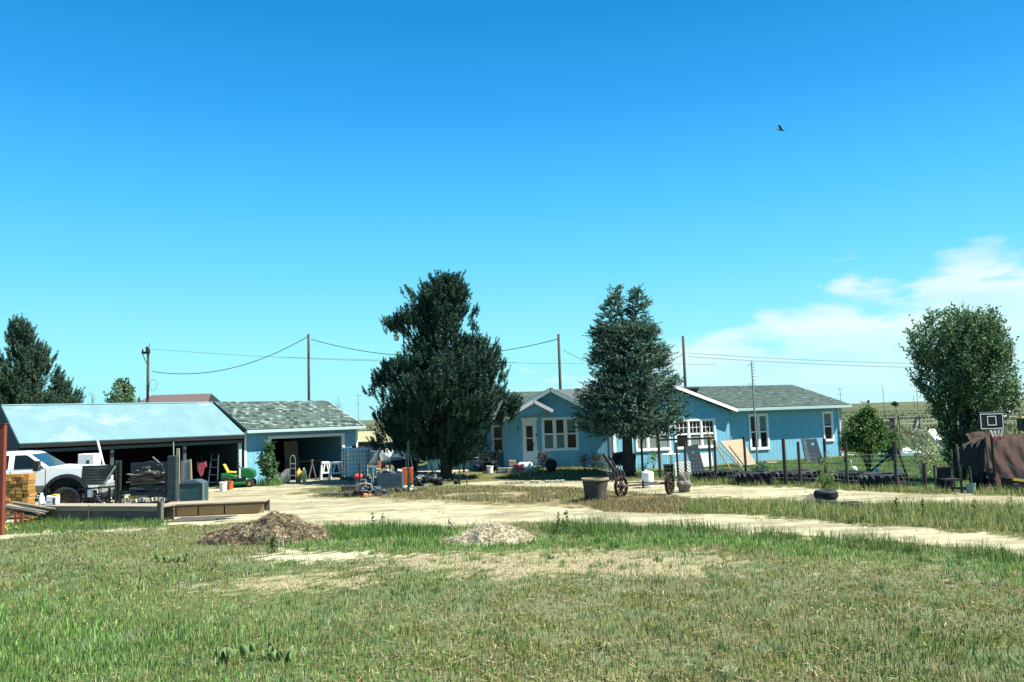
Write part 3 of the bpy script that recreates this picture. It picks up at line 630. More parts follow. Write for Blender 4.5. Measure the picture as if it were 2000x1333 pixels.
MB().box(-.16, -.02, -.02, 0, 0, 2.45).build('corner_board', TRIM, house)
window(house, wx0, wx1, wz0, wz1, 0, 0, 3, True, None, 'cch', .085, 'triple white window right of the front door')
d = MB().box(dx0, dx1, .03, .07, dz0, dz1).build('door', TRIM, house)
m = MB(); t = .09; m.box(dx0-t, dx0, -.035, .03, dz0, dz1).box(dx1, dx1+t, -.035, .03, dz0, dz1).box(dx0-t-.05, dx1+t+.05, -.05, .03, dz1, dz1+.13).build('frame', TRIM, d)
for a, b_ in ((1.68, 2.2), (1.08, 1.63)):
    zz0, zz1 = a-.36+.25, b_-.36+.25
    MB().box(dx0+.08, dx1-.08, .022, .029, zz0+.0, zz1).build('pane', GLASS, d)
MB().tube((dx1-.06,.0,1.2), (dx1-.06,.0,1.32), .015).build('handle', IRON, d)
for q, z in enumerate((2.05, 1.95, 1.84)):
    MB().cbox((cx_(1006), -.012, z), (.07,.02,.06 if q == 0 else .045)).build('house_number', IRON, house)
MB().box(cx_(1040.5), cx_(1042.5), -.06, 0, 1.62, 1.75).build('porch_light', IRON, house)
MB().box(dx0-.35, dx1+.35, -1.0, -.002, 0, .18).build('step', CONC, house)
MB().box(dx0-.2, dx1+.2, -.6, -.003, .182, .34).build('step', CONC, house)
# big gable roof, running back
bgv = -.5; EZ = AZ-2.18*.545
m = MB()
for s_ in (-1, 1): plane_roof(m, (ax+s_*2.18,bgv,EZ), (ax+s_*2.18,4.6,EZ), (ax,4.6,AZ), (ax,bgv,AZ), .08)
plane_roof(m, (ax+2.1,bgv,EZ+.03), (.28,bgv,EZ-.14), (.28,2.0,EZ-.14), (ax+2.1,2.0,EZ+.03), .07)  # side eave added to shade the front wall, unseen behind the spruce
m.build('gable_roof', ROOFB, house)
m = MB()
for s_ in (-1, 1): shingles(m, (ax+s_*2.2,bgv-.03,EZ), (ax+s_*2.2,4.6,EZ), (ax,4.6,AZ+.012), (ax,bgv-.03,AZ+.012))
m.build('shingles', SHING, house, kind='stuff')
for s_ in (-1, 1): MB().beam((ax+s_*2.19,bgv-.02,EZ-.08), (ax,bgv-.02,AZ-.08), .045, .16).build('rake_board', GTRIM, house)
# smaller gable in front of it, over the door
sa = cx_(1038); saz = AZ-.05-abs(ax-sa)*.545-.03; r2 = cx_(1074); rz2 = saz-(r2-sa)*.56; l2 = ax-2.22; lz2 = saz-(sa-l2)*.56
m = MB(); plane_roof(m, (r2,-.72,rz2), (r2,-.02,rz2), (sa,-.02,saz), (sa,-.72,saz), .07); plane_roof(m, (l2,-.72,lz2), (l2,-.02,lz2), (sa,-.02,saz), (sa,-.72,saz), .07); m.build('porch_roof', ROOFB, house)
for a, zz in ((r2, rz2), (l2, lz2)): MB().beam((a,-.74,zz-.07), (sa,-.74,saz-.07), .045, .15).build('rake_board', TRIM, house)
m = MB(); m.mesh([(l2+.1,-.5,lz2-.05),(r2-.1,-.5,rz2-.05),(sa,-.5,saz-.1),(l2+.1,-.01,lz2-.05),(r2-.1,-.01,rz2-.05),(sa,-.01,saz-.1)], [(0,1,2),(5,4,3),(0,3,4,1),(1,4,5,2),(2,5,3,0)]); m.build('porch_gable', BLUE, house)
# left wing behind the pine
LX0 = (829-1000)/FPX*37.8-C0.x; lv = .85
lw_ = [((846-1000)/FPX*37.65-C0.x, (862-1000)/FPX*37.65-C0.x), ((958-1000)/FPX*37.65-C0.x, (976-1000)/FPX*37.65-C0.x)]
m = MB(); wall(m, LX0, X0+.1, -.05, ZW, lv, lv+.14, [(a, b_, 1.0, 2.1) for a, b_ in lw_]); m.build('front_wall', BLUE, house)
for i, (a, b_) in enumerate(lw_): window(house, a, b_, 1.0, 2.1, lv, 0, 1, True, None, '', .08, ('white sash window left of the pine trunk', 'white sash window left of the front door')[i])
MB().box(LX0, LX0+.14, lv+.14, 7.5, -.05, ZW).build('end_wall', BLUE, house)
MB().box(LX0, 1.5, 7.5, 7.64, -.05, ZW).build('back_wall', BLUE, house)
m = MB(); lr = 4.6
plane_roof(m, (LX0-.25,.5,EV-.02), (-1.6,.5,EV-.02), (-1.6,lr,RZ-.04), (LX0-.25,lr,RZ-.04)); plane_roof(m, (LX0-.25,8.2,EV-.02), (5,8.2,EV-.02), (5,lr,RZ-.04), (LX0-.25,lr,RZ-.04)); m.build('roof', ROOFB, house)
shingles(MB(), (LX0-.27,.47,EV-.015), (.6,.47,EV-.015), (.6,lr,RZ-.03), (LX0-.27,lr,RZ-.03)).build('shingles', SHING, house, kind='stuff')
MB().box(LX0-.27, X0-.1, .40, .49, EV-.17, EV-.05).build('gutter', GTRIM, house)
m = MB(); m.mesh([(LX0,lv,ZW),(LX0,7.6,ZW),(LX0,lr,RZ-.12),(LX0+.12,lv,ZW),(LX0+.12,7.6,ZW),(LX0+.12,lr,RZ-.12)], [(0,2,1),(3,4,5),(0,1,4,3),(1,2,5,4),(2,0,3,5)]); m.build('gable', BLUE, house)
# ---- buildings behind
P = at(345, 840, 62); zt = zof(345, 771, P)
rb = thing('barn', 'brown-red roofed building rising behind the metal shed roof', 'barn', (P.x, P.y, 0), math.radians(4))
hw = 6.1/2*1.0
xl = at(272,780,62).x-P.x; xr = at(424,780,62).x-P.x; zb = zof(345, 800, P)
MB().box(xl+.6, xr-.4, -2.5, 2.5, -.05, zb-.05).build('wall', DARKW, rb)
m = MB(); plane_roof(m, (xl,-3,zb), (xr,-3,zb), (xr-.5,0,zt), (xl+1.0,0,zt), .1); plane_roof(m, (xl,3,zb), (xr,3,zb), (xr-.5,0,zt), (xl+1.0,0,zt), .1); m.build('roof', REDROOF, rb)
MB().face((xl,-3,zb),(xl+1.0,0,zt),(xl,3,zb)).face((xr,-3,zb),(xr,3,zb),(xr-.5,0,zt)).build('gable', DARKW, rb)
for i in range(1,12): 
    f = i/12; MB().beam((xl+(xr-xl)*f,-3,zb+.012), (xl+1.0+(xr-xl-1.5)*f,0,zt+.012), .05, .03).build('roof_seam', REDROOF, rb)
P = at(722, 855, 52)
sb = thing('small_shed', 'small brown shed with weathered roof behind the garage', 'shed', (P.x, P.y, 0), math.radians(12))
z1 = zof(722, 843, P); z2 = z1-.62
MB().box(-1.1, 1.3, 0, 2.6, -.05, z2).build('wall', mat('brown_boards', (.10,.07,.055), .85, .3, 6, .4, wave=('X', 3, 'sin', .02)), sb)
m = MB(); plane_roof(m, (-1.4,-.3,z2), (1.6,-.3,z2), (1.0,1.3,z1), (-1.2,1.3,z1), .08); plane_roof(m, (-1.4,2.9,z2), (1.6,2.9,z2), (1.0,1.3,z1), (-1.2,1.3,z1), .08); m.build('roof', mat('mossy_roof', (.25,.25,.14), .9, .3, 5, .4), sb)
def PG(px, py, dmax=36.45):   # ground point on the raised bed before the front door
    best = None
    for i in range(300):
        Yq = 33+i*(dmax-33)/299; p = at(px, py, Yq); g = float(ground_z(np.array([p.x]), np.array([Yq]))[0]); e = abs(p.z-g)
        if best is None or e < best[0]: best = (e, Vector((p.x, Yq, g)))
    return best[1]
# ------------------------------------------------------------------ trees
def crown_mesh(name, parent, cen, dirs, L, K, nl, nw, cols, m, flat=0.0, up=.0, fw=.75):
    """cen: tuft bases, dirs: tuft axes, L lengths; K needles each of length nl, width nw"""
    n = len(cen); cen = np.repeat(cen, K, 0); d = np.repeat(dirs, K, 0); L_ = np.repeat(L, K); N_ = n*K
    t = RNG.random(N_); rv = RNG.normal(size=(N_,3)); rv[:,2] *= (1-flat); rv /= np.linalg.norm(rv, axis=1)[:,None]+1e-9
    nd = d*fw+rv*.8; nd /= np.linalg.norm(nd, axis=1)[:,None]
    b = cen+d*(t*L_)[:,None]; ln = nl*(.7+.6*RNG.random(N_))*(1-.35*t)
    sd_ = np.cross(nd, RNG.normal(size=(N_,3))); sd_ /= np.linalg.norm(sd_, axis=1)[:,None]+1e-9
    w = nw*(.7+.6*RNG.random(N_))
    V = np.stack([b-sd_*w[:,None]/2, b+sd_*w[:,None]/2, b+nd*ln[:,None]], 1).reshape(-1,3); i = np.arange(N_)*3
    C = np.repeat(cols, K, 0)*(.7+.6*RNG.random(N_))[:,None]
    return tri_mesh(name, V, np.stack([i, i+1, i+2], 1), C, m, parent)
def leaf_mesh(name, parent, cen, size, cols, m, hang=.3):
    n = len(cen); u = RNG.normal(size=(n,3)); u[:,2] -= hang; u /= np.linalg.norm(u, axis=1)[:,None]
    s = np.cross(u, RNG.normal(size=(n,3))); s /= np.linalg.norm(s, axis=1)[:,None]; sz = size*(.6+.8*RNG.random(n))
    a = cen; b = cen+u*(sz*.5)[:,None]+s*(sz*.32)[:,None]; c = cen+u*sz[:,None]; e = cen+u*(sz*.5)[:,None]-s*(sz*.32)[:,None]
    V = np.stack([a,b,c,e],1).reshape(-1,3); i = np.arange(n)*4
    return tri_mesh(name, V, np.stack([i,i+1,i+2,i+3],1), cols, m, parent)
def prof(rows, Y, cx):   # rows (py, pxl, pxr) -> arrays z, left, right relative to trunk x
    z = []; l = []; r = []
    for py, a, b in rows:
        pa, pb = at(a, py, Y), at(b, py, Y); z.append((pa.z+pb.z)/2); l.append(pa.x-cx); r.append(pb.x-cx)
    z, l, r = map(np.array, (z, l, r)); o = np.argsort(z); return z[o], l[o], r[o]
def shell(pr, n, lo=.55, hi=1.0, zmin=None, seed=0, lump=.22, depth=1.0, inset=0, gap=0, gs=1.0):
    z, l, r = pr; zs = np.linspace(z[0], z[-1], 200); wd = (np.interp(zs, z, r)-np.interp(zs, z, l))/2+.15
    cdf = np.cumsum(wd); cdf /= cdf[-1]; zz = np.interp(RNG.random(n), cdf, zs)
    L, R = np.interp(zz, z, l), np.interp(zz, z, r); c = (L+R)/2; h = np.maximum((R-L)/2-inset, .05)
    a = RNG.random(n)*2*np.pi; k = np.sqrt(lo**2+(hi**2-lo**2)*RNG.random(n))
    q = 1-lump*fbm(a*2.2+seed, zz*1.3+seed)*1.2*(np.abs(np.sin(a)) )
    P, D = np.stack([c+h*k*q*np.cos(a), h*k*q*np.sin(a)*depth, zz], 1), np.stack([np.cos(a), np.sin(a)*depth, np.zeros(n)], 1)
    if gap:
        m_ = fbm(P[:,0]*gs+P[:,1]*gs*.6+seed*3.1, P[:,2]*gs+P[:,1]*gs*.5+seed, 2) > gap; P, D, k = P[m_], D[m_], k[m_]
    return P, D, k
def clusters(P, Dv, per, rad, zs=1.0):
    n = len(P); off = RNG.normal(size=(n*per,3))*rad*.5; off[:,2] *= zs
    return np.repeat(P, per, 0)+off, np.repeat(Dv, per, 0)
def trunk_limbs(parent, H, r0, tips, m, lean=(0,0), n_l=60, bend=.35):
    mb = MB(); pts = [Vector((lean[0]*t*t, lean[1]*t*t, H*t-.05)) for t in (0,.15,.35,.6,.85,1)]
    rs = [r0*1.25, r0, r0*.85, r0*.6, r0*.3, r0*.08]
    for i in range(5): mb.tube(pts[i], pts[i+1], rs[i], rs[i+1], 10, cap=i in (0,4))
    idx = RNG.choice(len(tips), min(n_l, len(tips)), replace=False)
    for i in idx:
        t = Vector(tips[i]); zb = max(.18*H, min(H*.93, t.z-math.hypot(t.x, t.y)*bend)); f = zb/H
        b = Vector((lean[0]*f*f, lean[1]*f*f, zb)); md = b.lerp(t, .55)+Vector((0,0,-.08))
        r = r0*.28*(1-f*.7); mb.tube(b, md, r, r*.6, 5, cap=False); mb.tube(md, t, r*.6, r*.2, 5, cap=False)
    return mb.build('trunk', m, parent, smooth=True)
def pal(n, cs, w=None): return np.array(cs)[RNG.choice(len(cs), n, p=w)]
def tips_at(pts, B_, dy=.5):
    P = []; D = []
    for px, py in pts:
        for s in (-1, 0, 1):
            q = at(px, py, B_.y+s*dy*RNG.random()); P.append((q.x-B_.x, q.y-B_.y, q.z-.30)); D.append((1 if q.x > B_.x else -1, 0, 0))
    return np.array(P), np.array(D, float)
# big pine
B_ = G(872, 938); Yp = B_.y
pine = thing('pine_tree', 'tall broad dark pine standing between the garage and the house', 'tree', B_)
rows = [(540,838,900),(550,828,908),(560,810,912),(580,802,910),(600,776,912),(620,764,905),(632,790,905),(645,798,915),(655,800,925),(665,800,965),(690,785,975),(712,735,982),(735,722,978),(755,728,982),(772,732,1004),(790,734,985),(806,738,966),(825,726,955),(845,726,950),(862,745,945),(878,785,940),(892,815,928),(902,840,905)]
pr = prof(rows, Yp, B_.x)
T, D, k = shell(pr, 1750, .62, 1.03, seed=3, lump=.25, inset=.18, gap=.42, gs=1.1)
T2, D2, _ = shell(pr, 520, .1, .66, seed=5, lump=.1, inset=.2)
Te, De = tips_at([(803,556),(812,600),(765,612),(778,622),(770,606),(785,606),(790,630),(795,622),(925,590),(922,620),(915,655),(965,660),(950,672),(975,690),(735,728),(728,745),(745,725),(983,720),(985,765),(1012,772),(735,795),(738,832),(730,850),(750,855),(945,850),(850,545),(880,545),(900,550),(835,556),(865,545),(842,548),(895,546),(905,560),(832,570),(815,585),(905,585),(780,612),(768,625),(760,615),(760,700),(785,690),(975,750),(1004,776),(995,784),(985,792),(975,798),(990,774),(998,770),(980,780),(970,790),(1008,768),(992,790)], B_); T2 = np.concatenate([T2, Te]); D2 = np.concatenate([D2, De])
Pc, Dc = clusters(np.concatenate([T, T2]), np.concatenate([D, D2]), 4, .24, 1.0)
dr = Dc*.38+np.array((0,0,.95))+RNG.normal(size=Pc.shape)*.16; dr /= np.linalg.norm(dr, axis=1)[:,None]
cl_ = pal(len(Pc), [(.014,.052,.038),(.022,.072,.043),(.042,.11,.055),(.009,.036,.030)])
Pc[:,2] -= .26
crown_mesh('crown', pine, Pc, dr, .26+.22*RNG.random(len(Pc)), 52, .125, .030, cl_, NEEDLE, fw=.45)
trunk_limbs(pine, pr[0][-1]*.93, .215, T, BARK, n_l=120)
# twin-topped spruce
B_ = G(1228, 930); Ys = B_.y
spr = thing('spruce_tree', 'blue-green spruce with two tops standing before the lit windows', 'tree', B_)
rows = [(636,1156,1282),(650,1154,1288),(665,1158,1288),(690,1146,1308),(715,1152,1302),(738,1146,1326),(755,1140,1318),(772,1133,1330),(790,1124,1332),(805,1120,1344),(820,1128,1338),(835,1136,1326),(846,1165,1325)]
pr = prof(rows, Ys, B_.x)
T, D, k = shell(pr, 1250, .55, 1.04, seed=11, lump=.25, inset=.10, gap=.40, gs=1.5); T2, D2, _ = shell(pr, 620, .08, .55, seed=12, lump=.1)
tops = []
for rws, n_ in (([(558,1198,1203),(575,1190,1209),(600,1174,1212),(625,1166,1216),(650,1156,1222)], 170), ([(560,1241,1249),(575,1232,1258),(590,1229,1268),(612,1228,1262),(635,1224,1276),(650,1222,1290)], 170)):
    a, b_, _ = shell(prof(rws, Ys, B_.x), n_, .1, 1.0, seed=n_, lump=.2); tops.append((a, b_))
T3 = np.concatenate([T, T2]); D3 = np.concatenate([D, D2])
T3[:,2] += -.12*np.hypot(T3[:,0], T3[:,1])*.0
Pc, Dc = clusters(T3, D3, 6, .26, .6)
Pt, Dt = clusters(np.concatenate([tops[0][0], tops[1][0]]), np.concatenate([tops[0][1], tops[1][1]]), 3, .10, .8)
Pc = np.concatenate([Pc, Pt]); Dc = np.concatenate([Dc, Dt])
dr = Dc*.75+np.array((0,0,.30))+RNG.normal(size=Pc.shape)*.30; dr /= np.linalg.norm(dr, axis=1)[:,None]
Pc[:,2] -= .10
cl_ = pal(len(Pc), [(.055,.135,.095),(.09,.17,.115),(.022,.06,.045),(.18,.27,.18)])
crown_mesh('crown', spr, Pc, dr, .18+.16*RNG.random(len(Pc)), 32, .070, .032, cl_, NEEDLE, fw=.5)
H_ = zof(1200, 560, B_)
trunk_limbs(spr, H_*.9, .21, T, BARK, n_l=90, bend=-.05)
# left pine behind the shed
B_ = at(60, 840, 44); B_.z = 0
lp = thing('pine_tree', 'pine with gappy crown behind the left end of the metal roof', 'tree', B_)
rows = [(628,33,42),(645,24,55),(665,22,68),(672,38,60),(690,8,92),(710,0,108),(735,-25,106),(755,-32,125),(772,-38,138),(790,-40,152),(815,-30,150),(840,-20,140)]
pr = prof(rows, 44, B_.x)
T, D, k = shell(pr, 900, .35, 1.08, seed=21, lump=.3, inset=.05, gap=.40, gs=1.1); T2, D2, _ = shell(pr, 50, .05, .45, seed=22, inset=.3)
Pc, Dc = clusters(np.concatenate([T, T2]), np.concatenate([D, D2]), 4, .28, 1.0)
dr = Dc*.35+np.array((0,0,.95))+RNG.normal(size=Pc.shape)*.15; dr /= np.linalg.norm(dr, axis=1)[:,None]
Pc[:,2] -= .28
crown_mesh('crown', lp, Pc, dr, .36+.28*RNG.random(len(Pc)), 60, .15, .036, pal(len(Pc), [(.030,.075,.05),(.05,.105,.06),(.08,.14,.075)]), NEEDLE, fw=.45)
trunk_limbs(lp, pr[0][-1]*.97, .2, T, BARK, n_l=80)
# broadleaf tree at the right
B_ = G(1878, 938); Yb = B_.y
bt = thing('elm_tree', 'many-stemmed broadleaf tree at right behind the tarped heap', 'tree', B_)
rows = [(616,1850,1915),(626,1815,1938),(640,1792,1952),(665,1780,1972),(690,1776,1976),(715,1788,1962),(740,1784,1975),(760,1796,1988),(775,1802,1980),(795,1818,1955),(815,1828,1935),(840,1840,1920),(870,1850,1908),(905,1858,1898)]
pr = prof(rows, Yb, B_.x)
T, D, k = shell(pr, 1100, .4, .98, seed=31, lump=.30, inset=.12, gap=.42, gs=1.3); T2, D2, _ = shell(pr, 200, .05, .4, seed=32)
Pc, Dc = clusters(np.concatenate([T, T2]), np.concatenate([D, D2]), 48, .20, 2.0)
k_ = (fbm(Pc[:,0]*2.2+9, Pc[:,2]*2.2+Pc[:,1], 3) > .38); Pc = Pc[k_]
S0, SD, _ = shell(pr, 620, .72, 1.0, seed=37, lump=.2, inset=.12); up_ = np.clip((S0[:,2]-S0[:,2].min())/(S0[:,2].max()-S0[:,2].min()), 0, 1)[:,None]
sd3 = SD*(.9-.3*up_)+np.array((0,0,1.0)); sd3 += RNG.normal(size=sd3.shape)*.2; sd3 /= np.linalg.norm(sd3, axis=1)[:,None]; ls_ = (.22+.36*RNG.random(len(S0)))
tt = RNG.random((len(S0), 26)); Sh = (S0[:,None,:]+sd3[:,None,:]*(tt*ls_[:,None])[...,None]).reshape(-1,3)+RNG.normal(size=(len(S0)*26,3))*.035
Pc = np.concatenate([Pc, Sh])
side = np.array([(at(px, py, Yb).x-B_.x, 0, at(px, py, Yb).z) for px, py in ((1972,775),(1985,762),(1978,790),(1990,772),(1965,800),(1950,815),(1975,745),(1825,800),(1840,830),(1848,860),(1856,885),(1920,835),(1908,860),(1898,885),(1865,905),(1850,840),(1905,850),(1862,870),(1895,870),(1875,890))]); Pc = np.concatenate([Pc, clusters(side, side, 150, .26, 1.5)[0]])
leaf_mesh('crown', bt, Pc, .085, pal(len(Pc), [(.08,.155,.07),(.12,.21,.09),(.20,.30,.15),(.04,.09,.04)]), LEAF, -.6)
mb = MB()
for i in range(26):
    t = Vector(T[RNG.integers(0, len(T))]); a = RNG.random()*6.28; b = Vector((.14*math.cos(a), .14*math.sin(a), -.05)); md = Vector((t.x*.45, t.y*.45, t.z*.5))
    mb.path([b, b+Vector((b.x*.6,b.y*.6,.6)), md, t], .055, 6, .012)
mb.build('trunk', BARK, bt)
# bushy small tree behind the fence
def leafy(name, label, cat, px, py, rows, ntip, per, leaf, cols, stems, seed, hang=.1, lump=.3, bark=BARK, Y=None, sr=.022, rad=.16):
    B_ = (PG(px, py) if (940 < px < 1150 and py < 926) else G(px, py)) if Y is None else Vector((at(px, py, Y).x, Y, 0)); pr = prof(rows, B_.y, B_.x)
    t = thing(name, label, cat, B_)
    T, D, k = shell(pr, ntip, .15, 1.0, seed=seed, lump=lump); Pc, _ = clusters(T, D, per, rad)
    Pc[:,2] = np.maximum(Pc[:,2], .03)
    leaf_mesh('foliage', t, Pc, leaf, pal(len(Pc), cols)*(.8+.4*RNG.random(len(Pc)))[:,None], LEAF, hang)
    mb = MB()
    for i in range(stems):
        q = Vector(T[RNG.integers(0, len(T))]); a = RNG.random()*6.28; b = Vector((sr*3*math.cos(a), sr*3*math.sin(a), -.02))
        mb.path([b, Vector((q.x*.35, q.y*.35, q.z*.5)), q], sr, 5, sr*.25)
    mb.build('stems', bark, t); return t
leafy('small_tree', 'small bushy green tree behind the wire fence', 'tree', 1697, 922, [(797,1688,1700),(812,1668,1712),(830,1655,1722),(850,1646,1728),(868,1645,1730),(882,1660,1722)], 170, 40, .09, [(.06,.14,.035),(.10,.20,.05),(.16,.26,.08),(.035,.08,.025)], 14, 41, rad=.14)
leafy('tall_bush', 'leafy green bush between the small tree and the pale hollyhock', 'bush', 1745, 900, [(845,1735,1755),(858,1722,1765),(875,1720,1768),(892,1725,1762)], 60, 34, .09, [(.06,.13,.04),(.10,.18,.06),(.15,.22,.09)], 8, 43)
leafy('hollyhock', 'tall straggly hollyhock with pale blooms at the fence corner', 'plant', 1805, 948, [(836,1796,1808),(850,1780,1830),(875,1776,1838),(900,1785,1832),(925,1795,1822)], 80, 16, .07, [(.34,.40,.19),(.55,.55,.36),(.18,.26,.09),(.62,.58,.45)], 22, 44, sr=.012, bark=mat('stem_tan', (.38,.36,.2), .8, .2, 6, .1))
leafy('hollyhock', 'dark leafy hollyhock climbing at the left post of the garage door', 'plant', 521, 949, [(866,524,528),(880,514,532),(895,510,536),(915,508,538),(932,510,534)], 60, 20, .13, [(.04,.10,.04),(.07,.15,.06),(.12,.22,.10)], 6, 45, sr=.014)
leafy('shrub', 'dark leafy shrub at the house corner behind the stump', 'shrub', 1160, 922, [(888,1158,1176),(900,1150,1184),(915,1148,1188)], 44, 22, .07, [(.04,.075,.045),(.07,.10,.06),(.10,.08,.09)], 10, 46, sr=.01)
leafy('shrub', 'thin red-flowered plant against the shaded blue wall', 'plant', 1141, 920, [(895,1134,1146),(908,1132,1150)], 18, 14, .06, [(.05,.09,.05),(.30,.10,.13)], 5, 47, sr=.008)
leafy('flower_bush', 'dark flowering bush under the triple window', 'plant', 1060, 919.5, [(892,1056,1066),(903,1052,1072),(914,1053,1074)], 36, 20, .06, [(.035,.07,.035),(.06,.11,.05),(.45,.25,.25)], 6, 48, sr=.008)
leafy('lily_plant', 'slim green plant by the lit wall behind the white box', 'plant', 1276, 916, [(884,1268,1284),(898,1264,1290)], 22, 16, .06, [(.10,.2,.09),(.18,.3,.14)], 12, 49, sr=.008)
leafy('rhubarb', 'broad-leaved green plant spilling over the tyre row', 'plant', 1486, 934, [(914,1478,1495),(922,1470,1505)], 30, 16, .16, [(.10,.2,.09),(.2,.32,.16)], 5, 50, sr=.01)
leafy('sapling', 'thin yellow-green weed sapling growing before the tyre row', 'plant', 1612, 968, [(888,1608,1618),(915,1602,1624),(945,1598,1630)], 44, 9, .045, [(.20,.28,.09),(.30,.34,.13),(.12,.2,.05)], 14, 51, sr=.008)
leafy('shrub', 'green shrub sprawling at the right house corner', 'shrub', 1652, 905, [(838,1646,1658),(855,1643,1662),(880,1642,1664)], 40, 26, .09, [(.08,.16,.05),(.14,.22,.08)], 8, 52)
leafy('garden_plants', 'green garden plants behind the white lattice', 'plant', 1335, 934, [(926,1326,1352),(931,1320,1362)], 30, 12, .06, [(.10,.19,.07),(.22,.3,.1)], 6, 53, sr=.008, rad=.08)
leafy('poplar_tree', 'light green poplar top showing over the metal roof', 'tree', 236, 840, [(744,232,250),(758,215,262),(775,207,272),(795,206,275)], 90, 30, .16, [(.14,.25,.12),(.24,.34,.19),(.07,.14,.07)], 14, 54, Y=56, sr=.05, hang=-.6)
leafy('bare_shrub', 'almost leafless shrub above the garage roof edge', 'shrub', 660, 840, [(775,652,668),(800,648,672)], 26, 1, .05, [(.2,.2,.12)], 26, 55, Y=52, sr=.02)
leafy('bare_shrub', 'faint bare twigs rising over the metal roof beside the pine', 'shrub', 181, 840, [(762,176,184),(790,174,188)], 16, 2, .08, [(.2,.24,.16)], 10, 56, Y=58, sr=.02)
leafy('bush', 'small dark bush in the field right of the tree row', 'bush', 1752, 815, [(787,1744,1752),(790,1742,1754)], 20, 16, .5, [(.05,.08,.04)], 4, 57, Y=230, sr=.05, rad=.25)
for i, (px, py, a, b_, lab) in enumerate([(1716,950,1712,1721,'short weed clump under the leaning log'), (1020,1045,1014,1024,'thistle at the left end of the straw mound')]):
    pass
# weeds in the foreground that stand up singly
def spire(px, py, h, label, w=.08, n=60, cols=((.05,.10,.03),(.09,.15,.05)), lf=.05):
    B_ = G(px, py); t = thing('weed', label, 'weed', B_)
    z = RNG.random(n)*h; a = RNG.random(n)*6.28; r = w*(1-z/h*.7)*RNG.random(n)
    leaf_mesh('foliage', t, np.stack([r*np.cos(a), r*np.sin(a), z], 1), lf, pal(n, cols), LEAF, -.4)
    MB().tube((0,0,-.01), (0,0,h), .006, .002, 5).build('stem', mat('weed_stem', (.12,.15,.06), .8, .2, 6, 0), t)
spire(534, 1078, .30, 'dark upright weed below the straw heap', .10, 140)
for px, py, h, lab in ((728,1033,.36,'thin dark weed left of the paired weeds by the track'),(748,1032,.34,'thin dark weed right of the paired weeds by the track'),(878,1045,.34,'lone thin weed at the left of the straw mound'),(1091,1045,.46,'tall dark weed left of the pair by the track edge'),(1107,1044,.52,'tall dark weed right of the pair by the track edge'),(1371,1042,.22,'small grey-green weed on the track edge, middle'),
    (1753,1012,.42,'leafy spire weed left in the right-hand strip'),(1804,1014,.5,'leafy spire weed middle in the right-hand strip'),(1905,1020,.5,'leafy spire weed right in the right-hand strip'),(1978,1022,.55,'leafy spire weed nearest the right picture edge')):
    spire(px, py, h, lab)
# prickly pear clump in the grass
def cactus(px, py, n, label, sp):
    B_ = G(px, py); t = thing('prickly_pear', label, 'cactus', B_)
    cm = mat('cactus_pad', (.10,.16,.05), .7, .25, 9, .2)
    for i in range(n):
        m = MB(); x = (random.random()-.5)*sp; y = (random.random()-.5)*sp*.25
        m.blob((0,0,.06), (.045,.014,.06), .04, 8, 6, i); o = m.build('pad', cm, t, smooth=True); o.location = (x, y, random.choice((0,0,.06))); o.rotation_euler = (random.uniform(-.4,.4), random.uniform(-.7,.7), random.uniform(0,3))
cactus(500, 1292, 24, 'low prickly pear clump in the grass near the bottom', 1.0)
cactus(325, 1098, 16, 'yellow-green prickly pear clump in the left grass', .8)
# ------------------------------------------------------------------ poles, wires, far things
def pole(px0, pyt, pxb, Y, w, label, kind='utility_pole', m=POLEW):
    P = at(pxb, 840, Y); h = zof(px0, pyt, Vector((0, Y, 0)))
    t = thing(kind, label, 'utility pole', (P.x, Y, 0)); r = w/2/FPX*Y
    MB().tube((0,0,-.1), (at(px0, pyt, Y).x-P.x if False else 0, 0, h), r, r*.82, 10).build('shaft', m, t, smooth=True)
    return t, Vector((P.x, Y, h)), r
pA, tA, rA = pole(287, 679, 288, 56, 6.0, 'brown utility pole with short crossarm over the metal roof')
xa = (276-287)/FPX*56; xb = (290.5-287)/FPX*56
MB().box(xa, xb+.05, -.16, -.06, tA.z-.45, tA.z-.30).build('crossarm', POLEW, pA)
for x in (xa+.06, xb): MB().lathe([(.0,0),(.05,.0),(.07,.08),(.05,.16),(.0,.2)], 8, (x,-.1,tA.z-.30)).build('insulator', IRON, pA)
MB().lathe([(.0,0),(.10,.0),(.10,.35),(.0,.4)], 10, (.02,-.2,tA.z-.35)).build('cutout_fuse', IRON, pA)
MB().tube((.04,0,tA.z), (.10,0,tA.z+.30), .02).build('pin', IRON, pA)
MB().beam((xa+.05,-.11,tA.z-.45), (-.05,-.11,tA.z-1.1), .04).build('brace', POLEW, pA)
MB().path([(.12+.28+.25*math.cos(a), -.1, tA.z-2.6+.38*math.sin(a)) for a in [i*.52 for i in range(13)]], .012, 4).build('wire_loop', IRON, pA)
pB, tB, rB = pole(603, 653, 604, 52, 5.6, 'plain wooden pole rising behind the garage roof')
pC, tC, rC = pole(1095, 653, 1097.5, 46, 6.2, 'plain wooden pole behind the gable over the front door')
pD, tD, rD = pole(1339.5, 657, 1343, 46, 6.0, 'plain wooden pole above the right wing roof')
def sag(P, Q, s, n=26): return [P.lerp(Q, i/n)-Vector((0,0,s*4*(i/n)*(1-i/n))) for i in range(n+1)]
def wire(P, Q, s, r, label): return tag(MB().path(sag(P, Q, s), r, 4).build('overhead_wire', IRON, None), label, 'wire')
a1 = at(298,726,56); b1 = at(601,658,52); b2 = at(608,663,52); c1 = at(1092,662,46); c2 = at(1100,684,46); d1_ = at(1338,690,46)
wire(a1, b1, .95, .022, 'slack black cable sagging from the crossarm pole to the garage pole')
wire(b2, c1, 1.05, .020, 'cable passing behind the big pine to the gable pole')
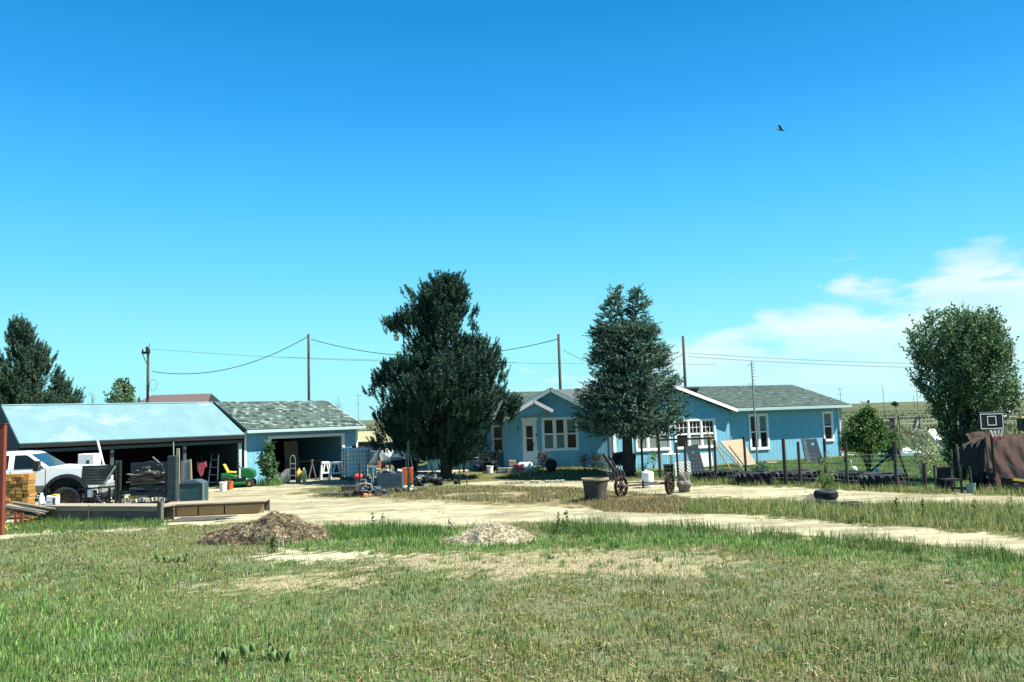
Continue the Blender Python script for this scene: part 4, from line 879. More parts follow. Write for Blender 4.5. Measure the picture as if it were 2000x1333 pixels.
wire(c2, d1_, 1.0, .014, 'thin cable behind the spruce to the right wing pole')
wire(at(296,682,80), at(1010,708,80), .4, .014, 'faint upper distant power line left of the pine')
wire(at(560,698,80), at(1400,712,80), .2, .012, 'faint lower distant power line crossing behind both tall trees')
wire(at(1345,690,90), at(2300,700,110), 1.0, .020, 'upper of the two distant power lines at right')
wire(at(1345,697,90), at(2300,712,110), .9, .022, 'lower of the two distant power lines at right')
# yard light on a pole in the pine
P = at(793, 905, 35.2); Pb = G(793, 940)
yl = thing('yard_lamp', 'round yard light on a thin pole at the pine edge', 'lamp', (P.x, 35.2, 0))
ht = zof(793, 640, Vector((0,35.2,0))); lx = at(774, 655, 35.2)
MB().tube((0,0,-.05), (0,0,ht), .035, .03, 8).build('pole', STEEL, yl)
MB().path([(0,0,ht-.1),(-.15,0,ht+.05),(lx.x-P.x,0,ht+.02)], .02, 6).build('arm', STEEL, yl)
MB().lathe([(0,.18),(.07,.16),(.08,.05),(.13,.02),(.14,-.02)], 14, (lx.x-P.x,0,lx.z-.02)).build('hood', STEEL, yl, smooth=True)
MB().lathe([(.12,0),(.12,-.14),(.09,-.2),(0,-.22)], 14, (lx.x-P.x,0,lx.z-.04)).build('lamp_shade', WPL, yl, smooth=True)
# antenna mast in front of the wing
P = G(1480, 908); mh = zof(1472.5, 706, P)
an = thing('antenna_mast', 'tall thin mast with short rungs before the leaning plywood', 'antenna', P)
MB().tube((0,0,-.05), (-.02,0,mh), .055, .025, 8).build('mast', STEEL, an)
for i, z in enumerate((.02,.12,.24,.36,.5,.66,.84,1.0)): MB().tube((-.22 if i in (1,7) else -.03,0,mh-z-.04), (.12,0,mh-z-.05), .012, n=5).build('rung', IRON, an)
# bird
P = at(1525, 254, 40)
bird = thing('bird', 'small dark bird flying alone in the blue sky', 'bird', P); bird.scale = (1.25,)*3
BM = mat('dark_feathers', (.015,.017,.03), .7, .2, 9, 0)
bb = MB(); bb.blob((.02,0,-.005), (.11,.035,.035), .05, 10, 7, 3)
bb.blob((.115,0,-.03), (.035,.026,.026), .02, 8, 6, 4); bb.tube((.145,0,-.04), (.175,0,-.055), .010, .002, 6)
bb.mesh([(-.06,-.012,0),(-.06,.012,0),(-.17,-.03,-.015),(-.17,.03,-.015),(-.06,0,-.012),(-.17,0,-.025)], [(0,1,3,2),(4,5,3,1),(0,2,5,4),(2,3,5)])
bb.build('body', BM, bird, smooth=True)
for s in (-1, 1):
    V = [(.05,s*.02,.01),(-.035,s*.02,.01),(.0,s*.10,.07),(-.09,s*.09,.06),(-.10,s*.17,.15),(-.16,s*.15,.13)]; V2 = [(x,y,z-.006) for x,y,z in V]
    MB().mesh(V+V2, [(0,1,3,2),(2,3,5,4),(6,8,9,7),(8,10,11,9),(0,2,8,6),(2,4,10,8),(1,7,9,3),(3,9,11,5),(4,5,11,10)]).build('wing', BM, bird)
# far poles
def farpole(px, pt, pb, Y, label, arms=()):
    P = at(px, pb, Y); h = zof(px, pt, P); zb = min(0, P.z); r = .9/FPX*Y*.5
    t = thing('power_pole', label, 'utility pole', (P.x, Y, zb)); H = h-zb
    MB().tube((0,0,-.3), (0,0,H), r, r*.8, 6).build('shaft', POLEW, t)
    for z, w in arms: MB().beam((-w,0,H-z), (w,0,H-z), r*.9).build('crossarm', POLEW, t)
farpole(700, 770, 826, 160, 'far thin pole with two short arms right of the garage', ((.3,.6),(2.0,.5)))
farpole(1642, 757, 784, 260, 'far power pole with crossarms at the right wing roof end', ((.5,1.2),(2.2,1.2)))
farpole(1727, 754, 802, 130, 'bare far pole in the field behind the small tree')
farpole(1792, 752, 786, 260, 'far power pole with crossarms left of the broadleaf tree', ((.5,1.2),(2.2,1.2)))
farpole(1785, 772, 786, 400, 'tiny far pole beside the crossarm pole on the skyline')
# distant fence posts and small field objects
ff = thing('field_fence', 'sparse post fence along the far field track', 'fence', at(1980,830,86).to_2d().to_3d())
ff.location.z = 0
for i in range(14):
    MB().tube((-14+i*2.1, random.uniform(-.2,.2), -.1), (-14+i*2.1+random.uniform(-.05,.05), 0, 1.25+random.uniform(-.15,.15)), .06, .05, 6).build('post', POLEW, ff)
for z in (.4,.8,1.15): MB().tube((-14,0,z), (13.3,0,z), .012, n=4).build('wire', STEEL, ff)
P = at(1688, 786, 330); h = thing('white_trailer', 'tiny white trailer far off on the skyline', 'trailer', (P.x, 330, P.z-.5), 0); h.scale = (.33,.33,.4)
MB().box(-4,3.2,-1.2,1.2,.5,3.0).build('body', WPL, h, bevel=.2); MB().box(3.6,6,-1,1,.3,3.2).build('tow_truck', BLACK, h); MB().beam((3.2,0,.7),(3.6,0,.7),.3).build('hitch', IRON, h)
for x in (-2,2): MB().tube((x,-1.3,.4), (x,-1.1,.4), .45, n=10).build('wheel', RUB, h)
for i, (px, lab) in enumerate(((1967,'white far object left on the right-hand field'), (1957,'pale far object right above the backboard'))):
    P = at(px, (790,803)[i], (150,110)[i]); z = max(0,P.z-.6); t = thing('propane_tank', lab.replace('object', 'tank'), 'tank', (P.x, P.y, 0))
    MB().lathe([(0,-1.0),(.35,-.9),(.5,-.6),(.5,.6),(.35,.9),(0,1.0)], 12, (0,0,.75), 'x').build('tank', WPL, t, smooth=True); t.scale = (.55,.55,.55)
    for x in (-.5,.5): MB().box(x-.08,x+.08,-.3,.3,-.05,.3).build('leg', IRON, t)
# ------------------------------------------------------------------ pickup
P = G(137, 1003); tr = thing('pickup_truck', 'silver-white crew cab pickup truck parked before the open shed', 'pickup truck', P+Vector((-.18,.1,0)), math.radians(14)); tr.scale = (1,1,.96)
z0 = .66
AR = [(.60*math.cos(a), .60+.60*math.sin(a)) for a in [math.pi-i*math.pi/8 for i in range(1,8)]]
body = [(-5.1,z0+.12),(-4.4,z0),(-3.1,z0),(-.95,z0),(-.60,z0)]+AR+[(.62,.70),(.86,.68),(.92,.9),(.92,1.2),(.88,1.33),(.72,1.41),(-.30,1.49),(-.48,1.51),(-.62,1.42),(-3.0,1.42),(-3.02,1.46),(-5.1,1.46)]
bo = MB().prism(body, 0, 2.0).build('body', WPAINT, tr, bevel=.035)
CZ = 1.41; CT = 2.02
cb = [(-2.85,CZ),(-.46,CZ+.04),(-1.10,1.93),(-1.24,1.99),(-1.6,CT),(-2.6,CT),(-2.82,1.9)]; n = len(cb)
V = [(x, .02+(z-CZ)*.28, z) for x,z in cb]+[(x, 1.98-(z-CZ)*.28, z) for x,z in cb]
MB().mesh(V, [tuple(range(n)), tuple(range(2*n-1,n-1,-1))]+[(i, n+i, n+(i+1)%n, (i+1)%n) for i in range(n)]).build('cab', WPAINT, tr, bevel=.025)
def sideglass(pts, nm='window'):
    for far in (0, 1):
        q = [(x, (.012+(z-CZ)*.28) if not far else (1.988-(z-CZ)*.28), z) for x,z in pts]; MB().face(*(q if not far else q[::-1])).build(nm, GLASS, tr)
sideglass([(-1.50,1.47),(-.66,1.47),(-.78,1.60),(-1.12,1.87),(-1.2,1.91),(-1.50,1.91)]); sideglass([(-2.70,1.47),(-1.66,1.47),(-1.66,1.91),(-2.62,1.91)])
MB().face((-.475,.10,1.48),(-.475,1.90,1.48),(-1.08,1.76,1.925),(-1.08,.24,1.925)).build('windshield', GLASS, tr)
for x in (-1.58,-.60,-2.72):
    MB().box(x-.008, x+.008, -.004, .01, .78, 1.42).build('door_seam', BLACK, tr)
MB().box(-4.9,-.62,-.012,.02,.66,.92).build('side_reflection', mat('reflection_grey', (.10,.115,.10), .5, .2, 4, .1), tr); MB().box(-2.9,-.75,-.12,.05,.48,.55).build('running_board', IRON, tr)  # grey band along the lower side paints its dark reflection into the colour
for x in (-1.50,-2.6): MB().box(x,x+.18,-.03,0,1.27,1.31).build('door_handle', WPAINT, tr)
MB().box(-.86,-.70,-.36,-.12,1.40,1.72).tube((-.8,.02,1.48),(-.8,-.2,1.50),.02).build('mirror', BLACK, tr, bevel=.03)
for x in (0, -3.75):
    m = MB(); k = 14; q = lambda r, y, a, x=x: (x+r*math.cos(a), y, .60+r*math.sin(a))
    for i in range(k):
        a0, a1 = math.pi*i/k*1.1-.16, math.pi*(i+1)/k*1.1-.16
        m.hexa([q(.55,-.10,a0),q(.66,-.08,a0),q(.66,.05,a0),q(.55,.05,a0),q(.55,-.10,a1),q(.66,-.08,a1),q(.66,.05,a1),q(.55,.05,a1)])
    m.build('fender_flare', BLACK, tr)
    MB().box(x-.54,x+.54,.25,.7,.55,1.15).build('wheel_well', BLACK, tr)
    for y in (-.02, 1.70):
        w = MB().lathe([(.25,0),(.35,-.02),(.42,.0),(.44,.06),(.44,.26),(.42,.32),(.30,.33)], 28, (x,y,.43), 'y').build('wheel', RUB, tr)
        m = MB(); m.lathe([(.245,.03),(.23,.12),(.06,.10),(0,.09)], 18, (x,y,.43), 'y')
        for q_ in range(8): a = q_*math.pi/4; m.cbox((x+.14*math.cos(a), y+.09, .43+.14*math.sin(a)), (.14,.03,.035), (0,-a,0))
        m.build('rim', mat('dull_rim', (.10,.085,.06), .6, .3, 8, .2), w)
MB().box(.88,1.04,.02,1.98,.58,.86).build('bumper', STEEL, tr, bevel=.03); MB().box(.90,.935,.45,1.55,.95,1.35).build('grille', BLACK, tr)
for y in (.06,1.6): MB().box(.8,.94,y-.03 if y<1 else y,y+.34,1.08,1.36).build('headlight', GLASS, tr)
MB().box(-5.0,-3.05,.1,1.9,1.39,1.47).build('bed', BLACK, tr)
# ------------------------------------------------------------------ left edge clutter
P = G(3, 1045); t = thing('post', 'tall rusty red steel post at the left picture edge', 'post', P)
hp = zof(3, 829, P); w_ = 8/FPX*P.y; MB().box(-.12,.045,-.06,.06,-.05,hp).build('shaft', RED, t, bevel=.01); MB().box(-.14,.06,-.075,.075,hp,hp+.02).build('cap', RED, t)
# stacked new lumber
P = G(31, 1014); t = thing('lumber_stack', 'neat stack of yellow lumber ends beside the red post', 'lumber', P, math.radians(6))
wd = 46/FPX*P.y; hh = (1014-928)/FPX*P.y; nr = 13; nc = 4
for k in range(nr):
    for j in range(nc):
        x = -wd/2+j*wd/nc+random.uniform(-.008,.008); z = .04+k*(hh-.04)/nr; dy = random.uniform(-.05,.05)
        MB().box(x+.004, x+wd/nc-.010, dy, .45+dy, z, z+(hh-.04)/nr-.008, c=shade(.7,1.25)).build('board', NWOOD, t)
for x in (-wd/3, wd/3): MB().box(x-.05,x+.05,.1,.45,-.02,.035).build('bearer', GWOOD, t)
# scrap under it
P = G(45, 1026); t = thing('scrap_pile', 'jumble of loose boards and scrap beside the red post', 'scrap', P)
for i in range(16):
    a = random.uniform(-.45,.1); y = random.uniform(-.1,.7); z = .42-i*.012
    MB().beam((-.55+random.uniform(-.1,.1), y, z+.18), (.42+random.uniform(-.2,.2), y+.1, z-.06), random.uniform(.06,.13), .025, c=shade(.5,1.5)).build('board', GWOOD if i%3 else WOOD, t)
m = MB().beam((-.18,-.05,-.02), (-.20,-.02,.36), .06, .05).build('stake', RED, t); MB().beam((-.02,-.05,-.02), (-.03,-.02,.34), .10, .04).build('stake', RED, t)
for i in range(6): MB().cbox((.12+random.uniform(-.12,.14), .1, .06+i*.035), (.22,.2,.03), (0,random.uniform(-.2,.2),random.uniform(-.6,.6)), c=shade()).build('offcut', NWOOD, t)
for i in range(5): MB().beam((-.55+random.uniform(-.05,.1), -.1, .0), (-.30, 0, .30+random.random()*.1), .03, c=shade()).build('stick', GWOOD, t)
P = G(57, 1034); t = tag(MB().box(-.42,.42,-.18,.20,-.02,.035).build('rusty_plate', RUST, None), 'flat rusty steel plate lying in the grass by the low wall', 'plate'); t.location = P; t.rotation_euler = (.03,.02,.2)
P = G(5, 1042); t = thing('yellow_bloom', 'yellow-flowered weed tuft at the foot of the red post', 'plant', P)
leaf_mesh('foliage', t, np.stack([RNG.normal(size=160)*.10, RNG.normal(size=160)*.1, .05+RNG.random(160)*.22], 1), .05, pal(160, [(.6,.45,.05),(.2,.25,.06),(.65,.55,.12)]), LEAF, -.3)
P = G(8, 1015); tag(MB().beam((-.25,0,.12), (.12,.1,.34), .05, .05, c=(1.5,1.5,1.4)).build('pale_stick', WOOD, None, loc=P), 'short pale stick poking out beside the red post', 'stick')
# jugs on the low wall
wl0 = G(60, 1018); wl1 = G(312, 1020.5); 
tw = thing('timber_wall', 'low weathered timber wall with grey boards and flat top plank', 'low wall', wl0, math.atan2(wl1.y-wl0.y, wl1.x-wl0.x))
Lw = (wl1-wl0).length; hw_ = zof(60, 988, wl0)
for i in range(5):
    a, b_ = Lw*i/5, Lw*(i+1)/5; MB().box(a+.004, b_-.004, 0, .03, .02, hw_-.15, c=shade(.8,1.15)).build('panel', GWOOD, tw)
MB().box(-.03, Lw, -.04, .0, hw_-.14, hw_-.06, c=(1.3,1.3,1.2)).build('rail', WOOD, tw); MB().box(-.08, Lw+.02, -.07, .62, hw_-.05, hw_, c=(1.25,1.2,1.1)).build('top_plank', WOOD, tw)
MB().box(-.03, Lw, .55, .58, .0, hw_-.06).build('back_board', GWOOD, tw); MB().box(Lw*.47,Lw*.47+.05,-.06,-.045,.02,hw_+.02,c=(1.2,1.2,1.1)).build('stake', WOOD, tw)
for i in range(9): MB().box(Lw*i/9,Lw*i/9+.03,.03,.54,.0,hw_-.06).build('rib', GWOOD, tw)
MB().box(Lw+.0, Lw+.13, -.11, .0, -.02, hw_+.12).build('post', GWOOD, tw)
w0 = G(319, 1011); w1 = G(516, 1003); t2 = thing('timber_wall', 'low wall of orange chipboard panels ending behind the straw heap', 'low wall', w0, math.atan2(w1.y-w0.y, w1.x-w0.x)); L2 = (w1-w0).length; h2 = zof(319, 986, w0)
for i, (a, b_) in enumerate(((0,.12),(.13,.34),(.35,.60),(.61,1))): MB().box(L2*a, L2*b_-.01, .0, .02, .02, h2-.1).build('panel', OSB, t2)
MB().box(-.02, L2, -.04, .02, h2-.095, h2-.04, c=(.8,.7,.6)).build('rail', GWOOD, t2); MB().box(-.03, L2+.03, -.06, .8, h2-.035, h2, c=(1.35,1.25,1.1)).build('top_plank', WOOD, t2); MB().box(0, L2, .75, .78, 0, h2-.04).build('back_board', GWOOD, t2)
P = G(345, 1020); t = thing('board_heap', 'few grey boards lying flat in front of the chipboard wall', 'boards', P)
for i in range(5): MB().beam((-.25+i*.05,.1*i,.02+.012*i), (1.0+i*.12,.12+.08*i,.03+.01*i), .14, .02, c=shade(.7,1.4)).build('board', GWOOD, t)
P = G(170, 1034); t = thing('board_heap', 'dark thin boards half hidden in grass before the grey wall', 'boards', P)
for i in range(3): MB().beam((-.5+.3*i,.1*i,.03), (.35+i*.2,.1+.1*i,.05), .10, .02, c=shade(.4,.8)).build('board', GWOOD, t)
tp = on(wl0, tw.rotation_euler.z, .22, .15, hw_)
t = thing('jug', 'slim white plastic jug with handle on the low wall', 'jug', tp); MB().lathe([(0,0),(.075,.0),(.085,.05),(.08,.2),(.05,.27),(.035,.30),(.035,.34),(0,.35)], 14).build('bottle', WPL, t, smooth=True); MB().path([(-.06,0,.22),(-.13,0,.2),(-.12,0,.27),(-.04,0,.27)], .014, 6).build('handle', WPL, t)
tp = on(wl0, tw.rotation_euler.z, .60, .2, hw_)
t = thing('jug', 'square white jug with yellow top and dark label on wall', 'jug', tp); MB().box(-.17,.15,-.09,.09,0,.27).build('bottle', WPL, t, bevel=.03); MB().box(-.02,.15,-.085,.085,.272,.30).build('cap', YEL, t, bevel=.02); MB().box(.03,.10,-.094,-.092,.02,.2).build('label', SLATE, t); MB().box(-.15,.0,-.094,-.092,.08,.10).build('stripe', SLATE, t)
# slatted trailer side and brace
P = G(192, 1007); t = thing('slatted_tailgate', 'dark slatted ramp gate tilted up beside the pickup nose', 'gate', P, 0)
s = FPX/P.y; q = lambda x, y: ((x-192)/s, (1007+(192-x)*.0314-y)/s)
for i in range(7):
    xa, za = q(160+i*.3, 915+i*5.2); xb, zb = q(226-i*3.3, 913+i*5.4); MB().beam((xa,-.02*i,za), (xb,-.02*i,zb), .03, .080, c=shade(.6,1.2)).build('slat', mat('dark_slat', (.03,.032,.032), .7, .4, 6, .4), t)
a = q(227,913); b_ = q(204,952); MB().beam((a[0],-.1,a[1]), (b_[0],-.14,b_[1]), .05, .05).build('brace', STEEL, t)
a = q(150,958); b_ = q(225,952); MB().beam((a[0],.05,a[1]), (b_[0],.05,b_[1]), .05, .05).build('tongue', IRON, t)
a = q(176,962); MB().cbox((a[0],0,a[1]-.05), (.12,.1,.22)).build('jack', WPL, t); MB().lathe([(.14,0),(.21,.0),(.22,.09),(.21,.16),(.14,.16)], 18, (q(182,0)[0],.1,.24), 'y').build('wheel', RUB, t)
for x in (212, 168): a = q(x, 955); MB().box(a[0]-.03,a[0]+.03,0,.05,-.02,a[1]).build('leg', IRON, t)
# black tangle of iron under the tilted gate
P = G(196, 1003); t = thing('scrap_heap', 'low black tangle of iron and wheels below the slatted gate', 'scrap', P)
for i in range(44):
    x = random.uniform(-.65,.6); z = random.uniform(.08,.62)
    if i % 3: MB().beam((x,random.uniform(0,.4),z), (x+random.uniform(-.3,.3),random.uniform(0,.4),z+random.uniform(-.2,.2)), random.uniform(.02,.06), c=shade()).build('iron_bar', (IRON,BLACK,RUST)[i%2 if i%5 else 2], t)
    else: MB().cbox((x,.2,z*.8), (random.uniform(.08,.2),.2,random.uniform(.06,.18)), (random.random(),random.random(),random.random())).build('iron_block', (BLACK,IRON,DBLUE)[i%3], t, bevel=.01)
# big rack with stacked boards
P = G(288, 1004); t = thing('scrap_rack', 'dark steel rack loaded with stacked old boards and iron', 'rack', P, 0); s = FPX/P.y
qq = lambda x, y: ((x-288)/s, (1004-(x-288)*.0314-y)/s)
for x in (229, 236): a = qq(x, 902); MB().box(a[0]-.035,a[0]+.03,-.1,0,-.02,a[1]).build('upright', IRON, t, bevel=.01)
a = qq(333, 893); MB().box(a[0]-.07,a[0]+.20,-.12,.1,.3,a[1]).build('upright', mat('dark_slate', (.025,.04,.045), .6, .3, 6, .3), t, bevel=.02)
a = qq(327, 925); MB().box(a[0]-.06,a[0]+.04,-.08,.1,.0,a[1]).build('upright', IRON, t)
bx0 = qq(238,0)[0]; bx1 = qq(325,0)[0]
MB().box(bx0, bx1+.1, .55, .6, .0, 1.5).build('back_panel', DBLUE, t)
MB().box(bx0-.1, bx1+.3, -.06, .5, .60, .65).build('deck', IRON, t)
for i in range(30):
    z = .68+i*.025+random.uniform(0,.03); x0 = bx0+.05+random.uniform(0,.55); x1 = bx1-random.uniform(0,.5); y = random.uniform(-.12,.35); tl = random.uniform(-.10,.10)
    if i > 22: x0 += .2; x1 -= .35
    MB().beam((x0,y,z), (x1,y+random.uniform(-.05,.05),z+tl), random.uniform(.06,.14), random.uniform(.015,.05), c=shade(.3,2.4)).build('board', (GWOOD, DARKW, WOOD, GWOOD, RUST)[i % 5], t)
for i in range(12): MB().cbox((bx0+.1+i*.12, -.05+random.uniform(-.05,.05), .40+.04*random.random()), (.11,.16,.11), (0,random.uniform(-.3,.3),random.uniform(-.4,.4)), c=(1,1,1)).build('rock', STONE, t)
for i in range(5): MB().cbox((bx0+.25+i*.11, .05, .52), (.10,.16,.06), (0,0,random.uniform(-.3,.3))).build('brick', YEL if i < 3 else STONE, t)
MB().path([(bx0+.4,-.1,1.2),(bx0+.6,-.1,1.5),(bx0+.9,-.1,1.56),(bx1-.15,-.1,1.5),(bx1,-.1,1.2)], .02, 6).build('bent_pipe', IRON, t)
MB().beam((qq(300,895)[0],-.1,qq(300,895)[1]), (qq(318,910)[0],-.1,qq(318,910)[1]), .03).build('arm', STEEL, t)
for px, py0, py1, r, lb in ((340,862,895,.018,'thin grey pipe leaning on the steel box post'),): 
    pass
P = G(349, 976); s_ = FPX/P.y
tag(MB().beam((0,0,-.02), (-.04,.02,(976-878)/s_), .10, .05, c=(1.5,1.4,1.25)).build('wooden_plank', WOOD, None, loc=P), 'upright pale plank right of the dark steel rack', 'plank')
P = G(360, 972); t = thing('metal_sheet', 'ribbed galvanised sheet leaning behind the teal box', 'sheet', P); m = MB(); h_ = (972-902)/FPX*P.y
for i in range(12): m.box(-.16+i*.03, -.16+i*.03+.029, .12+(.012 if i%2 else 0), .125+(.012 if i%2 else 0), .5, h_+random.uniform(-.01,.01)+i*.004)
m.build('sheet', STEEL, t); MB().beam((.22,.1,.45), (.17,.12,h_+.05), .05).build('edge_board', PLY, t); MB().box(-.17,.19,.15,.18,-.02,.55).build('lower_sheet', SLATE, t)
P = G(372, 983); t = thing('teal_box', 'dark teal metal box with pale rim beside the rack', 'box', P, 0); h_ = (983-946)/FPX*P.y; w_ = 44/FPX*P.y
MB().box(-w_/2,w_/2,0,.6,.0,h_).build('body', TEAL, t, bevel=.01); MB().box(w_/2+.0,w_/2+.05,-.01,.05,.0,h_+.02).build('corner_post', WOOD, t); MB().hexa([(-w_/2,-.02,h_+.003),(w_/2,-.02,h_+.003),(w_/2,.6,h_+.003),(-w_/2,.6,h_+.003),(-w_/2+.15,0,h_+.10),(w_/2-.25,0,h_+.12),(w_/2-.25,.6,h_+.12),(-w_/2+.15,.6,h_+.10)]).build('lid', SLATE, t)
# poles leaning at the shed
P = G(205, 975); tag(MB().beam((0,0,1.0),(-.28,-.05,2.16),.10,.04).build('white_board', WPL, None, loc=P), 'white board leaning up against the metal roof edge', 'board')
P = G(340, 972); tag(MB().tube((.0,0,.8),(-.12,.2,2.0),.02).build('thin_pipe', STEEL, None, loc=P), 'thin grey pipe slanting above the steel rack', 'pipe')
P = at(168, 905, 29.5); t = thing('white_cabinet', 'white box standing behind the pickup hood in the shed', 'cabinet', (P.x, 29.5, 0)); zt_ = zof(168, 887, P)
MB().box(-.30,.28,0,.5,0,zt_).build('body', WPL, t, bevel=.02); MB().box(.02,.12,-.01,0,zt_-.35,zt_-.22).build('vent', SLATE, t)
# faded red clothes hanging in the shed
P = at(393, 905, 33.6); t = thing('hanging_clothes', 'faded red shirt hanging in the dark shed', 'clothes', P); m = MB()
m.prism([(-.17,.05),(-.15,-.25),(-.02,-.55),(.05,-.50),(.14,-.2),(.22,-.15),(.2,.05),(.07,.0),(-.03,.0)], -.03, .03).build('shirt', PINK, t, bevel=.01); MB().tube((-.2,0,.06),(.24,0,.06),.01).build('hanger', IRON, t); MB().tube((0,0,.06),(0,0,.35),.008).build('cord', IRON, t)
P = at(385, 925, 33.9); t = thing('step_ladder', 'dim folding ladder standing inside the shed', 'ladder', G(415, 955)); m = MB()
for x in (-.2,.2): MB().beam((x,0,0),(x*.7,.3,1.4),.04,.03).build('rail', SLATE, t)
for k in range(4): MB().beam((-.2+.02*k,.06+k*.06,.3*k+.25),(.2-.02*k,.06+k*.06,.3*k+.25),.06,.02).build('rung', SLATE, t)
# buckets
def bucket(px, py, r, h, m, label, rim=WPL):
    P = G(px, py) if px != 957 else PG(px, 924); t = thing("bucket", label, 'bucket', P); MB().lathe([(0,0),(r*.82,0),(r,h),(r*1.05,h),(r*1.05,h-.03),(r*.97,h-.03)], 18).build('body', m, t, smooth=False); MB().lathe([(0,h*.9),(r*.93,h*.9)], 18).build('contents', BLACK, t); MB().path([(r*math.cos(a), 0, h-.02-.10*math.sin(a)) for a in [i*math.pi/8 for i in range(9)]], .006, 4).build('handle', STEEL, t)
bucket(436, 960, .145, .36, WPL, 'white bucket standing left of the orange one'); bucket(449, 957, .13, .34, ORG, 'orange bucket between the white one and the mower')
P = G(449, 957.5); 
# lawn tractor
P = G(470, 952); t = thing('lawn_tractor', 'green riding mower with yellow seat beside the garage corner', 'lawn mower', P, math.radians(8)); t.scale = (.86,)*3
hd = MB(); hd.prism([(.05,.45),(.62,.42),(.72,.55),(.66,.78),(.40,.90),(.05,.92)], -.26, .26).build('hood', GRN, t, bevel=.06)
MB().prism([(-.85,.42),(-.15,.40),(-.15,.55),(-.4,.66),(-.85,.70)], -.38, .38).build('fender', GRN, t, bevel=.05)
MB().hexa([(-.62,-.22,.70),(-.2,-.22,.68),(-.2,.22,.68),(-.62,.22,.70),(-.62,-.2,.78),(-.22,-.2,.76),(-.22,.2,.76),(-.62,.2,.78)]).build('seat', YEL, t, bevel=.03); MB().prism([(-.62,.76),(-.54,.76),(-.72,1.12),(-.80,1.12)], -.2, .2).build('backrest', YEL, t, bevel=.03)
MB().tube((.02,0,.88),(-.12,0,1.06),.025).build('column', BLACK, t); MB().path([(-.12+.10*math.cos(a)*.3, .17*math.sin(a), 1.06+.17*math.cos(a)*.6) for a in [i*math.pi/6 for i in range(13)]], .015, 6).build('steering_wheel', BLACK, t)
for x, r in ((.48,.19),(-.6,.27)):
    for y in (-.42,.30): w = MB().lathe([(r*.45,0),(r*.9,0),(r,.03),(r,.13),(r*.9,.16),(r*.45,.16)], 16, (x,y,r), 'y').build('wheel', RUB, t); MB().lathe([(0,.03),(r*.46,.02)], 12, (x,y,r), 'y').build('rim', YEL, w)
MB().box(-.3,.3,-.5,.5,.14,.28).build('mower_deck', GRN, t, bevel=.05); MB().box(-.2,.2,-.3,.3,.3,.42).build('frame', BLACK, t)
# things along the garage front
def slab(name, label, cat, px, py, w, h, th, m, lean=0, rz=0, bevel=.01, poly_=None):
    P = G(px, py); t = MB()
    if poly_: t.prism([(a*w, b*h) for a, b in poly_], 0, th)
    else: t.box(-w/2, w/2, 0, th, 0, h)
    o = t.build(name, m, None, bevel=bevel); o.location = P; o.rotation_euler = (-lean, 0, rz); return tag(o, label, cat)
arch = [(-.5,0),(.5,0),(.5,.7),(.35,.93),(0,1),(-.35,.93),(-.5,.7)]
P = G(538, 946); t = thing('lattice_panel', 'white lattice scrap leaning among weeds by the garage', 'lattice', P, .3)
m = MB(); 
for i in range(9):
    for sgn in (1,-1):
        x = -.24+i*.06; m.beam((x,sgn*.004,0), (x+sgn*.18*0+sgn*.12,sgn*.004,.5-abs(x)*.5), .022, .006)
m.build('slats', WPL, t, kind='stuff')
slab('stone_slab', 'grey rounded slab leaning by the garage door', 'slab', 556, 945, .38, .62, .06, CONC, .12, .2, .02, [(-.5,0),(.5,0),(.5,1),(.1,.98),(-.4,.7),(-.5,.3)])
P = G(572, 943); t = thing('hand_truck', 'thin dark hand truck with looped handle before the garage door', 'hand truck', P, .3)
MB().path([(-.11,0,.1),(-.11,.06,1.0),(-.07,.07,1.12),(0,.07,1.16),(.07,.07,1.12),(.11,.06,1.0),(.11,0,.1)], .016, 6).build('frame', STEEL, t)
for z in (.3,.6,.8): MB().tube((-.11,.03,z),(.11,.03,z),.012).build('crossbar', STEEL, t)
for x in (-.15,.15): MB().tube((x-.02,.05,.11),(x+.02,.05,.11),.11,n=14).build('wheel', RUB, t)
MB().box(-.15,.15,-.16,0,.0,.02).build('toe_plate', IRON, t)
for px, m_, lb, z_ in ((584, YEL, 'yellow sack slumped left of its pale twin', .56), (594, mat('cream_sack', (.66,.58,.30), .8, .15, 6, .3), 'pale yellow sack leaning right of the hand truck', .58)):
    P = G(px, 942); t = thing('sack', lb, 'sack', P, .3); MB().blob((0,.05,z_*.48), (.13,.09,z_*.5), .12, 12, 8, px).build('bag', m_, t, smooth=True); MB().blob((0,.05,z_*.97), (.06,.05,.05), .2, 8, 6, 3).build('tied_neck', m_, t)
P = G(608, 938); t = thing('trestle', 'old brown folding trestle with broom inside the doorway', 'trestle', P, .3)
for a, b_ in (((-.12,0,0),(.05,.1,.75)),((.22,0,0),(.05,.1,.75)),((-.12,.4,0),(.05,.3,.75)),((.22,.4,0),(.05,.3,.75))): MB().beam(a, b_, .03).build('leg', WOOD, t)
MB().beam((.05,0,.76),(.05,.42,.76),.07,.05).build('top', WOOD, t); MB().blob((.05,.1,.84), (.06,.06,.07), .2, 8, 6, 2).build('broom_head', GWOOD, t)
P = G(634, 936); t = thing('work_bench', 'dim cluttered work bench just inside the garage', 'bench', on(GO, GT, h1-1.3, 1.6), GT)
MB().box(-.8,.8,-.3,.3,.78,.83).build('top', GWOOD, t)
for x in (-.75,.75):
    for y in (-.25,.25): MB().box(x-.03,x+.03,y-.03,y+.03,.02,.78).build('leg', GWOOD, t)
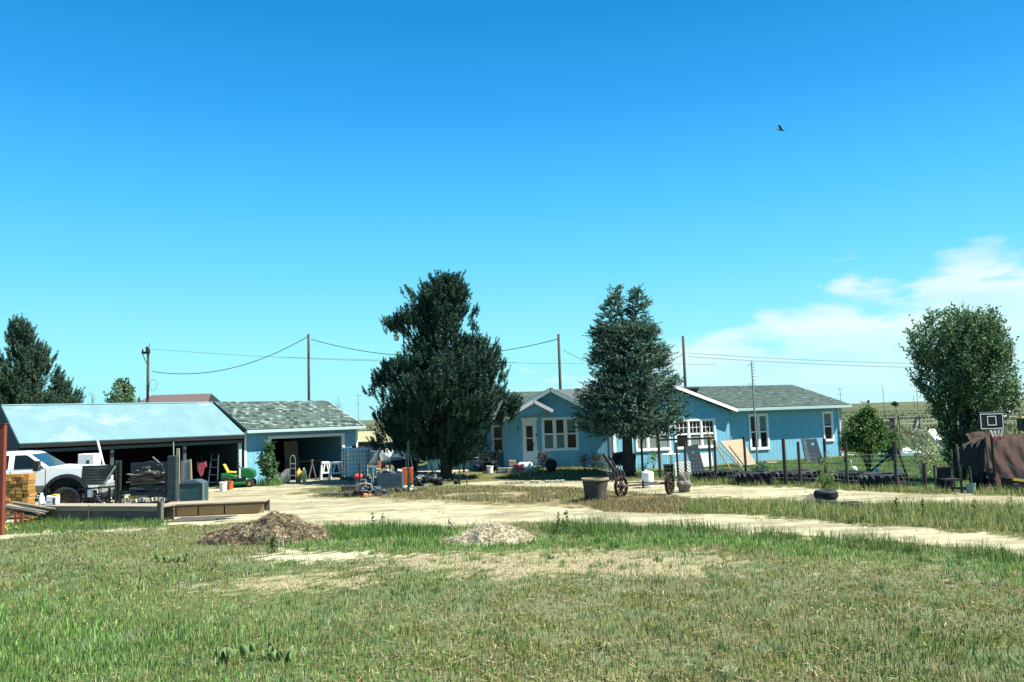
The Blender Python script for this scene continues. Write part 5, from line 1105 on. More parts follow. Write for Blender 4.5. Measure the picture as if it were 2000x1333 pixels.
# white plastic chairs/sawhorses
def sawh(px, py, w, label, rz, first=[None]):
    P = G(px, py)
    t = thing('sawhorse', label, 'sawhorse', P, rz, 'white plastic sawhorses')
    for y in (0,.42):
        for s_ in (-1,1): MB().beam((s_*w/2,y,0),(s_*w*.36,.14+y*.35,.70),.055,.07).build('leg', WPL, t)
    MB().box(-w*.42,w*.42,.08,.34,.68,.78).build('top', WPL, t, bevel=.02); MB().box(-w*.44,w*.44,.03,.09,.26,.33).build('brace', WPL, t)
    for x in (-.1,.1): MB().beam((x*w,.1,.68),(x*2.6*w,.06,.33),.04).build('strut', WPL, t)
sawh(637, 937, .42, 'left white plastic sawhorse at the garage door edge', .35); sawh(658, 938, .60, 'right white plastic sawhorse next to the caged tank', .30)
P = G(657, 944); tag(MB().beam((-.42,0,.05),(.42,.15,.05),.16,.09,c=(1.3,1.3,1.2)).build('timber_block', WOOD, None, loc=P), 'thick grey timber lying in front of the white sawhorses', 'timber')
# caged tank
P = G(698, 939); t = thing('caged_water_tank', 'white plastic water tank in a square wire cage', 'water tank', P, .50); w_ = 1.0; s_ = FPX/P.y; hT = (939-874)/s_
MB().box(-.42,.50,.04,.95,.16,hT-.05).build('tank', WPL, t, bevel=.09); MB().tube((.0,.4,hT-.05),(.0,.4,hT+.03),.1,n=14).build('cap', IRON, t)
m = MB()
for i in range(8): x = -.45+i*.14; m.tube((x,0,.14),(x,0,hT-.02),.009,n=5)
for i in range(8): z = .16+i*(hT-.2)/7; m.tube((-.46,0,z),(.54,0,z),.009,n=5); m.tube((.54,0,z),(.54,1.0,z),.009,n=5)
for i in range(7): y = i*.16; m.tube((.54,y,.14),(.54,y,hT-.02),.009,n=5)
m.build('cage', STEEL, t); MB().box(-.46,.54,0,1.0,0,.13).build('pallet', GWOOD, t)
P = G(676, 940); t = thing('wire_cage', 'empty dark wire cage at the left of the white tank', 'cage', P, .28); m = MB()
for i in range(5): x = -.20+i*.10; m.tube((x,0,.02),(x,0,1.45),.010,n=5)
for i in range(11): z = .02+i*.143; m.tube((-.2,0,z),(.2,0,z),.010,n=5); m.tube((-.2,0,z),(-.2,.9,z),.010,n=5)
m.build('mesh', IRON, t)
# lattice fence panel behind tank
def lattice(name, label, A, wd, hh, rz, lean=0, pitch=.11, sw=.035, m_=WPL):
    t = thing(name, label, 'lattice', A, rz); m = MB(); n = int((wd+hh)/pitch)+1
    for s_ in (1,-1):
        for i in range(n+1):
            c0 = i*pitch
            if s_ == 1: x0, z0_, x1, z1_ = c0-hh, 0, c0, hh
            else: x0, z0_, x1, z1_ = c0, 0, c0-hh, hh
            dx, dz = x1-x0, z1_-z0_; ta, tb = 0, 1
            if dx > 0: ta = max(ta, (0-x0)/dx); tb = min(tb, (wd-x0)/dx)
            else: ta = max(ta, (wd-x0)/dx); tb = min(tb, (0-x0)/dx)
            if tb-ta > .05: m.beam((x0+dx*ta, s_*.005, z0_+dz*ta), (x0+dx*tb, s_*.005, z0_+dz*tb), .008, sw, up=(0,1,0)) if 0 else m.beam((x0+dx*ta, s_*.006, dz*ta), (x0+dx*tb, s_*.006, dz*tb), sw, .010, up=(0,1,0))
    m.build('slats', m_, t, kind='stuff')
    MB().box(-.02,wd+.02,-.016,.016,hh-.02,hh+.02).box(-.02,wd+.02,-.016,.016,-.02,.02).box(-.02,.02,-.018,.018,.02,hh-.02).box(wd-.02,wd+.02,-.018,.018,.02,hh-.02).build('frame', m_, t)
    return t
P = G(717, 936); P.z = .72; lt = lattice('lattice_panel', 'white diamond lattice panel right of the caged tank', P, .48, .62, .05)
m = MB(); [m.box(x-.015,x+.015,-.01,.01,-.72,-.03) for x in (0,.08,.16,.24,.32,.40,.48)]; m.build('picket', WPL, lt, kind='stuff')
# birdhouse on pole
P = G(745, 930); t = thing('bird_feeder', 'flat wooden bird feeder box on a slanted pale pole', 'bird feeder', P); s_ = FPX/P.y; z1 = (930-868)/s_; z2 = (930-855)/s_
MB().box(-.17,.15,-.1,.1,z1,z2-.03,c=(1.5,1.1,.8)).build('box', WOOD, t); MB().box(-.20,.18,-.13,.13,z2-.03,z2+.0,c=(.8,.7,.6)).build('roof', WOOD, t); MB().beam((.06,0,.02),(-.06,0,z1),.035).build('pole', WPL, t); MB().beam((.14,.02,.02),(.14,.02,z1-.1),.03).build('pole', WOOD, t)
P = G(744, 934); t = thing('crate', 'terracotta-coloured plastic crate on a low pile by the feeder', 'crate', (P.x, P.y+.3, .42), .1); m = MB()
for z in (.0,.09,.18,.27): m.box(-.16,.16,-.12,-.10,z,z+.045)
for x in (-.16,-.08,0,.08,.145): m.box(x,x+.02,-.125,-.10,0,.31)
m.box(-.16,-.14,-.1,.15,0,.3).box(.14,.16,-.1,.15,0,.3).box(-.16,.16,.13,.15,0,.3).box(-.14,.14,-.1,.13,0,.02).build('shell', mat('terracotta', (.50,.20,.09), .7, .2, 9, .1), t)
P = G(742, 930); t = thing('pallet', 'low grey pallet stack carrying the terracotta crate', 'pallet', (P.x, P.y+.3, 0), .1)
for k in range(3):
    for j in range(4): MB().box(-.3,.3,-.35+j*.19,-.22+j*.19,k*.14+.09,k*.14+.12,c=shade(.8,1.4)).build('slat', GWOOD, t)
    for x in (-.28,0,.24): MB().box(x,x+.05,-.35,.35,k*.14,k*.14+.088).build('bearer', GWOOD, t)
# dark container & white boat hull behind
P = at(792, 880, 47); t = thing('stock_trailer', 'dark grey panelled stock trailer behind the yard clutter', 'trailer', (P.x, 47, 0)); zt_ = zof(792, 862, P); wd = 84/FPX*47
m = MB().box(-wd/2,wd/2,0,2,.45,zt_-.05).build('body', mat('grey_panel', (.10,.13,.13), .6, .2, 3, .2, wave=('X',2.2,'sin',.02)), t); MB().box(-wd/2-.05,wd/2+.05,-.05,2.05,zt_-.05,zt_).build('roof', GTRIM, t)
for x in (-.5,.5): MB().tube((x,-.1,.35),(x,.1,.35),.35,n=14).build('wheel', RUB, t)
P = at(778, 886, 41.5); t = thing('boat', 'small upturned white boat on a stand behind the clutter', 'boat', (P.x, 41.5, 0)); zt_ = zof(778, 879, P); s_ = FPX/41.5
MB().hexa([(-.62,0,zt_-.42),(.75,0,zt_-.36),(.70,.9,zt_-.36),(-.5,.9,zt_-.42),(-.72,.1,zt_),(.70,.1,zt_),(.7,.8,zt_),(-.6,.8,zt_)]).build('hull', WPL, t, bevel=.08); MB().lathe([(0,0),(.30,.0),(.34,.12),(.1,.2),(0,.2)], 16, (-.62,-.06,zt_-.25), 'y').build('bow_cover', WPL, t, smooth=True)
MB().beam((-1.4,0,zt_-.02),(.9,0,zt_+.02),.05).build('gunwale', WPL, t)
for x in (-.5,.5): MB().beam((x,.4,0),(x,.4,zt_-.38),.08).build('stand', GWOOD, t)
P = G(806, 935); s_ = FPX/P.y; t = thing('swing_frame', 'bent white tube frame standing left of the pine', 'tube frame', (P.x,P.y,0)); q = lambda x, y: Vector(((x-806)/s_, 0, (935-(x-806)*.0314-y)/s_))
MB().path([q(800,862),q(804,880),q(809,895),q(815,900),q(824,899),q(829,888),q(829,868)], .035, 8).build('bent_tube', WPL, t); MB().path([q(801,880),q(806,912),q(807,934)], .03, 8).build('leg', WPL, t); MB().tube(q(780,878),q(827,874),.04).build('top_bar', WPL, t)
P = G(778, 936); t = thing('table', 'table under a dark cloth with clutter behind the trough', 'table', (P.x,P.y+.4,0)); 
m = MB().hexa([(-.75,-.3,.72),(.75,-.3,.80),(.75,.4,.80),(-.75,.4,.72),(-.75,-.3,.78),(.75,-.3,.88),(.75,.4,.88),(-.75,.4,.78)]); m.build('top', GTRIM, t)
MB().hexa([(-.1,-.36,.35),(.8,-.36,.30),(.8,.3,.30),(-.1,.3,.35),(-.35,-.34,.79),(.78,-.34,.9),(.78,.42,.9),(-.35,.42,.79)]).build('cloth', NAVY, t, bevel=.03)
for x in (-.7,.7):
    for y in (-.25,.35): MB().box(x-.03,x+.03,y-.03,y+.03,-.02,.72).build('leg', IRON, t)
P = G(761, 956); t = thing('water_trough', 'dark blue-grey stock trough full of junk in the shade', 'trough', P, .03); wd = 48/FPX*P.y; hh = 30/FPX*P.y
m = MB(); m.box(-wd/2,wd/2,0,.03,0,hh).box(-wd/2,wd/2,.57,.6,0,hh).box(-wd/2,-wd/2+.03,.03,.57,0,hh).box(wd/2-.03,wd/2,.03,.57,0,hh).box(-wd/2+.03,wd/2-.03,.03,.57,0,.03).build('shell', mat('blue_grey', (.035,.065,.09), .7, .3, 5, .3), t, bevel=.01)
for i in range(12): MB().cbox((random.uniform(-wd/2+.1,wd/2-.1), random.uniform(.1,.5), hh+random.uniform(-.02,.1)), (random.uniform(.08,.2),random.uniform(.08,.2),random.uniform(.05,.2)), (random.random(),random.random(),random.random()*3)).build('junk', (GTRIM, GWOOD, IRON, CONC)[i%4], t)
# orange chairs
def ochair(px, py, label, s=1.0):
    P = G(px, py); t = thing('plastic_chair', label, 'chair', (P.x, P.y, .1), .2, 'faded orange chairs in the clutter')
    MB().hexa([(-.18*s,0,.35),(.18*s,0,.35),(.18*s,.4,.33),(-.18*s,.4,.33),(-.2*s,0,.40),(.2*s,0,.40),(.18*s,.4,.37),(-.18*s,.4,.37)]).build('seat', ORG, t, bevel=.02)
    MB().hexa([(-.14*s,-.05,.0),(.12*s,-.05,.0),(.12*s,0,.0),(-.14*s,0,.0),(-.24*s,-.10,.62),(.16*s,-.10,.66),(.16*s,-.05,.66),(-.24*s,-.05,.62)]).build('backrest', ORG, t, bevel=.03)
    for x in (-.15,.13): MB().beam((x*s,.35,-.1),(x*s,.33,.33),.03).build('leg', WPL, t)
    MB().box(-.16*s,.14*s,-.09,-.05,-.1,-.03).build('foot_bar', WPL, t)
ochair(791, 952, 'left orange chair back leaning among the clutter', .62); ochair(804, 951, 'narrow orange chair right of the dark post', .42)
def dpost(px, pt, pb, w, label, m_=IRON, lean=0):
    P = G(px, pb); h = zof(px, pt, P); return tag(MB().tube((0,0,-.05),(lean,0,h),w/2,n=8).build('post', m_, None, loc=P), label, 'post')
dpost(798, 862, 962, .07, 'thin dark post standing before the orange chairs', IRON)
dpost(703, 905, 966, .08, 'short dark post in the junk heap left of the trough', IRON)
dpost(898, 905, 948, .05, 'dark stake just right of the pine trunk', IRON); dpost(912, 926, 949, .035, 'small thin stake right of the taller stake by the pine', IRON)
P = G(702, 958); t = thing('engine', 'red-topped small engine machine behind the junk heap', 'machine', (P.x,P.y+.2,.2), .1)
MB().blob((-.05,0,.28), (.20,.16,.12), .1, 12, 8, 4).build('cowl', REDP, t, smooth=True); MB().box(-.2,.22,-.12,.15,-.2,.2).build('base', CONC, t, bevel=.02); MB().cbox((.16,-.05,.25),(.12,.12,.2)).build('engine_block', IRON, t); MB().lathe([(0,0),(.09,0),(.09,.05),(0,.05)], 12, (.12,-.18,.08), 'y').build('wheel', RUB, t)
P = G(725, 955); t = thing('watering_can', 'teal plastic pot on a stand in the clutter', 'pot', (P.x,P.y+.1,0)); MB().lathe([(0,.55),(.08,.55),(.14,.78),(.15,.80),(.12,.80)], 14).build('pot', mat('teal_plastic', (.05,.25,.30), .5, .2, 8, .1), t); MB().tube((0,0,0),(0,0,.56),.03).build('stand', STEEL, t); MB().tube((.07,0,0),(.05,0,.56),.02).build('stand', STEEL, t)
# junk heap
P = G(715, 970); t = thing('junk_heap', 'dark heap of scrap iron and blocks left of the trough', 'scrap', P)
for i in range(34):
    x = random.gauss(0,.28); y = random.uniform(-.1,.6); z = max(.05, .32*math.exp(-x*x*5)*random.random())
    MB().cbox((x,y,z), (random.uniform(.1,.35),random.uniform(.08,.25),random.uniform(.05,.16)), (random.uniform(-.4,.4),random.uniform(-.5,.5),random.random()*3)).build('scrap_piece', (IRON,BLACK,RUST,DARKW,IRON,SLATE)[i%6], t, bevel=.008)
MB().cbox((.02,-.22,.06),(.15,.12,.12),(0,.1,.3)).build('block', mat('terracotta', (.5,.2,.09)), t, bevel=.02); MB().cbox((.16,-.18,.05),(.12,.10,.09),(0,-.1,.1)).build('block', mat('terracotta', (.5,.2,.09)), t, bevel=.02)
MB().path([(-.25,-.1,.25),(-.2,-.12,.42),(0,-.12,.46),(.2,-.12,.40),(.24,-.1,.2)], .03, 8).build('curved_pipe', STEEL, t)
P = G(665, 969); tag(MB().beam((-.62,0,.06),(.42,.05,.06),.2,.11,c=(.9,.9,.85)).build('railway_tie', GWOOD, None, loc=P), 'dark railway tie lying left of the junk heap', 'timber')
P = G(682, 960); tag(MB().beam((-.28,0,.10),(.25,.05,.10),.3,.20,c=(.5,.5,.5)).build('dark_crate', GWOOD, None, loc=P), 'short dark block behind the railway tie', 'block')
P = G(775, 962); t = thing('junk_heap', 'small dim scrap scatter at the foot of the trough', 'scrap', P)
for i in range(14): MB().cbox((random.gauss(0,.35),random.uniform(-.2,.3),.05), (random.uniform(.08,.25),.1,random.uniform(.04,.1)), (random.uniform(-.4,.4),random.uniform(-.5,.5),random.random()*3)).build('scrap_piece', (IRON,GWOOD,RUST,STONE)[i%4], t)
for px, pt, pb, lean, lab in ((845,898,925,.10,'left of two pale tools leaning on the pine trunk'),(853,898,934,.16,'right of two pale tools leaning on the pine trunk')):
    P = G(px, pb+8); t = thing('shovel', lab, 'shovel', P); MB().tube((-lean*1.5,0,.9),(0,0,.25),.03).build('handle', STEEL, t); MB().hexa([(-.05,-.01,.02),(.07,-.01,.0),(.07,.02,.0),(-.05,.02,.02),(-.07,-.01,.26),(.05,-.01,.26),(.05,.02,.26),(-.07,.02,.26)]).build('blade', STEEL, t, bevel=.01)
P = G(826, 951); t = thing('junk_heap', 'dark tangle of parts filling in the pine shadow left of the trunk', 'scrap', P)  # scrap in dark colours, added also to fill in the shadow under the pine
for i in range(40):
    x = random.gauss(0,.42); z = max(.04, .5*math.exp(-x*x*2.5)*random.random()); y = random.uniform(0,.8)
    if i % 2: MB().cbox((x,y,z), (random.uniform(.1,.32),random.uniform(.1,.3),random.uniform(.06,.22)), (random.uniform(-.5,.5),random.uniform(-.5,.5),random.random()*3)).build('scrap_piece', (IRON,BLACK,DBLUE,DARKW,RUST,CONC)[i%6], t, bevel=.008)
    else: MB().beam((x,y,z), (x+random.uniform(-.4,.4),y+random.uniform(-.2,.2),z+random.uniform(-.1,.35)), random.uniform(.02,.06), c=shade()).build('scrap_bar', (IRON,GWOOD,BLACK,STEEL)[(i//2)%4], t)
P = PG(955, 921, 36.1); t = thing('porch_shade_heap', 'added dark bundles filling the shade between the bench and door', 'clutter', P)  # dark bundles added to fill in the shade by the bench
for i in range(26):
    x = random.gauss(-.1,.30); z = max(.05, .5*math.exp(-x*x*3)*random.random()); MB().blob((x,random.uniform(0,.5),z), (random.uniform(.06,.16),.12,random.uniform(.06,.14)), .2, 9, 6, i).build('bundle', (BLACK,NAVY,DBLUE,IRON,TEAL)[i%5], t)
# ------------------------------------------------------------------ porch clutter by the front door
P = PG(938, 923, 36.3); t = thing('garden_bench', 'dark slatted bench in the shade left of the door', 'bench', P)
for k in range(3): MB().box(-.75,.75,.5,.53,.5+k*.13,.6+k*.13).build('back_slat', IRON, t)
for k in range(3): MB().box(-.75,.75,.05+k*.15,.17+k*.15,.42,.45).build('seat_slat', IRON, t)
for x in (-.72,.72):
    for y in (.05,.48): MB().box(x-.03,x+.03,y,y+.05,0,.42 if y < .2 else .88).build('leg', IRON, t)
    MB().box(x-.03,x+.03,.05,.5,.60,.64).build('armrest', IRON, t)
P = PG(925, 923); t = thing('walker_frame', 'thin pale tube frame standing before the dark bench', 'frame', P); s_ = FPX/P.y
MB().path([(-.18,0,.3),(-.18,0,.62),(.22,.1,.62),(.26,.1,.85)], .014, 6).build('tube', STEEL, t); MB().tube((.2,.1,.62),(.18,.1,.35),.014).build('leg', STEEL, t)
P = PG(969, 917, 36.3); t = thing('grill', 'black covered grill against the wall left of the door', 'grill', P); MB().hexa([(-.2,0,.0),(.15,0,.0),(.15,.3,.0),(-.2,.3,.0),(-.28,-.05,.62),(.12,-.05,.95),(.12,.3,.95),(-.28,.3,.62)]).build('cover', BLACK, t, bevel=.04); MB().tube((.13,0,0),(.12,-.1,1.0),.03).build('handle_post', BLACK, t)
bucket(957, 922, .15, .30, WPL, 'white tub lying on the path before the door steps')
P = PG(1012, 924, 36.2); t = thing('brick_planter', 'low raised bed edge of stacked pale bricks by the door', 'planter', P)
for k in range(3):
    for i in range(8): MB().box(-.85+i*.21+(k%2)*.1,-.65+i*.21+(k%2)*.1,random.uniform(0,.03),.35,k*.075,k*.075+.068,c=(1,1,1)).build('brick', (STONE,CONC,mat('tan_brick',(.32,.24,.13),.9,.2,9,.3))[random.randrange(3)], t, bevel=.006)
P = PG(1001, 922, 36.2); tag(MB().cbox((0,.2,.36),(.30,.2,.24)).build('hollow_block', mat('tan_brick',(.32,.24,.13),.9,.2,9,.3), None, loc=P, bevel=.015), 'tan block standing on the bricks left of the door', 'block')
P = PG(1014, 923, 36); tag(MB().blob((0,-.02,.24), (.22,.16,.12), .25, 12, 8, 5).build('red_blanket', mat('red_cloth',(.38,.05,.09),.9,.3,9,.4), None, loc=P, smooth=True), 'crumpled dark red cloth on the planter before the door', 'cloth')
P = PG(1026, 923, 36); tag(MB().blob((0,.1,.26), (.36,.2,.17), .2, 14, 9, 6).build('white_bag', WPL, None, loc=P, smooth=True), 'white plastic sheet heaped beside the red cloth', 'bag')
P = PG(1042, 923, 36.2); t = thing('rock_pile', 'small pile of tan rocks right of the door steps', 'rocks', P)
for i in range(9): MB().blob((random.uniform(-.2,.25),random.uniform(0,.3),.08+random.random()*.18), (.09,.08,.07), .25, 8, 6, i).build('rock', mat('tan_brick',(.32,.24,.13),.9,.2,9,.3), t)
P = PG(1077, 921, 36.4); t = thing('garden_cart', 'dark round pot beside the flowering bush', 'pot', P); MB().lathe([(0,0),(.16,0),(.24,.2),(.25,.42),(.22,.43)], 16).build('pot', NAVY, t); MB().blob((0,0,.42),(.2,.2,.12),.2,10,7,9).build('soil', NAVY, t)
P = G(1050, 944); t = thing('stone_edging', 'broken row of pale stones edging the path before the door', 'edging', P)
for i in range(12):
    if i in (4,7): continue
    MB().cbox((-1.15+i*.19,random.uniform(-.03,.03),.04), (.165,.13,.10+.04*random.random()), (0,random.uniform(-.06,.06),random.uniform(-.1,.1))).build('stone', STONE, t, bevel=.02)
# tipped harrow / cultivator by corner
P = G(1208, 940); t = thing('old_cultivator', 'dark old iron cultivator leaning up left of the spruce trunk', 'farm machine', P)
MB().beam((-.05,0,.25),(-.52,.2,1.02),.12,.10).build('beam', RUST, t); MB().beam((.1,.05,.2),(-.3,.3,.95),.05).build('handle', IRON, t)
for i in range(6): MB().beam((-.42+i*.12,-.05,.35+i*.02),(-.36+i*.12,-.12,.02),.035).build('tine', IRON, t)
for i in range(4): MB().beam((-.05+i*.05,.0,.1),(-.2+i*.1,.1,.62),.04).build('arm', IRON, t)
MB().lathe([(.10,0),(.20,0),(.22,.04),(.20,.08),(.10,.08)], 16, (.05,0,.22), 'y').build('wheel', IRON, t)
P = G(1222, 926); t = thing('covered_cart', 'dark covered cart standing behind the spruce trunk', 'cart', (P.x, P.y+.6, 0)); 
MB().prism([(-.42,.3),(.5,.3),(.58,.75),(.42,.83),(0,.88),(-.3,.84),(-.42,.62)], 0, .6).build('cover', NAVY, t, bevel=.05)
for x in (-.4,.5): MB().box(x-.03,x+.03,0,.05,0,.9 if x<0 else .8).build('leg', BLACK, t)
for x in (-.4,.5): MB().box(x-.03,x+.03,.55,.6,0,.3).build('leg', BLACK, t)
# stump planter
P = G(1163, 979); t = thing('stump_planter', 'hollow tree stump planter filled with pale gravel', 'stump', P); s_ = FPX/P.y; h_ = 42/s_; r_ = 25.5/s_
MB().lathe([(0,-.02),(r_*.72,-.02),(r_*.78,.1),(r_*.84,h_*.5),(r_*.95,h_*.85),(r_,h_),(r_*.86,h_),(r_*.84,h_-.05),(0,h_-.05)], 30, wob=.05).build('stump', mat('stump_bark', (.06,.052,.042), .95, .4, 9, 1.0, stretch=(3,3,.5)), t)
MB().lathe([(r_*1.03,h_-.03),(r_*1.04,h_+.025),(r_*.84,h_+.03),(r_*.84,h_-.02)], 30, wob=.04).build('rim', mat('pale_wood_rim', (.24,.20,.13), .9, .3, 12, .5), t)
m = MB()
for i in range(70): a = random.random()*6.28; q = math.sqrt(random.random())*r_*.78; m.blob((q*math.cos(a),q*math.sin(a),h_-.03),(.035,.035,.025),.2,6,4,i)
m.build('gravel', mat('pale_gravel', (.27,.25,.17), .9, .3, 14, .4), t, kind='stuff')
# wagon axle with two spoked wheels
Pa = G(1214, 971); Pb = G(1309, 966.5); dv = (Pb-Pa); dv.z = 0; t = thing('wagon_axle', 'old wagon axle with two rusty spoked wheels', 'wagon axle', Pa, math.atan2(dv.y, dv.x)); La = dv.length; R_ = .33
for x in (0, La):
    R_ = .315 if x == 0 else .345
    w = MB().lathe([(R_-.03,-.05),(R_,-.05),(R_,.05),(R_-.03,.05),(R_-.03,-.05)], 30, (x,0,R_), 'x').build('wheel', RUST, t)
    for i in range(12): a = i*math.pi/6; MB().beam((x,.045*math.cos(a),R_+.045*math.sin(a)),(x,(R_-.02)*math.cos(a),R_+(R_-.02)*math.sin(a)),.03,.022).build('spoke', RUST, w)
    MB().tube((x-.11,0,R_),(x+.11,0,R_),.055,.05,12).build('hub', RUST, w)
    w.rotation_euler = (0,0,0)
    for c_ in [w]: pass
# turn wheels a little so their discs show as in the photograph
for w in [c for c in t.children if c.name.startswith('wheel')]:
    x = 0 if w is [c for c in t.children if c.name.startswith('wheel')][0] else La
    a = math.radians(-50 if x == 0 else -38); w.matrix_local = Matrix.Translation((x,0,0)) @ Matrix.Rotation(a, 4, 'Z') @ Matrix.Translation((-x,0,0))
MB().beam((.08,0,.33),(La-.05,0,.36),.07,.07).build('axle', mat('axle_wood', (.20,.14,.11), .85, .3, 8, .4), t); MB().tube((La*.45,-.02,.25),(La*.45,-.02,.47),.03).build('pin', IRON, t); MB().beam((.1,.02,.42),(La*.75,.03,.40),.03).build('rod', RUST, t)
P = G(1268, 954); t = thing('white_barrel', 'white plastic container standing behind the wagon axle', 'container', (P.x,P.y+.25,0)); MB().lathe([(0,0),(.19,0),(.205,.05),(.205,.50),(.19,.53),(.06,.56),(0,.56)], 20).build('body', WPL, t, smooth=False, bevel=0); MB().tube((-.05,0,.55),(-.05,0,.60),.04).build('cap', WPL, t)
P = G(1337, 962); t = thing('log_round', 'grey weathered stump standing right of the right wagon wheel', 'stump', P); MB().blob((0,0,.26), (.19,.17,.30), .32, 20, 14, 77).build('stump', mat('grey_stump', (.17,.155,.13), .95, .4, 8, 1.0, stretch=(2,2,.6)), t); MB().cbox((.06,.1,.12),(.2,.1,.25),(0,.2,.3)).build('split_piece', DARKW, t)
# white lattice, pot, table beyond
lattice('lattice_panel', 'white diamond lattice piece before the leaning grey board', G(1320, 932)+Vector((0,0,.05)), .68, .50, .42, pitch=.125, sw=.04)
P = G(1308, 928); t = thing('planter_pot', 'black square planter pot left of the white lattice', 'pot', P); MB().hexa([(-.14,0,0),(.12,0,0),(.12,.3,0),(-.14,.3,0),(-.19,-.03,.38),(.17,-.03,.38),(.17,.33,.38),(-.19,.33,.38)]).build('pot', BLACK, t); MB().box(-.2,.18,-.04,.34,.38,.42).build('rim', BLACK, t)
P = G(1316, 922); t = thing('patio_table', 'round white patio table with clutter behind the lattice', 'table', (P.x,P.y+.5,0)); MB().lathe([(0,.70),(.38,.70),(.40,.73),(0,.75)], 20).build('top', WPL, t); MB().tube((0,0,0),(0,0,.7),.04).build('leg', WPL, t); MB().blob((0,0,.80),(.12,.1,.09),.2,10,7,3).build('bag', WPL, t)
# cornhole style boards
def hole_board(px, py, w, h, lean, rz, label, m_=SLATE, roll=-.2):
    P = G(px, py); t = thing('cornhole_board', label, 'board', P, rz); t.rotation_euler = (-lean, roll, rz)
    m = MB(); n = 18; cxh, czh, rh = 0, h*.80, w*.15; pts = [(cxh+rh*math.cos(a), czh+rh*math.sin(a)) for a in [i*2*math.pi/n for i in range(n)]]
    def sq(a): 
        c_, s_ = math.cos(a), math.sin(a); k = min((w/2)/abs(c_) if abs(c_) > 1e-6 else 9, ((h-czh) if s_ > 0 else czh)/abs(s_) if abs(s_) > 1e-6 else 9); return (cxh+c_*k, czh+s_*k)
    angs = sorted([i*2*math.pi/n for i in range(n)]+[math.atan2(b_, a_)%(2*math.pi) for a_, b_ in ((w/2,h-czh),(-w/2,h-czh),(-w/2,-czh),(w/2,-czh))])
    for i in range(len(angs)):
        a0, a1 = angs[i], angs[(i+1)%len(angs)]
        p0, p1 = (cxh+rh*math.cos(a0), czh+rh*math.sin(a0)), (cxh+rh*math.cos(a1), czh+rh*math.sin(a1)); q0, q1 = sq(a0), sq(a1)
        m.face((p0[0],0,p0[1]),(q0[0],0,q0[1]),(q1[0],0,q1[1]),(p1[0],0,p1[1])); m.face((p0[0],.02,p0[1]),(p1[0],.02,p1[1]),(q1[0],.02,q1[1]),(q0[0],.02,q0[1]))
    m.build('face', m_, t); MB().box(-w/2,-w/2+.02,.021,.10,0,h).box(w/2-.02,w/2,.021,.10,0,h).box(-w/2+.02,w/2-.02,.021,.1,0,.02).box(-w/2+.02,w/2-.02,.021,.1,h-.02,h).build('frame', m_, t)
hole_board(1583, 902, .42, 1.12, .25, .05, 'rear slate cornhole board leaning on the blue wall', mat('lighter_slate', (.07,.10,.11), .6, .2, 5, .1), -.03); hole_board(1599, 906, .46, 1.15, .28, -.12, 'front slate cornhole board leaning on the blue wall', SLATE, -.17)
hole_board(1366, 929, .50, 1.25, .30, -.2, 'slate board with round hole leaning near the lattice')
slab('cream_panel', 'pale blue-white panel leaning on the lit wall under the window', 'panel', 1382, 912, .58, .62, .03, WPL, .2, .2)
# plywood leaning + ground sheet
P = G(1452, 912); t = thing('plywood_sheet', 'tan plywood sheet sagging against the blue wall', 'plywood', P); s_ = FPX/P.y; q = lambda x, y, yy=0: (((x-1452)/s_), yy, (912-(x-1452)*.0314-y)/s_)
MB().mesh([q(1419,864,.9),q(1463,860,.9),q(1476,907,-.1),q(1447,910,-.1),q(1419,866,.92),q(1463,862,.92),q(1476,909,-.08),q(1447,912,-.08)], [(0,3,2,1),(4,5,6,7),(0,1,5,4),(1,2,6,5),(2,3,7,6),(3,0,4,7)]).build('sheet', PLY, t)
t.children[0].data.flip_normals()
P = G(1500, 905); tag(MB().box(-.55,.45,-.2,.3,.01,.035).build('plywood_offcut', PLY, None, loc=P), 'flat tan plywood piece lying on the lawn by the mast', 'plywood')
P = G(1365, 921); tag(MB().box(-.55,1.35,-.12,.15,.01,.05).build('path_slab', STONE, None, loc=P), 'narrow pale strip lying on the grass behind the tyres', 'slab')
def lean_board(x0, y0, x1, y1, w, label, m_, nm='leaning_board', cat='board', c=(1.2,1.2,1.1), dy=.5):
    P = G(x0, y0); top = at(x1, y1, P.y+dy); o = MB().beam((0,0,0), top-P, w, w*.5, c=c).build(nm, m_, None, loc=P); return tag(o, label, cat)
lean_board(1430, 922, 1380, 842, .07, 'long tan board leaning up to the small-paned window', NWOOD)
lean_board(1452, 918, 1396, 864, .07, 'pale board leaning lower and right of the longest one', WOOD, c=(1.7,1.7,1.7))
lean_board(1464, 924, 1424, 872, .06, 'dark board leaning against the plywood sheet', GWOOD, c=(.6,.6,.6)); lean_board(1476, 905, 1447, 866, .03, 'thin grey rod leaning across the plywood', STEEL)
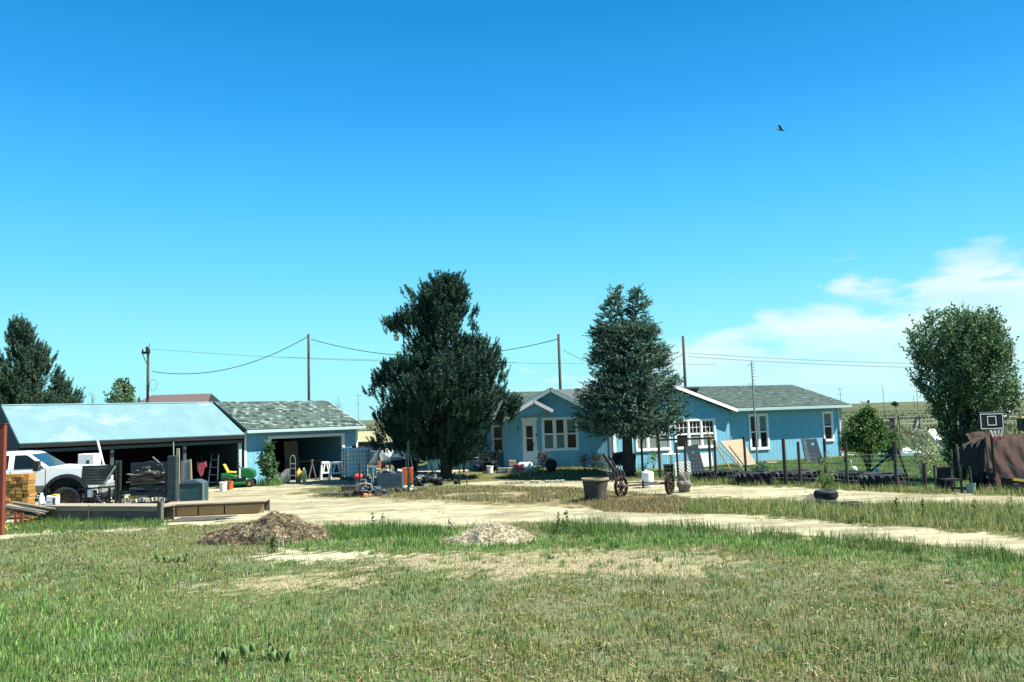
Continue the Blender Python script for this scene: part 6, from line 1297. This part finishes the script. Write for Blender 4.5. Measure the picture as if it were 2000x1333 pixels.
# ------------------------------------------------------------------ wire fence
fp = [(1256,858,930),(1290,838,933),(1325,864,934),(1340,862,936),(1389,854,937),(1399,860,940),(1459,853,944),(1535,857,947),(1564,863,949),(1614,857,948),(1656,862,952),(1752,862,955),(1808,905,958)]
P0 = G(1256, 930); fence = thing('wire_fence', 'wire fence on dark round posts between the yard and lawn', 'fence', P0)
tops = []
for i, (px, pt, pb) in enumerate(fp):
    P = G(px, pb); h = zof(px, pt, P); tops.append((P-P0, h)); MB().tube(P-P0-Vector((0,0,.05)), P-P0+Vector((random.uniform(-.03,.03),0,h)), random.uniform(.045,.062), n=8).build('post', POLEW if i else IRON, fence)
m = MB(); sel = [tops[i] for i in (1,4,6,9,10,11,12)]
for a, b_ in zip(sel[:-1], sel[1:]):
    A, B = a[0], b_[0]; L_ = (B-A).length; hh = .95
    for k in range(8): z = .08+k*hh/7; m.tube(A+Vector((0,-.06,z)), B+Vector((0,-.06,z)), .0035, n=3, cap=False)
    n_ = int(L_/.15)
    for k in range(n_): p = A.lerp(B, k/n_); m.tube(p+Vector((0,-.06,.05)), p+Vector((0,-.06,hh+.08)), .0034, n=3, cap=False)
m.build('wire_mesh', STEEL, fence, kind='stuff')
A, B = tops[1], tops[5]; MB().beam(A[0]+Vector((0,-.03,zof(1290,858,P0))), B[0]+Vector((0,-.03,zof(1395,856,B[0]+P0))), .05, .07, c=(.7,.7,.7)).build('rail', GWOOD, fence)
lean_board(1681, 938, 1753, 876, .10, 'long dark log slanting up to the tall fence post', POLEW, 'slanting_log', 'log', dy=.0); lean_board(1778, 950, 1752, 874, .07, 'thin crooked pole leaning right of the tall fence post', POLEW, 'leaning_pole', 'pole', dy=-.1)
# tractor tyres half buried in a row
def tyre(px0, px1, pyb, label, lug=1, lying=False, rz=0, hgt=None):
    Pl, Pr = G(px0, pyb), G(px1, pyb); c = (Pl+Pr)/2; L_ = (Pr-Pl).length; t = thing('tractor_tyre', label, 'tyre', c, rz, None)
    R_ = L_/2; H = hgt or .42
    prf = [(R_*.60,0),(R_*.93,0),(R_,H*.15),(R_*1.0,H*.85),(R_*.93,H),(R_*.60,H),(R_*.52,H*.7),(R_*.52,H*.3)]
    m = MB().lathe(prf, 36); m.build('carcass', RUB, t, smooth=False)
    m = MB(); n = 16
    for i in range(n):
        for s_ in (0, 1):
            a = (i+.5*s_)*2*math.pi/n; b_ = a+.30; r = R_*1.0
            z0_, z1_ = (0.02, H*.55) if s_ == 0 else (H*.45, H-.02)
            if s_: a, b_ = b_, a
            w = .085; A_ = Vector((math.cos(a),math.sin(a),0)); B_2 = Vector((math.cos(b_),math.sin(b_),0)); ta = Vector((-A_.y,A_.x,0))*w/2; tb = Vector((-B_2.y,B_2.x,0))*w/2
            m.hexa([A_*(r-.02)-ta+Vector((0,0,z0_)), A_*(r+.08)-ta+Vector((0,0,z0_)), A_*(r+.08)+ta+Vector((0,0,z0_)), A_*(r-.02)+ta+Vector((0,0,z0_)), B_2*(r-.02)-tb+Vector((0,0,z1_)), B_2*(r+.08)-tb+Vector((0,0,z1_)), B_2*(r+.08)+tb+Vector((0,0,z1_)), B_2*(r-.02)+tb+Vector((0,0,z1_))])
    m.build('lugs', RUB, t, kind='stuff'); return t
ty = [(1358,1396,946,'leftmost black tractor tyre of the row, with bold lugs'),(1394,1440,944,'second tyre of the row, right of the leftmost'),(1441,1510,951,'large tyre of the row planted with broad leaves'),(1514,1600,948,'long tyre of the row below the cornhole boards'),(1620,1684,952,'tyre of the row just left of the slanting log foot'),(1685,1764,957,'rightmost and nearest tyre of the row, deep lugs')]
for a, b_, py, lab in ty:
    t = tyre(a, b_, py-6, lab, hgt=.40 if b_-a < 60 else .44); t.location.z -= .03
# hens / geese and ornaments on the lawn
def goose(px, py, label, s=1.0, f=1):
    P = G(px, py); t = thing('garden_goose', label, 'garden ornament', P, 0); t.scale = (s*.7,s*.8,s*1.35)
    m = MB().blob((0,0,.20),(.15,.07,.08),.06,12,8,int(px)); m.build('body', WPL, t, smooth=True); MB().path([(-.12,0,.22),(-.16,0,.32),(-.155,0,.42)], .025, 8).blob((-.175,0,.44),(.04,.026,.028),.03,8,6,1).build('neck', WPL, t, smooth=True); MB().tube((-.21,0,.44),(-.25,0,.43),.012,.004,6).build('beak', ORG, t)
    for y in (-.03,.03): MB().tube((0,y,0),(0,y,.15),.008).build('leg', ORG, t)
goose(1670, 931, 'white goose figure left on the lawn behind the tyres', .95); goose(1714, 934, 'white and black goose figure right on the lawn', .95)
P = G(1757, 945); tag(MB().blob((0,0,.36),(.13,.1,.08),.25,10,7,8).build('white_bag', WPL, None, loc=P), 'white scrap lying on the rightmost tractor tyre', 'bag')
P = G(1690, 893); tag(MB().prism([(-1.1,.28),(1.1,.24),(1.1,.32),(.2,.36),(-1.0,.33)], 0, .5).build('sled', ORG, None, loc=P, bevel=.02), 'long orange-red sled lying on the lawn behind the small tree', 'sled')
P = G(1765, 893); t = thing('paddling_pool', 'pale blue-white flat hull lying on the lawn', 'boat', P, .05); MB().prism([(-.9,.12),(-.6,.0),(1.0,.0),(1.6,.15),(1.2,.22),(-.7,.24)], 0, .8).build('hull', mat('pale_blue_plastic', (.45,.58,.62), .5, .15, 4, .1), t, bevel=.05); MB().blob((.3,.3,.3),(.35,.2,.1),.2,10,7,3).build('bundle', WPL, t)
P = G(1838, 898); t = thing('white_slide', 'white slide panel tilted beside the broadleaf tree', 'slide', P); s_ = FPX/P.y; q = lambda x, y, yy=0: ((x-1838)/s_, yy, (898-y)/s_)
MB().hexa([q(1818,842,.1),q(1833,841,.1),q(1840,860,-.1),q(1828,860,-.1),q(1818,840,.14),q(1833,839,.14),q(1840,858,-.06),q(1828,858,-.06)]).build('panel', WPL, t); MB().beam(q(1823,858),q(1842,878),.05).build('rail', WPL, t); MB().beam(q(1836,860,.1),q(1842,898,.1),.05).build('leg', STEEL, t)
P = G(1795, 868); t = thing('white_post_sign', 'tilted white chute standing in the field by the hollyhock', 'chute', P); s_ = FPX/P.y; q = lambda x, y, yy=0: ((x-1795)/s_, yy, (868-y)/s_)
MB().beam(q(1789,842),q(1797,822),.10,.08).build('chute', WPL, t); MB().beam(q(1787,836),q(1795,815),.14,.05).build('shadow_strip', SLATE, t); MB().beam(q(1792,868),q(1792,838),.06).build('leg', STEEL, t)  # the slate strip beside the chute stands in for its shadow
P = G(1739, 872); t = thing('pallet_crate', 'small stacked wooden crate in the field behind the bushes', 'crate', P); s_ = FPX/P.y
for k in range(4): MB().box(-.32,.30,-.02,.02,.15+k*.36,.40+k*.36,c=(1.1,.9,.8)).build('slat', GWOOD, t)
for x in (-.35,.33): MB().box(x-.04,x+.04,-.02,.5,0,1.7,c=(.9,.8,.7)).build('post', GWOOD, t)
# ------------------------------------------------------------------ right edge: chair, tarp screen, hoop, tarped heap, mower
P = G(1850, 960); t = thing('garden_chair', 'dark high-backed chair with reddish top rail by the fence end', 'chair', P); s_ = FPX/P.y; w = 28/s_; 
MB().box(-w*.45,w*.52,.1,.16,.06,44/s_).build('backrest', NAVY, t, bevel=.02); MB().box(-w*.5,w*.55,.08,.18,44.5/s_,47/s_).build('top_rail', mat('dull_red', (.14,.035,.04), .7, .3, 6, .1), t, bevel=.01); MB().box(-w*.5,w*.55,-.4,.1,.34,.38).build('seat', IRON, t)
for x in (-w*.5,w*.55):
    for y in (-.38,.12): MB().box(x-.025,x+.025,y,y+.04,-.02,.36).build('leg', IRON, t)
MB().path([(-w*.9,-.1,0),(-w*.9,-.1,.75),(-w*.5,.1,.76)], .03, 6).build('arm_frame', IRON, t)
P = G(1905, 958); s_ = FPX/P.y; t = thing('tarp_screen', 'black fabric screen stretched between rough poles', 'screen', P); q = lambda x, y, yy=0: Vector(((x-1905)/s_, yy, (958-(x-1905)*.0314-y)/s_))
n_ = 18; m = MB(); V = []; Fc = []
for i in range(n_+1):
    f = i/n_; top = q(1874+f*56, 876-18*f**1.3+3*math.sin(f*3.1)); bot = q(1874+f*58, 913+10*f+2*math.sin(f*9))
    if f > .45: bot = q(1874+f*58, 918+30*min(1,(f-.45)*4))
    for k in range(7): g_ = k/6; p = top.lerp(bot, g_); V.append((p.x, .05*math.sin(i*1.3+k*.6)*.6+.08*g_, p.z))
for i in range(n_):
    for k in range(6): Fc.append((i*7+k, i*7+k+1, i*7+k+8, i*7+k+7))
o = m.mesh(V, Fc).build('cloth', NAVY, t, smooth=True); md = o.modifiers.new('thick', 'SOLIDIFY'); md.thickness = .012
MB().tube(q(1874,870,-.05), q(1878,960,-.05), .035, .03, 8).build('pole', GWOOD, t); MB().tube(q(1931,855,-.05), q(1934,957,-.05), .035, .03, 8).build('pole', GWOOD, t); MB().beam(q(1886,873,-.03), q(1922,858,-.03), .03, .05, c=(1.3,1.3,1.3)).build('top_bar', GWOOD, t)
MB().tube(q(1868,880,.1), q(1870,957,.1), .025).build('pole', GWOOD, t)
P = G(1895, 963); bucket(1897, 963, .13, .27, mat('grey_green_plastic', (.20,.30,.28), .5, .2, 6, .1), 'grey-green bucket at the foot of the fabric screen')
P = G(1880, 958); t = thing('metal_hoops', 'bent grey tube stand below the fabric screen', 'stand', P); MB().path([(-.02,0,0),(0,0,.75),(.2,0,.74),(.28,0,.6),(.30,0,0)], .022, 7).build('tube', STEEL, t)
# tarped heap
P = G(1978, 957); s_ = FPX/P.y; t = thing('tarped_heap', 'big heap under a creased brown tarp at the right edge', 'tarp', P)
# ridge runs from the post to the right; surface falls toward the viewer
nu, nv = 70, 30; V = []; Fc = []
for i in range(nu+1):
    f = i/nu; x = -.66+f*3.0
    for k in range(nv+1):
        g_ = k/nv; top = 1.60+.06*math.sin(f*9); 
        z = top*(1-g_)**.85; y = 1.1-1.25*g_**.8
        ang = (x+.1)/(1.2+.001)
        fold = .055*math.sin((x-(1.1-x)*g_*.7)*9+2.2*math.sin(x*2.3+g_*2))*(g_*.5+.3)+.016*math.sin(x*27+g_*13+3*math.sin(g_*5))
        V.append((x*(1-.0*g_)+.1*(g_-.3)*(x-.8)*.4, y-fold, max(0,z+fold*.4)))
for i in range(nu):
    for k in range(nv): a = i*(nv+1)+k; Fc.append((a, a+1, a+nv+2, a+nv+1))
MB().mesh(V, Fc).build('tarp', TARP, t, smooth=True)
MB().mesh([(-.62,1.12,0),(2.3,1.12,0),(2.3,1.12,1.55),(-.62,1.12,1.55)], [(0,1,2,3)]).build('back_flap', TARP, t)
MB().beam((-.25,-.25,.83),(.28,-.35,.22),.03).build('strut', STEEL, t)
P = G(1945, 958); s_ = FPX/P.y; t = thing('basketball_hoop', 'portable basketball hoop with black backboard and torn net', 'basketball hoop', P)
q = lambda x, y, yy=0: Vector(((x-1945)/s_, yy, (958-(x-1945)*.0314-y)/s_))
MB().tube((0,0,.05), q(1945,838), .04, .035, 10).build('pole', BLACK, t)
a, b_ = q(1920.5,843), q(1968.5,808); bx_, bz_ = a.x, a.z; ex, ez = b_.x, b_.z
MB().box(bx_,ex,-.10,-.07,bz_,ez).build('backboard', NAVY, t, bevel=.008)
fr = .022
def rectline(x0,x1,z0_,z1_,w,y): return MB().box(x0,x1,y-.004,y,z1_-w,z1_).box(x0,x1,y-.004,y,z0_,z0_+w).box(x0,x0+w,y-.004,y,z0_+w,z1_-w).box(x1-w,x1,y-.004,y,z0_+w,z1_-w)
rectline(bx_+.03,ex-.03,bz_+.03,ez-.03,fr,-.101).build('border_line', WPL, t); mx_ = (bx_+ex)/2; rectline(mx_-.13,mx_+.13,bz_+.13,ez-.10,fr,-.101).build('target_square', WPL, t)
MB().box(bx_,ex,-.104,-.066,ez+.001,ez+.02).build('edge_trim', STEEL, t)
rz_ = bz_+.02; m = MB(); n_ = 18
m.path([(mx_+.17*math.cos(i*2*math.pi/n_), -.30+.17*math.sin(i*2*math.pi/n_), rz_) for i in range(n_+1)], .009, 6).build('rim', IRON, t); MB().beam((mx_,-.10,rz_),(mx_,-.14,rz_-.03),.12,.06).build('bracket', IRON, t)
m = MB(); m2 = MB()
for i in range(10):
    a0 = i*2*math.pi/10
    P1 = lambda r, a, z: (mx_+r*math.cos(a), -.30+r*math.sin(a), rz_-z)
    m.tube(P1(.17,a0,0), P1(.12,a0+.25,.2), .008, n=4); m2.tube(P1(.12,a0+.25,.2), P1(.09,a0-.2,.30), .008, n=4); m2.tube(P1(.12,a0+.25,.2), P1(.09,a0+.7,.30), .008, n=4)
m.build('net', WPL, t); m2.build('net_tip', PINK, t); MB().box(-.35,.25,-.15,.45,0,.10).build('base', BLACK, t, bevel=.03); MB().beam((.0,.02,.9),(.28,.3,.12),.03).build('strut', BLACK, t)
P = G(1984, 963); t = thing('riding_mower', 'dark mower with yellow hood line at the right picture edge', 'lawn mower', P); MB().prism([(-.24,.1),(.5,.1),(.55,.3),(.4,.36),(-.22,.42)], -.2, .3).build('body', BLACK, t, bevel=.03); MB().beam((-.18,-.22,.40),(.42,-.22,.30),.05,.07).build('hood_stripe', YEL, t)
for x in (-.12,.4): MB().lathe([(.05,0),(.14,0),(.15,.03),(.15,.09),(.14,.12),(.05,.12)], 16, (x,-.32,.14), 'y').build('wheel', RUB, t)
# yellow object beyond, mound
P = at(1993, 817, 60); t = thing('yellow_machine', 'small yellow vehicle roof far behind the tarp at the right edge', 'vehicle', (P.x+.3,60,0)); z_ = zof(1993,815,P); MB().box(-.5,.6,-.4,.4,z_-.12,z_).build('roof', YEL, t, bevel=.03); MB().box(-.4,.55,-.35,.35,.3,z_-.13).build('body', BLACK, t, bevel=.05)
# tyre planters beside the road
def ctyre(px0, px1, pyb, z, label, rz=0):
    Pl, Pr = G(px0, pyb), G(px1, pyb); c = (Pl+Pr)/2; R_ = (Pr-Pl).length/2; t = thing('car_tyre', label, 'tyre', (c.x, c.y+R_*.35, z), rz)
    H = .22; MB().lathe([(R_*.62,.0),(R_*.9,0),(R_*.98,H*.2),(R_,H*.5),(R_*.98,H*.8),(R_*.9,H),(R_*.62,H),(R_*.58,H*.7),(R_*.58,H*.3)], 30).build('carcass', RUB, t, smooth=True)
    m = MB()
    for i in range(40): a = i*2*math.pi/40; m.cbox((R_*.995*math.cos(a),R_*.995*math.sin(a),H*.5), (.02,R_*.10,H*.55), (0,0,a))
    m.build('tread', RUB, t, kind='stuff'); return t
ctyre(1594, 1640, 990, -.05, 'lower car tyre under the planted one by the road'); ctyre(1594, 1641, 988, .165, 'upper car tyre of the stack holding a green weed', 0); ctyre(1645, 1688, 994, -.06, 'half sunk car tyre right of the tyre stack')
leafy('weed', 'green weeds growing out of the tyre stack', 'weed', 1614, 970, [(930,1604,1624),(948,1600,1630),(965,1598,1632)], 40, 20, .05, [(.10,.19,.05),(.16,.24,.07),(.07,.12,.04)], 8, 61, sr=.006)
P = G(1590, 985); tag(MB().beam((-.28,0,.02),(.15,.3,.22),.3,.03,c=(1,1,.9)).build('tilted_board', GWOOD, None, loc=P), 'grey board tilted up against the tyre stack', 'board')
# ------------------------------------------------------------------ heaps
def heap(name, label, pxl, pxr, pyb, pyt, m_, cols, nstick, seed, cat, rough=.16, prof_=None, slen=.12, dk=None):
    Pl, Pr = G(pxl, pyb), G(pxr, pyb); c = (Pl+Pr)/2; L_ = (Pr-Pl).length; H = zof((pxl+pxr)/2, pyt, c+Vector((0,.5,0)))
    t = thing(name, label, cat, c); n = 90; m = 50; V = []; hx = L_/2*1.12; hy = .75
    U, Wv = np.meshgrid(np.linspace(-1,1,n), np.linspace(-1,1,m)); r = np.sqrt(U**2+Wv**2)
    base = np.clip(1-r**1.7, 0, 1)**.75; pr_ = np.interp(U.ravel(), np.linspace(-1,1,len(prof_)), prof_).reshape(U.shape)
    Z = (.84 if seed == 3 else 1)*H*base*pr_+ (fbm(U*6+seed, Wv*4+seed, 4)-.5)*rough*2*np.clip(base*3,0,1)*H + (fbm(U*22+seed, Wv*14, 3)-.5)*.06*np.clip(base*3,0,1)
    X = U*hx; Y = Wv*hy+.45; V = np.stack([X.ravel(), Y.ravel(), Z.ravel()-.02],1)
    idx = np.arange(n*m).reshape(m,n); F = np.stack([idx[:-1,:-1].ravel(), idx[:-1,1:].ravel(), idx[1:,1:].ravel(), idx[1:,:-1].ravel()],1)
    nn = fbm((U*7+seed), Wv*5, 4)[:-1,:-1].ravel(); cc = np.array(cols)[np.clip(((nn-.3)/.4*len(cols)).astype(int),0,len(cols)-1)]
    o = tri_mesh('mound', V, F, cc, m_, t); o.data.polygons.foreach_set('use_smooth', [True]*len(F)); o['kind'] = 'stuff'
    k = RNG.integers(0, n*m, nstick); k = k[base.ravel()[k] > .03]; N_ = len(k); p = V[k]+RNG.normal(size=(N_,3))*np.array((.02,.02,.008)); th = RNG.random(N_)*6.28; el_ = RNG.normal(size=N_)*.35; ln = slen*(.3+RNG.random(N_))
    dd = np.stack([np.cos(th)*np.cos(el_), np.sin(th)*np.cos(el_), np.abs(np.sin(el_))],1); ee = np.stack([-np.sin(th), np.cos(th), 0*th],1)*.0035; zz = np.array((0,0,.01))
    a = p-dd*ln[:,None]*.5+zz; b_ = p+dd*ln[:,None]*.5+zz; VV = np.stack([a-ee,a+ee,b_+ee,b_-ee],1).reshape(-1,3); i = np.arange(N_)*4
    tri_mesh('straw_stems', VV, np.stack([i,i+1,i+2,i+3],1), np.array(cols)[RNG.integers(0,len(cols),N_)]*(.6+.8*RNG.random(N_))[:,None], m_, t, kind='stuff')
HM = mat('heap', (1,1,1), .95, .35, 12, .8, attr=True)
heap('manure_heap', 'brown heap of old straw and manure at the track edge', 398, 628, 1060, 992, HM, [(.10,.078,.052),(.19,.15,.092),(.28,.225,.135),(.38,.31,.19),(.23,.18,.11)], 16000, 3, 'heap', .22, [.45,.62,.66,.70,.74,1.0,.92,.88,.74,.55])
heap('straw_mound', 'low mound of pale straw at the near track edge', 868, 1040, 1062, 1020, HM, [(.34,.30,.20),(.42,.38,.26),(.48,.44,.31),(.27,.23,.14)], 5000, 8, 'heap', .22, [.2,.35,.6,.9,1.0,.9,.8,.5])
0 and heap('straw_mound', 'faint ridge of dried grass around the wagon wheels', 1130, 1345, 1000, 978, HM, [(.20,.165,.10),(.27,.23,.145),(.12,.13,.065),(.15,.12,.075)], 5000, 12, 'heap', .3, [.4,.8,.7,1.0,.8,.7,.6,.4])
for o in list(bpy.data.objects):
    pass
